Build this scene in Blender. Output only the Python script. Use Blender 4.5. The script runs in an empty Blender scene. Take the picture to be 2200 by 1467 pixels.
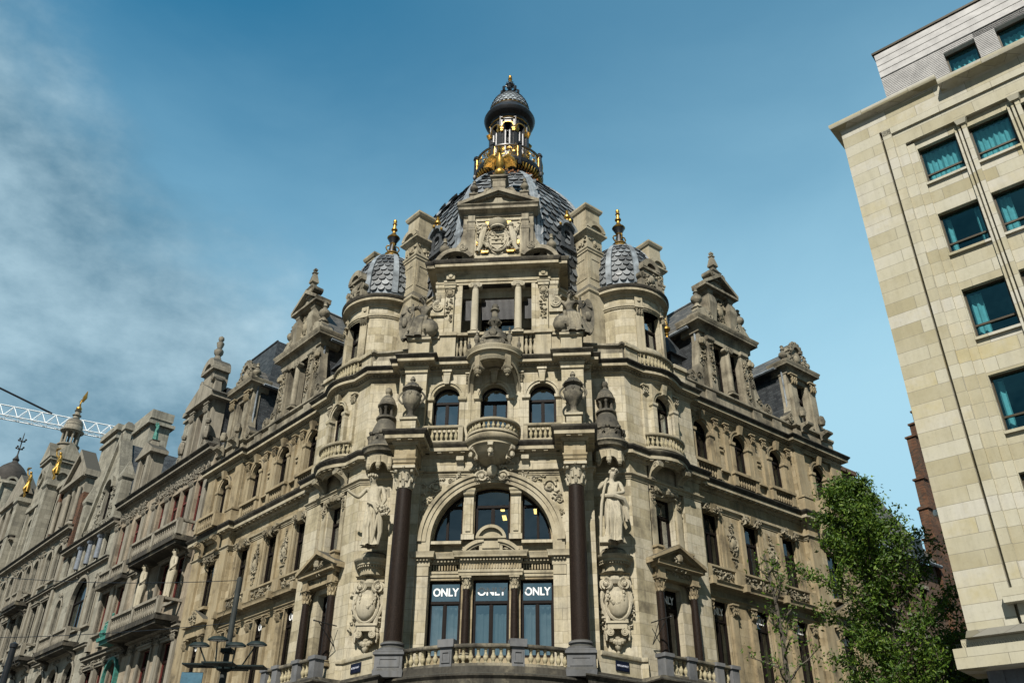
import bpy, bmesh, math, random
import numpy as np
from math import sin, cos, pi, radians, sqrt, atan2, hypot
from mathutils import Vector, Matrix
from mathutils.geometry import tessellate_polygon

S = bpy.context.scene
COL = S.collection
R = random.Random(7)

# ---------------------------------------------------------------- camera
cd = bpy.data.cameras.new('camera'); cam = bpy.data.objects.new('camera', cd); COL.objects.link(cam)
cd.sensor_width = 36.0; cd.lens = 36.0 * 1852.0 / 2200.0; cd.clip_end = 3000.0
def aim():
    p, y, r = radians(30.9), radians(-5.0), radians(0.593)
    fw = Vector((sin(y) * cos(p), cos(y) * cos(p), sin(p))); rt = Vector((cos(y), -sin(y), 0)); up = rt.cross(fw)
    r2 = rt * cos(r) + up * sin(r); u2 = up * cos(r) - rt * sin(r)
    m = Matrix((r2, u2, -fw)).transposed().to_4x4(); m.translation = Vector((3.63, -33.0, 1.6))
    cam.matrix_world = m
aim(); S.camera = cam

# ---------------------------------------------------------------- sun, sky, exposure
SUN_AZ, SUN_EL = radians(12.0), radians(47.0)            # to the left of straight behind the camera
to_sun = Vector((-sin(SUN_AZ) * cos(SUN_EL), -cos(SUN_AZ) * cos(SUN_EL), sin(SUN_EL)))
sl = bpy.data.lights.new('sun', 'SUN'); sl.energy = 5.0; sl.angle = radians(0.5); sl.color = (1.0, 0.945, 0.855)
so = bpy.data.objects.new('sun', sl); COL.objects.link(so); so.location = (-20, -40, 60)
so.rotation_euler = to_sun.to_track_quat('Z', 'Y').to_euler()
W = bpy.data.worlds.new('World'); S.world = W; W.use_nodes = True
nt = W.node_tree; N = nt.nodes; L = nt.links; N.clear()
def nd(t, **k):
    n = N.new(t)
    for a, b in k.items(): setattr(n, a, b)
    return n
def mth(op, a, b=None, clamp=False):
    n = nd('ShaderNodeMath', operation=op); n.use_clamp = clamp
    for i, v in enumerate((a, b)):
        if v is None: continue
        if hasattr(v, 'node'): L.new(v, n.inputs[i])
        else: n.inputs[i].default_value = v
    return n.outputs[0]
sky = nd('ShaderNodeTexSky', sky_type='NISHITA', sun_disc=False, sun_elevation=SUN_EL, sun_rotation=pi + SUN_AZ, air_density=1.0, dust_density=0.6, ozone_density=3.0)
tc = nd('ShaderNodeTexCoord'); sx = nd('ShaderNodeSeparateXYZ'); L.new(tc.outputs['Generated'], sx.inputs[0])
tint = nd('ShaderNodeMix', data_type='RGBA', blend_type='MULTIPLY'); tint.inputs[0].default_value = 1.0
L.new(sky.outputs[0], tint.inputs[6]); tint.inputs[7].default_value = (0.22, 0.98, 0.98, 1)
# cloud bank: a real stretch of sky to the left, broken up by noise in direction space
mp = nd('ShaderNodeMapping'); mp.inputs['Scale'].default_value = (1.0, 1.0, 1.7); L.new(tc.outputs['Generated'], mp.inputs[0])
n1 = nd('ShaderNodeTexNoise'); n1.inputs['Scale'].default_value = 2.6; n1.inputs['Detail'].default_value = 8; n1.inputs['Roughness'].default_value = 0.55; n1.inputs['Distortion'].default_value = 0.35
L.new(mp.outputs[0], n1.inputs[0])
n2 = nd('ShaderNodeTexNoise'); n2.inputs['Scale'].default_value = 5.5; n2.inputs['Detail'].default_value = 7; n2.inputs['Roughness'].default_value = 0.6; L.new(mp.outputs[0], n2.inputs[0])
def dirdot(v):
    n = nd('ShaderNodeVectorMath', operation='DOT_PRODUCT'); L.new(tc.outputs['Generated'], n.inputs[0]); n.inputs[1].default_value = v; return n.outputs['Value']
def smooth(v, a, b):
    n = nd('ShaderNodeMapRange', interpolation_type='SMOOTHSTEP'); n.inputs[1].default_value = a; n.inputs[2].default_value = b; L.new(v, n.inputs[0]); return n.outputs[0]
# thin high veil, thicker towards the horizon and to the right
veil = mth('ADD', mth('MULTIPLY', smooth(mth('ADD', sx.outputs[2], mth('MULTIPLY', mth('SUBTRACT', n1.outputs[0], 0.5), 0.16)), 0.81, 0.38), 0.82), mth('MULTIPLY', smooth(sx.outputs[0], -0.40, 0.16), 0.19), True)
vm = nd('ShaderNodeMix', data_type='RGBA'); L.new(veil, vm.inputs[0]); L.new(tint.outputs[2], vm.inputs[6]); vm.inputs[7].default_value = (2.75, 4.7, 5.75, 1)
# bank of cloud on the left
cmask = smooth(mth('ADD', dirdot((-1.0, 0.0, -1.0)), mth('ADD', mth('MULTIPLY', mth('SUBTRACT', n1.outputs[0], 0.5), 0.40), mth('MULTIPLY', mth('SUBTRACT', n2.outputs[0], 0.5), 0.24))), -0.265, -0.04)
back = mth('MULTIPLY', smooth(mth('ADD', dirdot((0.0, -1.0, 0.1)), mth('MULTIPLY', mth('SUBTRACT', n1.outputs[0], 0.5), 1.6)), -0.1, 0.75), 0.8)   # unseen broken cloud added behind the viewer to grey reflections and ambient
cf = mth('MAXIMUM', mth('MULTIPLY', cmask, 0.90), back)
cc = nd('ShaderNodeValToRGB'); cc.color_ramp.elements[0].position = 0.34; cc.color_ramp.elements[1].position = 0.66
cc.color_ramp.elements[0].color = (0.62, 1.42, 2.05, 1); cc.color_ramp.elements[1].color = (2.9, 4.1, 4.75, 1); L.new(n2.outputs[0], cc.inputs[0])
cm = nd('ShaderNodeMix', data_type='RGBA'); L.new(cf, cm.inputs[0]); L.new(vm.outputs[2], cm.inputs[6]); L.new(cc.outputs[0], cm.inputs[7])
dk = nd('ShaderNodeMix', data_type='RGBA', blend_type='MULTIPLY')       # sky behind the viewer dimmed to cut ambient fill and deepen shadows
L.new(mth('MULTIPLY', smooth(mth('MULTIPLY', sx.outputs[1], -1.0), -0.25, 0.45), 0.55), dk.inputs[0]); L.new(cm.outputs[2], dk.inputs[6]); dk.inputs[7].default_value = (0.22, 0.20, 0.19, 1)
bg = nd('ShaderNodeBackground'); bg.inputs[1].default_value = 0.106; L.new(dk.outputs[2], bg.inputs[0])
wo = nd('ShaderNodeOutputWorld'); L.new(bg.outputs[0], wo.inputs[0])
S.view_settings.view_transform = 'Standard'; S.view_settings.look = 'None'; S.view_settings.exposure = 0.5; S.view_settings.gamma = 1.0
try:
    S.cycles.max_bounces = 6; S.cycles.transparent_max_bounces = 12; S.cycles.use_denoising = True
except Exception: pass

# ---------------------------------------------------------------- materials
def material(name):
    m = bpy.data.materials.new(name); m.use_nodes = True
    t = m.node_tree; b = t.nodes['Principled BSDF']
    return m, t, b
class G:                                                   # tiny node-graph helper
    def __init__(s, t): s.t = t
    def n(s, typ, ins=None, **k):
        n = s.t.nodes.new(typ)
        for a, b in k.items(): setattr(n, a, b)
        for a, b in (ins or {}).items():
            if hasattr(b, 'is_output'): s.t.links.new(b, n.inputs[a])
            else: n.inputs[a].default_value = b
        return n
    def mix(s, f, a, b, mode='MIX'):
        n = s.n('ShaderNodeMix', {0: f, 6: a, 7: b}, data_type='RGBA', blend_type=mode); return n.outputs[2]
    def math(s, op, a, b=0.0, clamp=False):
        n = s.n('ShaderNodeMath', {0: a, 1: b}, operation=op); n.use_clamp = clamp; return n.outputs[0]
    def ramp(s, f, stops, interp='LINEAR'):
        n = s.n('ShaderNodeValToRGB', {0: f}); r = n.color_ramp; r.interpolation = interp
        while len(r.elements) < len(stops): r.elements.new(0.5)
        for e, (p, c) in zip(r.elements, stops): e.position = p; e.color = (*c, 1) if len(c) == 3 else c
        return n.outputs[0]
    def rng(s, v, a, b, c=0.0, d=1.0):
        return s.n('ShaderNodeMapRange', {0: v, 1: a, 2: b, 3: c, 4: d}).outputs[0]
    def link(s, a, b): s.t.links.new(a, b)
def c3(h):                                                 # a sunlit sRGB reading to an albedo
    return tuple(0.68 * ((x / 255) / 12.92 if x / 255 <= .04045 else ((x / 255 + .055) / 1.055) ** 2.4) for x in h)

def stone(name, stops, block=None, mortar=0.012, joint=0.55, soot=0.75, stain=0.5, bump=0.25, rough=0.85, jc=(0.10, 0.085, 0.06), offset=0.5, streak=0.45, bw=0.27, grit=0.28):
    m, t, b = material(name); g = G(t)
    uv = g.n('ShaderNodeUVMap').outputs[0]; geo = g.n('ShaderNodeNewGeometry'); pos = geo.outputs['Position']
    big = g.n('ShaderNodeTexNoise', {0: pos, 'Scale': 0.9, 'Detail': 6.0, 'Roughness': 0.62}).outputs[0]
    fine = g.n('ShaderNodeTexNoise', {0: pos, 'Scale': 9.0, 'Detail': 6.0, 'Roughness': 0.7}).outputs[0]
    h = None
    if block:
        br = g.n('ShaderNodeTexBrick', {'Vector': uv, 'Color1': (0, 0, 0, 1), 'Color2': (1, 1, 1, 1), 'Mortar': (0.5, 0.5, 0.5, 1), 'Scale': 1.0, 'Mortar Size': mortar, 'Mortar Smooth': 0.3, 'Bias': 0.0, 'Brick Width': block[0], 'Row Height': block[1]}, offset=offset)
        val = g.math('ADD', g.math('MULTIPLY', br.outputs[0], bw), g.math('MULTIPLY', big, 1.02 - bw))
        col = g.ramp(val, stops)
        col = g.mix(g.math('MULTIPLY', br.outputs['Fac'], joint), col, (*jc, 1)); h = br.outputs['Fac']
    else:
        col = g.ramp(g.math('ADD', g.math('MULTIPLY', big, 0.8), g.math('MULTIPLY', fine, 0.25)), stops)
    # rain streaks, long vertically, with a shape of their own
    mp = g.n('ShaderNodeMapping', {0: uv, 3: (2.6, 0.22, 1.0)}).outputs[0]
    st = g.n('ShaderNodeTexNoise', {0: mp, 'Scale': 1.6, 'Detail': 7.0, 'Roughness': 0.66}).outputs[0]
    col = g.mix(g.math('MULTIPLY', g.rng(st, 0.47, 0.70), streak), col, (0.075, 0.07, 0.058, 1))
    col = g.mix(g.math('MULTIPLY', g.rng(big, 0.56, 0.80), stain), col, (0.12, 0.105, 0.075, 1))
    # soot and lichen lying on faces that look up
    nz = g.n('ShaderNodeSeparateXYZ', {0: geo.outputs['True Normal']}).outputs[2]
    up = g.math('ADD', nz, g.math('MULTIPLY', g.math('SUBTRACT', fine, 0.5), 0.9))
    col = g.mix(g.math('MULTIPLY', g.rng(up, 0.08, 0.62), soot), col, (0.038, 0.038, 0.033, 1))
    col = g.mix(g.math('MULTIPLY', g.rng(fine, 0.35, 0.75), grit), col, (0.07, 0.06, 0.04, 1))
    g.link(col, b.inputs['Base Color']); b.inputs['Roughness'].default_value = rough
    b.inputs['Specular IOR Level'].default_value = 0.25
    hh = g.math('MULTIPLY', fine, 0.5)
    if h: hh = g.math('SUBTRACT', hh, g.math('MULTIPLY', h, 0.8))
    bp = g.n('ShaderNodeBump', {'Height': hh, 'Strength': bump, 'Distance': 0.03}).outputs[0]; g.link(bp, b.inputs['Normal'])
    return m
def simple(name, col, rough=0.6, metal=0.0, var=0.25, scale=6.0, bump=0.0, spec=0.4):
    m, t, b = material(name); g = G(t)
    pos = g.n('ShaderNodeNewGeometry').outputs['Position']
    f = g.n('ShaderNodeTexNoise', {0: pos, 'Scale': scale, 'Detail': 5.0, 'Roughness': 0.65}).outputs[0]
    c2 = tuple(x * (1 - var) for x in col); c1 = tuple(min(1, x * (1 + var)) for x in col)
    g.link(g.ramp(f, [(0.3, c2), (0.7, c1)]), b.inputs['Base Color'])
    b.inputs['Roughness'].default_value = rough; b.inputs['Metallic'].default_value = metal; b.inputs['Specular IOR Level'].default_value = spec
    if bump: g.link(g.n('ShaderNodeBump', {'Height': f, 'Strength': bump, 'Distance': 0.03}).outputs[0], b.inputs['Normal'])
    return m
def glass(name, tint, refl=0.30, gcol=(0.92, 0.96, 1.0)):
    m, t, b = material(name); g = G(t); t.nodes.remove(b)
    pos = g.n('ShaderNodeNewGeometry').outputs['Position']
    nz = g.n('ShaderNodeTexNoise', {0: pos, 'Scale': 0.7, 'Detail': 2.0}).outputs[0]
    bp = g.n('ShaderNodeBump', {'Height': nz, 'Strength': 0.25, 'Distance': 0.05}).outputs[0]
    gl = g.n('ShaderNodeBsdfGlossy', {'Color': (*gcol, 1), 'Roughness': 0.02, 'Normal': bp}).outputs[0]
    tr = g.n('ShaderNodeBsdfTransparent', {'Color': (*tint, 1)}).outputs[0]
    fr = g.math('ADD', g.math('MULTIPLY', g.math('POWER', g.n('ShaderNodeLayerWeight', {'Blend': 0.5}).outputs['Facing'], 5.0), 0.9), 0.04)
    f = g.math('ADD', fr, refl, True)
    o = [n for n in t.nodes if n.type == 'OUTPUT_MATERIAL'][0]
    mx = g.n('ShaderNodeMixShader', {0: f, 1: tr, 2: gl}).outputs[0]; g.link(mx, o.inputs[0])
    return m
M = {}
STONE = [(0.24, c3((128, 118, 98))), (0.40, c3((196, 184, 152))), (0.52, c3((214, 203, 175))), (0.68, c3((222, 213, 189))), (0.88, c3((186, 163, 118)))]
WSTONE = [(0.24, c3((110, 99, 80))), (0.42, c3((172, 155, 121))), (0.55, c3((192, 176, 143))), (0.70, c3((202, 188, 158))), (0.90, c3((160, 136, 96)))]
M['stone'] = stone('ashlar_stone', STONE, (1.1, 0.42), 0.010, 0.5)
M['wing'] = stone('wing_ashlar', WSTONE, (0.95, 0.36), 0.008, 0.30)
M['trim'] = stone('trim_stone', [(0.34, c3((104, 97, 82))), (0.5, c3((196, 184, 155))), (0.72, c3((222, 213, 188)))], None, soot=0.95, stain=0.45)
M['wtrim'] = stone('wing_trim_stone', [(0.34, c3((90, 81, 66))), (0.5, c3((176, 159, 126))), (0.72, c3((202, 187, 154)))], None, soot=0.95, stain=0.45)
M['greytrim'] = stone('weathered_grey_trim', [(0.36, c3((74, 70, 61))), (0.5, c3((156, 147, 127))), (0.66, c3((204, 195, 171)))], None, soot=0.97, stain=0.6, streak=0.75)
M['carved'] = stone('carved_weathered_stone', [(0.36, c3((88, 82, 69))), (0.5, c3((174, 162, 135))), (0.66, c3((210, 199, 172)))], None, soot=0.9, stain=0.6)
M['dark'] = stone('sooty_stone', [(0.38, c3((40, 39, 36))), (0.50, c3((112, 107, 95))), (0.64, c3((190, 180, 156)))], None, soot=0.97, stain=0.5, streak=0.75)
M['soot'] = stone('soot_and_shade_stone', [(0.38, c3((34, 33, 31))), (0.56, c3((74, 70, 62))), (0.74, c3((166, 157, 134)))], None, soot=0.97, stain=0.5, streak=0.95)  # soot streaks on mouldings; also painted shade on the loggia ceiling
M['statue'] = stone('statue_stone', [(0.26, c3((140, 130, 108))), (0.45, c3((206, 196, 170))), (0.72, c3((226, 217, 195)))], None, soot=0.45, stain=0.25, streak=0.3)
M['blue'] = stone('blue_stone', [(0.3, c3((66, 68, 70))), (0.5, c3((118, 120, 123))), (0.7, c3((148, 149, 151)))], None, soot=0.9, stain=0.5)
M['cream'] = stone('baluster_stone', [(0.2, c3((170, 156, 118))), (0.5, c3((200, 188, 152))), (0.8, c3((214, 204, 172)))], None, soot=0.5, stain=0.25)
M['granite'] = simple('polished_brown_granite', (0.017, 0.0112, 0.0082), 0.46, 0, 0.8, 26, 0, 0.14)
M['frame'] = simple('dark_brown_window_frame', (0.010, 0.007, 0.006), 0.6, spec=0.12)
M['red'] = simple('oxblood_window_frame', (0.10, 0.022, 0.018), 0.5)
M['glass'] = glass('window_glass', (0.55, 0.68, 0.70), 0.38)
M['shopglass'] = glass('shop_window_glass', (0.75, 0.80, 0.82), 0.66, (1.0, 0.95, 0.90))
M['midglass'] = glass('lunette_glass', (0.62, 0.74, 0.76), 0.13)
M['darkglass'] = glass('dark_window_glass', (0.36, 0.44, 0.42), 0.03)
M['room'] = simple('dim_room', (0.035, 0.045, 0.045), 0.9, 0, 0.6, 0.8)
M['curtain'] = simple('pale_curtain', (0.42, 0.50, 0.48), 0.9, 0, 0.15)
M['letter'] = simple('white_lettering', (0.85, 0.86, 0.86), 0.5, 0, 0.02)
M['gold'] = simple('gilding', (0.34, 0.205, 0.045), 0.42, 0.8, 0.75, 6)
M['black'] = simple('black_painted_metal', (0.016, 0.017, 0.019), 0.4, 0.2, 0.5, 5)
M['rust'] = simple('rusty_cresting', (0.22, 0.085, 0.022), 0.8, 0.1, 0.7, 6)
M['verd'] = simple('green_bronze_patina', (0.035, 0.15, 0.12), 0.65, 0.1, 0.45, 5)
M['leadroof'] = simple('lead_ribs', (0.19, 0.215, 0.235), 0.55, 0.15, 0.6, 2.0)
def scale_mat(name, lo, hi, rough=0.38, metal=0.6):
    m, t, b = material(name); g = G(t)
    geo = g.n('ShaderNodeNewGeometry')
    f = g.n('ShaderNodeTexNoise', {0: geo.outputs['Position'], 'Scale': 2.2, 'Detail': 6.0, 'Roughness': 0.7}).outputs[0]
    v = g.math('ADD', g.math('MULTIPLY', geo.outputs['Random Per Island'], 0.55), g.math('MULTIPLY', f, 0.5))
    g.link(g.ramp(v, [(0.25, lo), (0.8, hi)]), b.inputs['Base Color'])
    g.link(g.rng(f, 0.3, 0.7, rough - 0.1, rough + 0.25), b.inputs['Roughness']); b.inputs['Metallic'].default_value = metal
    return m
M['scale'] = scale_mat('lead_scales', (0.022, 0.025, 0.027), (0.19, 0.205, 0.215), 0.5, 0.1)
def slate_mat(name, c1, c2, w=0.30, h=0.16):
    m, t, b = material(name); g = G(t)
    uv = g.n('ShaderNodeUVMap').outputs[0]; pos = g.n('ShaderNodeNewGeometry').outputs['Position']
    br = g.n('ShaderNodeTexBrick', {'Vector': uv, 'Color1': (0, 0, 0, 1), 'Color2': (1, 1, 1, 1), 'Mortar': (0, 0, 0, 1), 'Scale': 1.0, 'Mortar Size': 0.008, 'Brick Width': w, 'Row Height': h})
    f = g.n('ShaderNodeTexNoise', {0: pos, 'Scale': 1.2, 'Detail': 6.0, 'Roughness': 0.65}).outputs[0]
    v = g.math('ADD', g.math('MULTIPLY', br.outputs[0], 0.45), g.math('MULTIPLY', f, 0.55))
    col = g.mix(br.outputs['Fac'], g.ramp(v, [(0.3, c1), (0.75, c2)]), (0.008, 0.008, 0.009, 1))
    g.link(col, b.inputs['Base Color']); b.inputs['Roughness'].default_value = 0.55
    g.link(g.n('ShaderNodeBump', {'Height': g.math('SUBTRACT', br.outputs[0], br.outputs['Fac']), 'Strength': 0.5, 'Distance': 0.02}).outputs[0], b.inputs['Normal'])
    return m
M['slate'] = slate_mat('dark_slate', (0.018, 0.021, 0.024), (0.050, 0.056, 0.060))
M['greyslate'] = slate_mat('weathered_tile_roof', (0.045, 0.043, 0.038), (0.115, 0.108, 0.092))
M['brick'] = stone('brown_red_brick', [(0.2, (0.035, 0.020, 0.014)), (0.5, (0.080, 0.040, 0.026)), (0.8, (0.13, 0.070, 0.044))], (0.24, 0.075), 0.010, 0.8, soot=0.5, stain=0.6, jc=(0.16, 0.13, 0.10))
M['orange'] = stone('orange_brick', [(0.35, (0.028, 0.014, 0.010)), (0.52, (0.085, 0.034, 0.018)), (0.72, (0.17, 0.066, 0.030))], (0.24, 0.075), 0.010, 0.6, soot=0.9, stain=0.4)
# ---------------------------------------------------------------- mesh helpers
class Fr:                                                  # a wall's own axes: x along it, n out of it, z up
    def __init__(s, o=(0, 0), u=(1, 0), n=(0, 1), z=0.0):
        s.o = Vector((o[0], o[1], z)); s.u = Vector((u[0], u[1], 0)); s.n = Vector((n[0], n[1], 0)); s.zs = 1.0
    def __call__(s, x, n, z): return s.o + s.u * x + s.n * n + Vector((0, 0, z * s.zs))
    def side(s, x): p = s(x, 0, 0); return Fr(p, s.n, s.u, p.z)     # looks along the wall: its x runs outwards
    def at(s, x, n=0): p = s(x, n, 0); return Fr(p, s.u, s.n, p.z)
WF = Fr()
def rot(a, o=(0, 0)): return Fr(o, (cos(a), sin(a)), (-sin(a), cos(a)))
class MB:
    def __init__(s): s.v = []; s.f = []
    def add(s, vs, fs):
        k = len(s.v); s.v.extend(tuple(v) for v in vs); s.f.extend(tuple(i + k for i in f) for f in fs); return s
    def box(s, fr, x0, x1, n0, n1, z0, z1):
        return s.add([fr(x, n, z) for z in (z0, z1) for n in (n0, n1) for x in (x0, x1)],
                     [(0, 1, 3, 2), (4, 6, 7, 5), (0, 4, 5, 1), (2, 3, 7, 6), (0, 2, 6, 4), (1, 5, 7, 3)])
    def frust(s, fr, x, n, w0, d0, z0, w1, d1, z1):
        vs = [fr(x + sx * w / 2, n + sn * d / 2, z) for w, d, z in ((w0, d0, z0), (w1, d1, z1)) for sn in (-1, 1) for sx in (-1, 1)]
        return s.add(vs, [(0, 1, 3, 2), (4, 6, 7, 5), (0, 4, 5, 1), (2, 3, 7, 6), (0, 2, 6, 4), (1, 5, 7, 3)])
    def stack(s, fr, x, n, levels, k=1.0):                 # square mouldings: list of (width, depth, z)
        for (w0, d0, z0), (w1, d1, z1) in zip(levels, levels[1:]):
            if z1 > z0: s.frust(fr, x, n, w0, d0, z0, w1, d1, z1)
        return s
    def prism(s, fr, pts, n0, n1, holes=(), back=False):
        loops = [list(pts)] + [list(h) for h in holes]; flat = [p for l in loops for p in l]
        tri = tessellate_polygon([[Vector((p[0], p[1], 0)) for p in l] for l in loops])
        m = len(flat); vs = [fr(p[0], n1, p[1]) for p in flat] + [fr(p[0], n0, p[1]) for p in flat]
        fs = [tuple(t) for t in tri]
        if back: fs += [tuple(i + m for i in reversed(t)) for t in tri]
        k = 0
        for l in loops:
            q = len(l)
            for i in range(q):
                a, b = k + i, k + (i + 1) % q; fs.append((a, b, b + m, a + m))
            k += q
        return s.add(vs, fs)
    def lathe(s, prof, c=(0, 0, 0), seg=16, a0=0.0, a1=2 * pi, sx=1.0, sy=1.0, fr=None):
        full = abs(a1 - a0 - 2 * pi) < 1e-6; k = seg if full else seg + 1; vs = []; fs = []
        fr = fr or WF
        for r, z in prof:
            for i in range(k):
                a = a0 + (a1 - a0) * i / seg; vs.append(fr(c[0] + r * cos(a) * sx, c[1] + r * sin(a) * sy, c[2] + z))
        for j in range(len(prof) - 1):
            for i in range(seg):
                i2 = (i + 1) % k; fs.append((j * k + i, j * k + i2, (j + 1) * k + i2, (j + 1) * k + i))
        return s.add(vs, fs)
    def ball(s, c, rx, ry=None, rz=None, seg=8, fr=None):
        ry = ry or rx; rz = rz or rx; q = max(4, seg // 2); fr = fr or WF
        vs = [fr(c[0], c[1], c[2] - rz)]; fs = []
        for j in range(1, q):
            t = -pi / 2 + pi * j / q
            for i in range(seg):
                a = 2 * pi * i / seg; vs.append(fr(c[0] + rx * cos(t) * cos(a), c[1] + ry * cos(t) * sin(a), c[2] + rz * sin(t)))
        vs.append(fr(c[0], c[1], c[2] + rz)); e = len(vs) - 1
        for i in range(seg):
            i2 = (i + 1) % seg; fs.append((0, 1 + i2, 1 + i)); fs.append((e, e - seg + i, e - seg + i2))
            for j in range(q - 2): fs.append((1 + j * seg + i, 1 + j * seg + i2, 1 + (j + 1) * seg + i2, 1 + (j + 1) * seg + i))
        return s.add(vs, fs)
    def tube(s, pts, r, seg=6, cap=True):
        pts = [Vector(p) for p in pts]; m = len(pts); rs = r if isinstance(r, (list, tuple)) else [r] * m
        vs = []; fs = []; ref = Vector((0, 0, 1)) if abs((pts[-1] - pts[0]).normalized().z) < 0.9 else Vector((1, 0, 0))
        for i, p in enumerate(pts):
            d = (pts[min(i + 1, m - 1)] - pts[max(i - 1, 0)]).normalized(); a = d.cross(ref)
            if a.length < 1e-4: a = d.cross(Vector((0.3, 1, 0.2)))
            a.normalize(); b = d.cross(a)
            for k in range(seg): t = 2 * pi * k / seg; vs.append(p + (a * cos(t) + b * sin(t)) * rs[i])
        for i in range(m - 1):
            for k in range(seg): k2 = (k + 1) % seg; fs.append((i * seg + k, i * seg + k2, (i + 1) * seg + k2, (i + 1) * seg + k))
        if cap: fs.append(tuple(range(seg))); fs.append(tuple(range((m - 1) * seg, m * seg)))
        return s.add(vs, fs)
    def sweep(s, path, prof, z=0.0):                       # mouldings along a plan path; the outside is to the right of the path
        P = [Vector((p[0], p[1])) for p in path]; m = len(P); q = len(prof); vs = []; fs = []
        for i, p in enumerate(P):
            ds = []
            if i > 0: ds.append((p - P[i - 1]).normalized())
            if i < m - 1: ds.append((P[i + 1] - p).normalized())
            ns = [Vector((d.y, -d.x)) for d in ds]; n = sum(ns, Vector((0, 0)))
            n = n.normalized() if n.length > 1e-4 else ns[0]
            k = 1 / max(0.35, n.dot(ns[0]))
            for o, h in prof: w = p + n * (o * k); vs.append((w.x, w.y, z + h))
        for i in range(m - 1):
            for j in range(q - 1): fs.append((i * q + j, (i + 1) * q + j, (i + 1) * q + j + 1, i * q + j + 1))
        fs.append(tuple(range(q))); fs.append(tuple(range((m - 1) * q, m * q)))
        return s.add(vs, fs)
    def dentils(s, path, o0, o1, z0, z1, w, gap):
        for a, b in zip(path, path[1:]):
            a = Vector(a[:2]); b = Vector(b[:2]); l = (b - a).length
            if l < w * 1.5: continue
            u = (b - a) / l; f = Fr(a, u, (u.y, -u.x)); k = max(1, int(l / (w + gap))); st = l / k
            for i in range(k): s.box(f, st * (i + 0.5) - w / 2, st * (i + 0.5) + w / 2, o0, o1, z0, z1)
        return s
    def spiral(s, fr, x, z, r, n, turns=1.6, d=1, a0=0.0, th=None):
        th = th or r * 0.2; k = int(9 * turns) + 4
        return s.tube([fr(x + d * r * (1 - 0.86 * i / k) * cos(a0 + 2 * pi * turns * i / k), n, z + r * (1 - 0.86 * i / k) * sin(a0 + 2 * pi * turns * i / k)) for i in range(k + 1)], [th * (1 - 0.45 * i / k) for i in range(k + 1)], 5).ball((x, n, z), th * 1.5, th * 1.5, th * 1.5, 6, fr)
    def scroll(s, fr, x, z, r, n0, n1, d=1):               # a solid volute with a raised spiral
        s.prism(fr, [(x + r * cos(2 * pi * i / 16), z + r * sin(2 * pi * i / 16)) for i in range(16)], n0, n1)
        return s.spiral(fr, x, z, r * 0.9, n1, 1.7, d, pi / 2, r * 0.13)
    def leaves(s, fr, x0, x1, z0, z1, n, k, size, rng, h=0.05):
        for _ in range(k):
            x = rng.uniform(x0, x1); z = rng.uniform(z0, z1); a = rng.uniform(0, pi); L_ = size * rng.uniform(0.6, 1.3)
            s.tube([fr(x + L_ * t * cos(a + t * 0.7), n + h * (1 - t * t) * 0.7, z + L_ * t * sin(a + t * 0.7)) for t in (-1, -0.4, 0.3, 1)], [L_ * 0.12, L_ * 0.36, L_ * 0.34, L_ * 0.08], 5)
        return s
    def relief(s, fr, x0, x1, z0, z1, n, rng, dens=1.0, h=0.06):
        w, t = x1 - x0, z1 - z0; m = min(w, t); k = max(1, int(round(max(w, t) / m)))
        for i in range(k):
            f = (i + 0.5) / k; x = x0 + w * (f if w > t else 0.5); z = z0 + t * (f if t >= w else 0.5); d = 1 if i % 2 else -1
            s.spiral(fr, x, z, m * 0.34, n + h * 0.4, 1.5, d, rng.uniform(0, 6), m * 0.07)
        s.leaves(fr, x0 + m * .1, x1 - m * .1, z0 + m * .1, z1 - m * .1, n, int(7 * k * dens), m * 0.15, rng, h)
        return s
    def festoon(s, fr, x0, x1, z, drop, n, rng, r=0.08):
        k = max(6, int((x1 - x0) / r / 0.9))
        for i in range(k + 1):
            t = i / k; q = r * (0.55 + 0.7 * sin(pi * t)) * rng.uniform(.85, 1.2)
            s.ball((x0 + (x1 - x0) * t, n + q * .5, z - drop * 4 * t * (1 - t)), q, q, q, 6, fr)
        for x in (x0, x1):
            for j in range(3): s.ball((x, n + .05, z - drop * .3 * j), r * (1 - .2 * j), r, r * 1.1, 6, fr)
        return s
    def capital(s, c, r, h, fr=None, seg=12, rows=2):      # Corinthian: bell, two rings of leaves, corner volutes, abacus
        fr = fr or WF
        s.lathe([(r, 0), (r * 1.12, h * .03), (r, h * .07), (r * 1.0, h * .5), (r * 1.25, h * .8), (r * 1.3, h * .86)], c, seg, fr=fr)
        for j in range(rows):
            for i in range(8):
                a = 2 * pi * (i + .5 * j) / 8; z0 = c[2] + h * (.08 + .26 * j)
                s.tube([fr(c[0] + r * q * cos(a), c[1] + r * q * sin(a), z0 + h * t) for q, t in ((1.03, 0), (1.10, .18), (1.30, .32), (1.45, .27))], [r * .2, r * .25, r * .2, r * .08], 5)
        for i in range(4):
            a = pi / 4 + pi / 2 * i; q = r * 1.5
            s.ball((c[0] + q * cos(a), c[1] + q * sin(a), c[2] + h * .78), r * .3, r * .3, r * .3, 6, fr)
        s.box(fr, c[0] - r * 1.5, c[0] + r * 1.5, c[1] - r * 1.5, c[1] + r * 1.5, c[2] + h * .88, c[2] + h)
        for i in range(4): a = pi / 2 * i; s.ball((c[0] + r * 1.5 * cos(a), c[1] + r * 1.5 * sin(a), c[2] + h * .9), r * .2, r * .2, r * .2, 6, fr)
        return s
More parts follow.
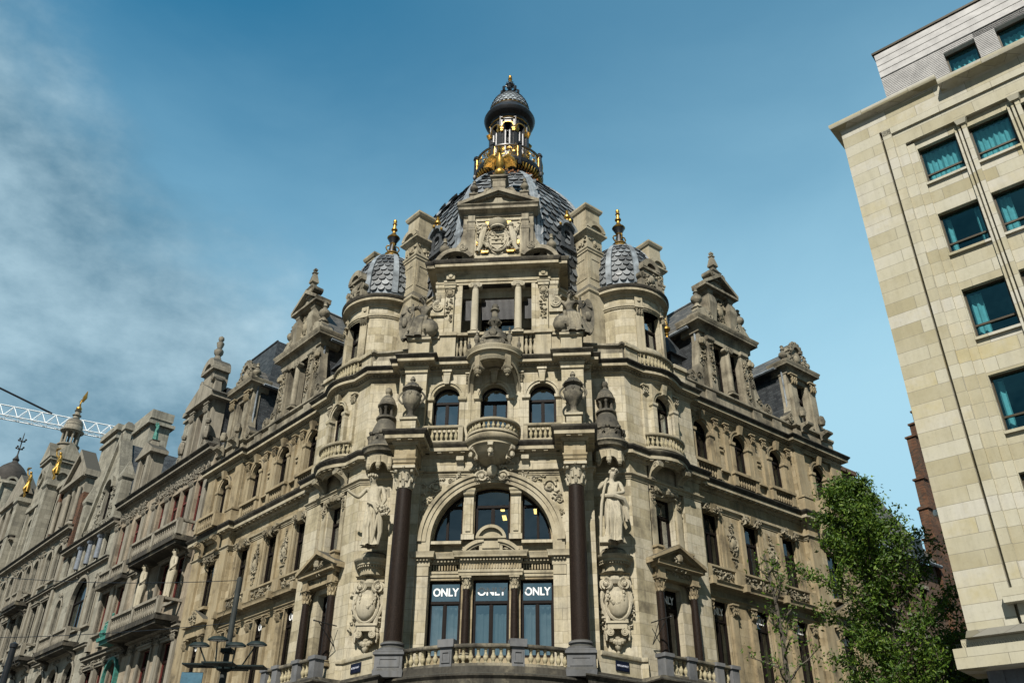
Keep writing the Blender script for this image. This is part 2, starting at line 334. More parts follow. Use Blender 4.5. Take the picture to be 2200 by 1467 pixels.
    def pilcap(s, fr, x0, x1, n, z0, z1, rng=None):        # flat Corinthian capital on a pilaster
        w = x1 - x0; h = z1 - z0; xm = (x0 + x1) / 2
        s.box(fr, x0, x1, n - .1, n, z0, z0 + h * .06)
        for j in range(2):
            for i in range(3 - j % 2 + j):
                k = 3 - j % 2 + j; x = x0 + w * (i + .5) / k
                s.tube([fr(x, n, z0 + h * (.08 + .27 * j)), fr(x, n + .05, z0 + h * (.26 + .27 * j)), fr(x, n + .12, z0 + h * (.36 + .27 * j))], [w * .13, w * .17, w * .07], 5)
        for d in (-1, 1): s.spiral(fr, xm + d * w * .42, z0 + h * .74, h * .16, n + .05, 1.3, d, pi / 2)
        s.box(fr, x0 - w * .1, x1 + w * .1, n - .1, n + .10, z0 + h * .88, z1)
        return s
    def console(s, fr, x, w, z0, z1, d):                   # S-shaped bracket, projecting d at the top
        h = z1 - z0; f = fr.side(x)
        pts = [(0, z0), (d * .18, z0 + h * .02), (d * .26, z0 + h * .12), (d * .16, z0 + h * .25), (d * .3, z0 + h * .48), (d * .62, z0 + h * .62), (d * .95, z0 + h * .70), (d, z0 + h * .86), (d * .9, z1), (0, z1)]
        s.prism(f, pts, -w / 2, w / 2, back=True)
        for q in (-1, 1): s.spiral(f, d * .66, z0 + h * .80, min(d * .3, h * .18), q * w / 2, 1.4, 1, 0); 
        return s
    def build(s, name, mat, parent=None, smooth=True, uvflip=False):
        me = bpy.data.meshes.new(name); me.from_pydata(s.v, [], s.f)
        n = len(me.polygons); pn = np.empty(n * 3); me.polygons.foreach_get('normal', pn); pn = pn.reshape(-1, 3)
        lt = np.empty(n, dtype=np.int32); me.polygons.foreach_get('loop_total', lt)
        li = np.empty(len(me.loops), dtype=np.int32); me.loops.foreach_get('vertex_index', li)
        co = np.array(s.v)[li]; nn = np.repeat(pn, lt, axis=0)
        flat = np.abs(nn[:, 2]) > 0.75; hl = np.maximum(np.hypot(nn[:, 0], nn[:, 1]), 1e-6)
        sg = np.where(nn[:, 1] > 0, -1.0, 1.0)
        hx, hy = -nn[:, 1] / hl * sg, nn[:, 0] / hl * sg
        uv = np.empty((len(li), 2)); uv[:, 0] = np.where(flat, co[:, 0], co[:, 0] * hx + co[:, 1] * hy)
        uv[:, 1] = np.where(flat, co[:, 1], co[:, 2] / np.maximum(np.sqrt(1 - np.minimum(nn[:, 2] ** 2, .96)), .2))
        me.uv_layers.new(name='UVMap').data.foreach_set('uv', uv.ravel())
        if smooth:
            me.polygons.foreach_set('use_smooth', np.ones(n, dtype=bool)); me.set_sharp_from_angle(angle=radians(38))
        me.materials.append(mat); o = bpy.data.objects.new(name, me); COL.objects.link(o)
        if parent: o.parent = parent
        return o
def tag(o, label=None, cat=None, group=None, kind=None):
    for k, v in (('label', label), ('category', cat), ('group', group), ('kind', kind)):
        if v: o[k] = v
    return o
def thing(name, label, cat, group=None, kind=None):
    o = bpy.data.objects.new(name, None); COL.objects.link(o); return tag(o, label, cat, group, kind)
def copy_tree(o, parent=None):
    c = o.copy(); COL.objects.link(c)
    if parent: c.parent = parent
    for ch in list(o.children): copy_tree(ch, c)
    return c
def arch_pts(x0, x1, z0, zs, k=14, rise=None):             # rectangle with a round (or segmental) head springing at zs
    w = (x1 - x0) / 2; xm = (x0 + x1) / 2; r = w if rise is None else rise
    return [(x0, z0), (x1, z0)] + [(xm + w * cos(pi * i / k), zs + r * sin(pi * i / k)) for i in range(k + 1)]
def rect(x0, x1, z0, z1): return [(x0, z0), (x1, z0), (x1, z1), (x0, z1)]
def inset(pts, d):                                          # shrink a counter-clockwise outline
    m = len(pts); out = []
    for i in range(m):
        a = Vector(pts[i - 1]); b = Vector(pts[i]); c = Vector(pts[(i + 1) % m])
        if (b - a).length < 1e-6: a = Vector(pts[i - 2])
        if (c - b).length < 1e-6: c = Vector(pts[(i + 2) % m])
        e1 = (b - a).normalized(); e2 = (c - b).normalized(); n1 = Vector((-e1.y, e1.x)); n2 = Vector((-e2.y, e2.x)); n = (n1 + n2)
        n = n.normalized() if n.length > 1e-5 else n1
        q = b + n * (d / max(.4, n.dot(n1))); out.append((q.x, q.y))
    return out
def text_obj(s, name, fr, x, n, z, size, mat, parent, flip=False, sx=1.0, bold=0.0):
    cu = bpy.data.curves.new(name, 'FONT'); cu.body = s; cu.size = size; cu.align_x = 'CENTER'; cu.align_y = 'CENTER'; cu.extrude = 0.006; cu.offset = bold
    tmp = bpy.data.objects.new(name + '_c', cu); COL.objects.link(tmp); bpy.context.view_layer.update()
    me = bpy.data.meshes.new_from_object(tmp.evaluated_get(bpy.context.evaluated_depsgraph_get()))
    bpy.data.objects.remove(tmp); bpy.data.curves.remove(cu)
    u = -fr.u if flip else fr.u; p = fr(x, n, z)
    m = Matrix((u, Vector((0, 0, 1)), fr.n)).transposed().to_4x4(); m.translation = p
    xs = [v.co.x for v in me.vertices]; me.transform(Matrix.Diagonal((sx / (max(xs) - min(xs)) if sx != 1.0 else 1, 1, 1, 1))); me.transform(m)
    me.materials.clear(); me.materials.append(mat); o = bpy.data.objects.new(name, me); COL.objects.link(o); o.parent = parent
    return o
def window(parent, fr, pts, n, transom=None, mull=True, fw=0.07, fmat='frame', gmat='glass', room=True, text=None, flip=False, tsize=0.42, label=None, curtain=None, name='window', rmat='room', depth=1.3):
    """window (its frame) > pane, room, lettering; pts is the counter-clockwise outline of the opening, n the depth of the frame's face"""
    xs = [p[0] for p in pts]; zs = [p[1] for p in pts]; x0, x1, z0, z1 = min(xs), max(xs), min(zs), max(zs); xm = (x0 + x1) / 2
    m = MB(); inn = inset(pts, fw); m.prism(fr, pts, n - .09, n, [inn], True)
    if transom: m.box(fr, x0 + fw, x1 - fw, n - .08, n + .015, transom - .055, transom + .055)
    if mull: m.box(fr, xm - .04, xm + .04, n - .075, n - .004, z0 + fw, (transom - .055) if transom else z1 - fw)
    if transom and mull:
        for a, b in ((x0 + fw, xm - .04), (xm + .04, x1 - fw)): m.prism(fr, rect(a, b, z0 + fw, transom - .055), n - .07, n - .02, [rect(a + .035, b - .035, z0 + fw + .04, transom - .09)], True)
    w = m.build(name, M[fmat], parent)
    if label: w['label'] = label
    p = MB(); q = inset(pts, fw * .6); tri = tessellate_polygon([[Vector((a, b, 0)) for a, b in q]]); p.add([fr(a, n - .06, b) for a, b in q], [tuple(t) for t in tri]); p.build('pane', M[gmat], w, False)
    if room:
        r = MB(); r.add([fr(x, k, z) for k in (n - .1, n - depth) for x, z in ((x0, z0), (x1, z0), (x1, z1), (x0, z1))], [(4, 5, 6, 7), (0, 1, 5, 4), (1, 2, 6, 5), (2, 3, 7, 6), (3, 0, 4, 7)]); r.build('dark_interior', M[rmat], w, False)
    if curtain:
        cmb = MB()
        for a, b, za, zc in curtain:
            k = max(4, int((b - a) / .05)); vs = []
            for i in range(k + 1):
                for z in (za, zc): vs.append(fr(a + (b - a) * i / k, n - .28 + .045 * sin(i * 1.7) + .02 * sin(i * .6), z))
            cmb.add(vs, [(2 * i, 2 * i + 2, 2 * i + 3, 2 * i + 1) for i in range(k)])
        cmb.build('curtain', M['curtain'], w)
    if text: text_obj(text, 'lettering', fr, xm, n - .045, transom + .055 + (z1 - fw - transom - .055) * .5, tsize, M['letter'], w, flip, (x1 - x0) * .79, 0.010)
    return w
BAL = [(.052, 0), (.062, .03), (.045, .07), (.035, .12), (.05, .2), (.075, .34), (.07, .46), (.04, .62), (.034, .72), (.05, .80), (.036, .86), (.06, .93), (.055, 1)]
def baluster_prof(h, k=1.0): return [(r * k * 1.05, z * h) for r, z in BAL]
URN = [(.30, 0), (.30, .04), (.16, .07), (.13, .14), (.17, .2), (.3, .28), (.40, .38), (.43, .5), (.38, .58), (.30, .62), (.34, .645), (.44, .67), (.44, .70), (.36, .735), (.24, .79), (.12, .84), (.09, .87), (.13, .9), (.11, .94), (.06, .975), (0, 1)]
def urn(mb, c, h, k=1.0, seg=14): mb.lathe([(r * h * k * .5, z * h) for r, z in URN], c, seg); return mb
FIN = [(.2, 0), (.2, .06), (.12, .1), (.1, .2), (.2, .32), (.23, .42), (.2, .52), (.1, .62), (.08, .68), (.12, .72), (.08, .76), (.07, .84), (.1, .9), (.06, .96), (0, 1)]
def finial(mb, c, h, k=1.0, seg=12): mb.lathe([(r * h * k, z * h) for r, z in FIN], c, seg); return mb
CORN = [(0, 0), (.05, .02), (.05, .08), (.10, .12), (.10, .17), (.36, .19), (.36, .36), (0, .38)]
CTOP = [(.30, .345), (.375, .35), (.39, .37), (.45, .46), (.48, .50), (.48, .56), (0, .62)]
def corn(o=1.0, h=1.0): return [(a * o, b * h) for a, b in CORN]
def ctop(o=1.0, h=1.0): return [(a * o, b * h) for a, b in CTOP]
MOLD = [(0, 0), (.03, .01), (.03, .3), (.06, .32), (.06, .6), (.09, .64), (.13, .85), (.13, 1), (0, 1)]
def mold(o=1.0, h=.2): return [(a * o, b * h) for a, b in MOLD]
LEDGE = [(0, 0), (.06, .1), (.1, .35), (.1, .55), (.14, .6), (.14, 1), (0, 1)]
def ledge(o=.14, h=.15): return [(a * o / .14, b * h) for a, b in LEDGE]
# ---------------------------------------------------------------- ground and street
g = MB(); g.add([(-900, -900, 0), (900, -900, 0), (900, 900, 0), (-900, 900, 0)], [(0, 1, 2, 3)])
M['paving'] = stone('granite_paving', [(0.2, (.05, .048, .045)), (0.5, (.075, .072, .067)), (0.8, (.10, .097, .09))], (0.6, 0.3), 0.02, 0.7, soot=0.0, stain=0.4)
o = g.build('ground', M['paving'], None, False); o['kind'] = 'structure'

# ---------------------------------------------------------------- the corner building
CB = thing('corner_building', 'ornate cream stone corner building with scaled lead dome and ONLY lettering in its windows', 'building')
F0 = Fr((0, 0), (1, 0), (0, -1))
SIDES = (1, -1)
FW = {s: Fr((5.65 * s, .6), (.7313 * s, .682), (.682 * s, -.7313)) for s in SIDES}
def wp(t, off, s=1): p = FW[s](t, off, 0); return (p.x, p.y)
def bulge(b, t0=1.0, t1=3.2, k=8, base=0.0): return [wp(t0 + (t1 - t0) * i / k, base + b * sin(pi * i / k)) for i in range(k + 1)]
def full(half): return [(-x, y) for x, y in reversed(half) if x > 1e-6] + list(half)
TAIL = [wp(4.3, 0), wp(4.3, -.4), wp(12.3, -.4), wp(12.3, -.12), wp(16.5, -.12), wp(16.5, -7)]
P_LOW = full([(0, 0), (2.95, 0), (2.95, -.12), (4.1, -.12), (4.1, .6), (5.65, .6)] + TAIL)
P_MID = full([(0, 0), (2.95, 0), (2.95, -1.42), (3.87, -1.42), (3.87, .6), (5.65, .6)] + bulge(.45) + TAIL)
P_UP = full([(0, 0), (2.93, 0), (2.93, -.42), (3.87, -.42), (3.87, 0), (4.2, 0), (4.2, .6), (5.65, .6)] + bulge(.32) + TAIL)
P_FLAT = full([(0, 0), (2.93, 0), (2.93, -.12), (4.1, -.12), (4.1, .6), (5.65, .6)] + bulge(.32) + TAIL)

WHOLE = {'baluster_row', 'roof_scales', 'cresting', 'glazing_bar', 'bird_spike', 'fluted_frieze', 'lintel', 'gutter', 'attic', 'sill'}
def pieces(mb):                                             # the touching groups of shells in a mesh
    n = len(mb.v); par = list(range(n))
    def find(a):
        while par[a] != a: par[a] = par[par[a]]; a = par[a]
        return a
    for f in mb.f:
        r = find(f[0])
        for b in f[1:]: par[find(b)] = r
    isl = {}
    for i in range(n): isl.setdefault(find(i), []).append(i)
    keys = list(isl); co = np.array(mb.v); bb = [(co[isl[k]].min(0) - .015, co[isl[k]].max(0) + .015) for k in keys]; lo = np.array([b[0] for b in bb]); hi = np.array([b[1] for b in bb]); p2 = list(range(len(keys)))
    def f2(a):
        while p2[a] != a: p2[a] = p2[p2[a]]; a = p2[a]
        return a
    for i in range(len(keys)):
        for j in np.nonzero(np.all(lo[i] <= hi, axis=1) & np.all(hi[i] >= lo, axis=1))[0]: p2[f2(int(j))] = f2(i)
    grp = {k: f2(i) for i, k in enumerate(keys)}; out = {}
    for f in mb.f: out.setdefault(grp[find(f[0])], []).append(f)
    res = []
    for fs in out.values():
        q = MB(); mp = {}
        for f in fs:
            for i in f:
                if i not in mp: mp[i] = len(q.v); q.v.append(mb.v[i])
            q.f.append(tuple(mp[i] for i in f))
        res.append(q)
    return res
def part(mb, name, mat, parent=CB, label=None, smooth=True):
    if name not in WHOLE:
        ps = pieces(mb)
        if 1 < len(ps) <= (12 if name in ('carving', 'gilding') else 60):
            for q in ps: o = q.build(name, M[mat] if isinstance(mat, str) else mat, parent, smooth)
            if label: o['label'] = label
            return o
    o = mb.build(name, M[mat] if isinstance(mat, str) else mat, parent, smooth)
    if label: o['label'] = label
    return o
def balustrade(path, z0, z1, rail, name='balustrade', mat='trim', parent=CB, spacing=.24, bk=1.0, bmat='cream', separate=False, skip=None, plinth=.1):
    m = MB(); d = rail
    m.sweep(path, [(-d, z1 - .13), (d, z1 - .13), (d + .03, z1 - .09), (d + .03, z1 - .02), (d - .02, z1), (-d, z1), (-d, z1 - .13)])
    m.sweep(path, [(-d, z0), (d, z0), (d, z0 + plinth), (-d, z0 + plinth), (-d, z0)])
    h = z1 - .13 - z0 - plinth; pts = []; acc = spacing / 2
    for a, b in zip(path, path[1:]):
        a = Vector(a[:2]); b = Vector(b[:2]); l = (b - a).length
        while acc < l: p = a.lerp(b, acc / l); pts.append((p.x, p.y)); acc += spacing
        acc -= l
    pts = [p for p in pts if not (skip and skip(p))]
    o = part(m, name, mat, parent)
    if separate:
        b0 = None
        for p in pts:
            if b0 is None: b0 = MB().lathe(baluster_prof(h, bk), (0, 0, 0), 12).build('baluster', M[bmat], o); b = b0
            else: b = b0.copy(); COL.objects.link(b); b.parent = o
            b.location = (p[0], p[1], z0 + plinth)
    else:
        bm_ = MB()
        for p in pts: bm_.lathe(baluster_prof(h, bk), (p[0], p[1], z0 + plinth), 8)
        q = bm_.build('baluster_row', M[bmat], o); q['kind'] = 'stuff'
    return o

# --- ground storey (below the frame): piers and shop openings in plain stone
m = MB()
for s in SIDES:
    f = FW[s]
    m.prism(f, rect(0, 16.5, 0, 6.9), -.9, -.45, [rect(a, a + 2.6, 0.3, 5.2) for a in (1.0, 4.9, 8.7, 12.6)])
m.prism(F0, rect(-5.65, 5.65, 0, 6.9), -.9, -.6, [rect(-4.9, -1.7, .2, 5.3), rect(-1.2, 1.2, .1, 5.5), rect(1.7, 4.9, .2, 5.3)])
part(m, 'ground_storey', 'stone')
for s in SIDES:
    for a in (1.0, 4.9, 8.7, 12.6): window(CB, FW[s], rect(a, a + 2.6, .3, 5.2), -.7, 4.2, True, room=False, gmat='darkglass', name='shop_window')
for a, b in ((-4.9, -1.7), (1.7, 4.9)): window(CB, F0, rect(a, b, .2, 5.3), -.8, 4.2, True, room=False, gmat='darkglass', name='shop_window')
window(CB, F0, rect(-1.2, 1.2, .1, 5.5), -.8, 4.2, True, room=False, gmat='darkglass', name='shop_door')

# --- walls
m = MB()
ARCH = arch_pts(-2.43, 2.43, 7.6, 12.3, 28)
m.prism(F0, rect(-3.0, 3.0, 7.0, 16.5), -.5, 0, [ARCH])
part(m, 'wall', 'stone')
m = MB()
lun = [(1.2, 12.4), (2.36, 12.4)] + [(2.36 * cos(a), 12.4 + 2.3 * sin(a)) for a in [i * .0945 for i in range(1, 11)]] + [(1.2, 14.36)]
lun = [p for i, p in enumerate(lun) if i < 2 or p[0] >= 1.199]
lunL = [(-x, z) for x, z in reversed(lun)]
MIDW = [(-.72, 12.4), (.72, 12.4), (.72, 14.5)] + [(.72 - 1.44 * i / 10, 14.5 + .14 * sin(pi * i / 10)) for i in range(1, 10)] + [(-.72, 14.5)]
WR = [rect(1.15, 2.42, 7.95, 10.85), rect(-.70, .72, 7.95, 10.88), rect(-2.42, -1.15, 7.95, 10.85)]
m.prism(F0, rect(-2.6, 2.6, 7.0, 14.95), -.62, -.25, WR + [MIDW, lun, lunL])
part(m, 'window_wall', 'wing')
for i, w in enumerate(WR): window(CB, F0, w, -.42, 10.02, True, .085, text='ONLY', tsize=.42, depth=1.6, gmat='shopglass', curtain=[(w[0][0] + .12, w[1][0] - .12, 8.0, 9.9 - .25 * (i == 1))])
for p, tz in ((MIDW, 13.87), (lun, None), (lunL, None)): window(CB, F0, p, -.45, tz, tz is not None, .08, depth=2.6, gmat='midglass')
m = MB()
for s in SIDES:
    m.box(F0, s * 1.83 - .05, s * 1.83 + .05, -.52, -.44, 12.45, 14.0); m.box(F0, *sorted((s * 1.2, s * 2.0)), -.52, -.43, 13.82, 13.92)
part(m, 'glazing_bar', 'frame')
# lamps burning on the ceiling behind the big arched window
M['lamp'] = bpy.data.materials.new('warm_strip_lamp'); M['lamp'].use_nodes = True
_b = M['lamp'].node_tree.nodes['Principled BSDF']; _b.inputs['Emission Color'].default_value = (1, .62, .18, 1); _b.inputs['Emission Strength'].default_value = 2.2
for x, n, z, l in ((.22, -1.0, 14.05, .16), (.30, -1.2, 13.72, .16), (1.62, -1.0, 13.9, .14), (.12, -1.6, 13.1, .1)):
    a = MB(); a.box(F0, x, x + l, n - .5, n, z, z + .05)
    part(a, 'ceiling_lamp', 'lamp')
# archivolt with stepped mouldings
m = MB()
def arc_band(m, fr, cx, cz, r0, r1, n0, n1, a0=0.0, a1=pi, k=36, cap=True):
    out = [(cx + r1 * cos(a0 + (a1 - a0) * i / k), cz + r1 * sin(a0 + (a1 - a0) * i / k)) for i in range(k + 1)]
    inn = [(cx + r0 * cos(a0 + (a1 - a0) * i / k), cz + r0 * sin(a0 + (a1 - a0) * i / k)) for i in range(k + 1)]
    for i in range(k): m.prism(fr, [inn[i], out[i], out[i + 1], inn[i + 1]], n0, n1)
    return m
arc_band(m, F0, 0, 12.3, 2.43, 2.60, -.1, .07); arc_band(m, F0, 0, 12.3, 2.60, 2.78, -.1, .11); arc_band(m, F0, 0, 12.3, 2.78, 2.92, -.1, .17)
for s in SIDES: m.box(F0, *sorted((s * 2.43, s * 2.9)), -.1, .08, 11.9, 12.3)
part(m, 'archivolt', 'trim')
# spandrels with scrollwork
m = MB()
for s in SIDES:
    f = F0.at(0)
    m.spiral(f, s * 2.32, 14.55, .27, .04, 1.8, s, 0, .05); m.ball((s * 2.32, .05, 14.55), .11, .06, .11, 8, f)
    m.spiral(f, s * 2.72, 13.95, .17, .03, 1.5, -s, 0, .04); m.spiral(f, s * 1.72, 14.85, .13, .03, 1.5, -s, 0, .03); m.spiral(f, s * 2.80, 13.4, .10, .03, 1.5, s, 0, .03)
    m.leaves(f, s * 2.35, s * 2.85, 13.9, 14.9, .01, 16, .12, R); m.leaves(f, *sorted((s * 1.5, s * 2.3)), 14.75, 14.98, .01, 9, .1, R); m.leaves(f, s * 2.72 - .1, s * 2.72 + .12, 13.0, 13.7, .01, 8, .1, R)
part(m, 'spandrel_relief', 'stone')
# window ensemble inside the arch: entablature, pediment, small columns, pilasters
m = MB(); P1 = [(-2.43, .25), (-1.2, .25), (-1.2, .02), (1.2, .02), (1.2, .25), (2.43, .25)]
m.sweep([(x, y) for x, y in P1], [(0, 10.95), (.04, 10.95), (.04, 11.06), (.07, 11.08), (.07, 11.18), (0, 11.2)])
m.sweep(P1, [(0, 11.2), (0.0, 11.45), (.03, 11.47), (.05, 11.5), (.05, 11.62), (.22, 11.64), (.22, 11.74), (.28, 11.82), (.28, 11.86), (0, 11.9)])
m.dentils(P1, .05, .15, 11.52, 11.61, .07, .055)
for s in SIDES:
    pth = [(2.43, 0), (2.43, -.02), (2.93, -.02), (2.93, 0)] if s > 0 else [(-2.93, 0), (-2.93, -.02), (-2.43, -.02), (-2.43, 0)]
    m.sweep(pth, [(0, 11.3), (.04, 11.32), (.04, 11.5), (.06, 11.52), (.06, 11.62), (.2, 11.64), (.2, 11.74), (.24, 11.86), (0, 11.92)]); m.dentils(pth, .06, .13, 11.53, 11.61, .06, .05)
    m.box(F0, *sorted((s * 2.43, s * 2.93)), -.02, .05, 10.95, 11.3)
part(m, 'entablature', 'trim')
m = MB(); fz = F0                                           # fluted frieze
for i in range(44): x = -2.38 + 4.76 * i / 43; n = .0 if abs(x) < 1.17 else -.23; m.box(fz, x - .028, x + .028, n - .05, n + .018, 11.22, 11.42)
part(m, 'fluted_frieze', 'wing')
m = MB()
for s in SIDES:
    arc_band(m, F0, s * .20, 11.15, 1.08, 1.22, -.1, .16, *((radians(40), radians(86)) if s > 0 else (radians(94), radians(140))), 10)
    arc_band(m, F0, s * .20, 11.15, 1.0, 1.08, -.1, .10, *((radians(46), radians(84)) if s > 0 else (radians(96), radians(134))), 10)
    m.leaves(F0, *sorted((s * .5, s * .85)), 11.95, 12.12, -.02, 6, .12, R)
m.box(F0, -.46, .46, -.12, .08, 11.9, 12.36); m.box(F0, -.34, .34, .0, .12, 11.98, 12.28); m.box(F0, -.6, .6, -.1, .2, 12.36, 12.44)
arc_band(m, F0, 0, 12.3, .5, .62, -.1, .18, radians(14), radians(166), 14); m.prism(F0, [(.5 * cos(radians(14 + 152 * i / 12)), 12.3 + .5 * sin(radians(14 + 152 * i / 12))) for i in range(13)], -.1, .05)
part(m, 'broken_pediment', 'trim')
def column(fr, x, n, z0, z1, r, mat, capmat, caph, name='column', basemat=None, parent=CB, ionic=False, bh=None):
    bh = bh or r * .9
    sh = MB().lathe([(r, 0), (r * 1.0, (z1 - z0) * .33), (r * .95, (z1 - z0) * .66), (r * .87, z1 - z0)], (x, n, z0), 24, fr=fr); o = part(sh, name, mat, parent)
    b = MB().lathe([(r * 1.45, 0), (r * 1.48, bh * .25), (r * 1.3, bh * .4), (r * 1.12, bh * .5), (r * 1.12, bh * .6), (r * 1.28, bh * .68), (r * 1.28, bh * .85), (r * 1.05, bh), (r, bh)], (x, n, z0 - bh), 20, fr=fr)
    b.box(fr, x - r * 1.5, x + r * 1.5, n - r * 1.5, n + r * 1.5, z0 - bh * 1.6, z0 - bh); b.build('base', M[basemat or capmat], o)
    c = MB()
    if ionic:
        c.lathe([(r * .87, 0), (r * 1.0, caph * .1), (r * .9, caph * .25), (r * 1.15, caph * .5)], (x, n, z1), 16, fr=fr); c.box(fr, x - r * 1.25, x + r * 1.25, n - r * 1.1, n + r * 1.1, z1 + caph * .8, z1 + caph)
        for d in (-1, 1): c.scroll(fr, x + d * r * 1.15, z1 + caph * .5, caph * .42, n - r, n + r * 1.05, d)
        c.box(fr, x - r * 1.1, x + r * 1.1, n - r, n + r, z1 + caph * .5, z1 + caph * .8)
    else: c.capital((x, n, z1), r * .87, caph, fr)
    c.build('capital', M[capmat], o); return o
for s in SIDES:
    column(F0, s * .93, -.12, 8.1, 10.42, .15, 'granite', 'trim', .5)
    column(F0, s * 3.41, 1.0, 8.26, 14.08, .345, 'granite', 'statue', .92, basemat='blue', bh=.34)
m = MB()
for s in SIDES:                                             # pilasters in the lunette, piers beside the windows, sills
    m.box(F0, *sorted((s * .76, s * 1.16)), -.3, -.12, 12.4, 14.3); m.box(F0, *sorted((s * .86, s * 1.06)), -.12, -.08, 12.75, 14.1)
    m.box(F0, *sorted((s * .70, s * 1.22)), -.3, -.04, 12.4, 12.62); m.stack(F0, s * .96, -.2, [(.42, .3, 14.25), (.46, .36, 14.3), (.46, .36, 14.36), (.54, .44, 14.44), (.54, .44, 14.52)])
    m.box(F0, *sorted((s * 1.2, s * 2.42)), -.3, -.02, 12.22, 12.34); m.box(F0, *sorted((s * 2.43, s * 2.93)), -.1, .03, 7.6, 10.95)
part(m, 'pilaster', 'stone')
m = MB()
for s in SIDES:                                             # responds behind the big columns and the block above the capitals
    m.box(F0, *sorted((s * 2.95, s * 4.1)), -.6, .12, 7.0, 16.45)
part(m, 'respond', 'stone')
m = MB()
for s in SIDES:
    m.stack(F0, s * 3.41, 1.0, [(.84, .84, 15.0), (.84, .84, 15.08), (.9, .9, 15.1), (.9, .9, 15.2), (.98, .98, 15.27), (.98, .98, 15.33)])
    m.box(F0, s * 3.41 - .43, s * 3.41 + .43, .0, 1.42, 15.33, 16.0)
part(m, 'entablature_block', 'wing')
m = MB()
for s in SIDES:                                             # pedestals of the columns on the balcony
    m.box(F0, s * 3.41 - .5, s * 3.41 + .5, .4, 1.5, 7.1, 7.76); m.stack(F0, s * 3.41, 1.0, [(1.05, 1.05, 7.0), (1.1, 1.1, 7.2), (1.0, 1.0, 7.3)])
    m.stack(F0, s * 3.41, 1.0, [(1.0, 1.0, 7.72), (1.12, 1.12, 7.76), (1.12, 1.12, 7.85), (1.0, 1.0, 7.88)])
    m.prism(F0, rect(s * 3.41 - .4, s * 3.41 + .4, 7.34, 7.68), 1.4, 1.52, [rect(s * 3.41 - .3, s * 3.41 + .3, 7.42, 7.60)])
part(m, 'pedestal', 'blue')
# niche walls, turret bay walls, wing walls
m = MB()
for s in SIDES: m.box(F0, *sorted((s * 4.0, s * 5.65)), -1.2, -.6, 6.9, 21.0)
part(m, 'niche_wall', 'stone')
def apron(s):
    f = FW[s]; return f
for s in SIDES:
    f = FW[s]; m = MB()
    m.box(f, -.02, 1.0, -.8, 0, 6.9, 16.5); m.box(f, 3.2, 4.3, -.8, 0, 6.9, 16.5); m.box(f, 0, 1.0, -.8, 0, 16.5, 20.6); m.box(f, 3.2, 4.3, -.8, 0, 16.5, 20.6)
    m.prism(f, rect(1.0, 3.2, 6.9, 16.5), -.6, -.16, [rect(1.55, 2.65, 7.9, 10.9), rect(1.55, 2.65, 12.4, 14.72)])
    for a, b, o0, o1 in ((1.0, 1.45, 0, .25), (2.75, 3.2, .25, 0)):   # canted sides of the bow on the third floor
        p, q = f(a, o0, 0), f(b, o1, 0); u = (q - p); l = u.length; u /= l; nn = Vector((u.y, -u.x, 0)) * s
        m.box(Fr(p, u, nn), 0, l, -.5, 0, 16.5, 20.6)
    m.prism(f, rect(1.45, 2.75, 16.5, 20.6), -.3, .25, [arch_pts(1.56, 2.64, 17.3, 18.85)])
    part(m, 'turret_bay_wall', 'stone')
    m = MB()
    m.prism(f, rect(4.3, 12.3, 6.9, 20.6), -.95, -.4, [rect(c - .53, c + .53, 7.6, 11.0) for c in (5.3, 8.1, 10.95)] + [rect(c - .53, c + .53, 12.5, 14.85) for c in (5.3, 8.1, 10.95)] + [arch_pts(c - .52, c + .52, 17.3, 18.9) for c in (5.3, 8.1, 10.95)])
    m.prism(f, rect(12.3, 16.5, 6.9, 20.6), -.95, -.2, [rect(13.75, 14.85, 7.9, 10.9), rect(13.75, 14.85, 12.4, 14.72), arch_pts(13.78, 14.82, 17.3, 18.9)])
    m.box(f, 16.3, 16.5, -7, -.9, 6.9, 21.3)
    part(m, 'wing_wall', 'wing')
    fl = s < 0
    window(CB, f, rect(1.55, 2.65, 7.9, 10.9), -.45, 10.15, True, text='ONLY', tsize=.42, flip=fl, gmat='darkglass'); window(CB, f, rect(1.55, 2.65, 12.4, 14.72), -.45, 13.95, True)
    window(CB, f, arch_pts(1.56, 2.64, 17.3, 18.85), 0.0, 18.8, True)
    for c in (5.3, 8.1, 10.95):
        window(CB, f, rect(c - .53, c + .53, 7.6, 11.0), -.55, 10.2, True, text='ONLY', tsize=.42, flip=fl, gmat='darkglass'); window(CB, f, rect(c - .53, c + .53, 12.5, 14.85), -.55, 14.0, True, gmat='darkglass', curtain=[(c - .47, c - .2, 12.6, 14.6)] if c != 8.1 else None)
        window(CB, f, arch_pts(c - .52, c + .52, 17.3, 18.9), -.55, 18.85, True, gmat='darkglass')
    window(CB, f, rect(13.75, 14.85, 7.9, 10.9), -.35, 10.15, True, text='ONLY', tsize=.42, flip=fl, gmat='darkglass'); window(CB, f, rect(13.75, 14.85, 12.4, 14.72), -.35, 13.95, True, gmat='darkglass'); window(CB, f, arch_pts(13.78, 14.82, 17.3, 18.9), -.35, 18.85, True, gmat='darkglass')
# third floor of the front
m = MB(); W3 = [arch_pts(c - .585, c + .585, 17.2, 18.68) for c in (-2.08, 0, 2.08)]
m.prism(F0, rect(-3.0, 3.0, 16.3, 20.6), -.5, 0, W3)
for s in SIDES: m.box(F0, *sorted((s * 2.93, s * 3.87)), -.2, .40, 16.4, 20.6); m.box(F0, *sorted((s * 3.87, s * 4.2)), -.7, 0, 16.4, 20.6)
part(m, 'wall', 'stone')
for c, w in zip((-2.08, 0, 2.08), W3): window(CB, F0, w, -.3, 18.55, True, .08)

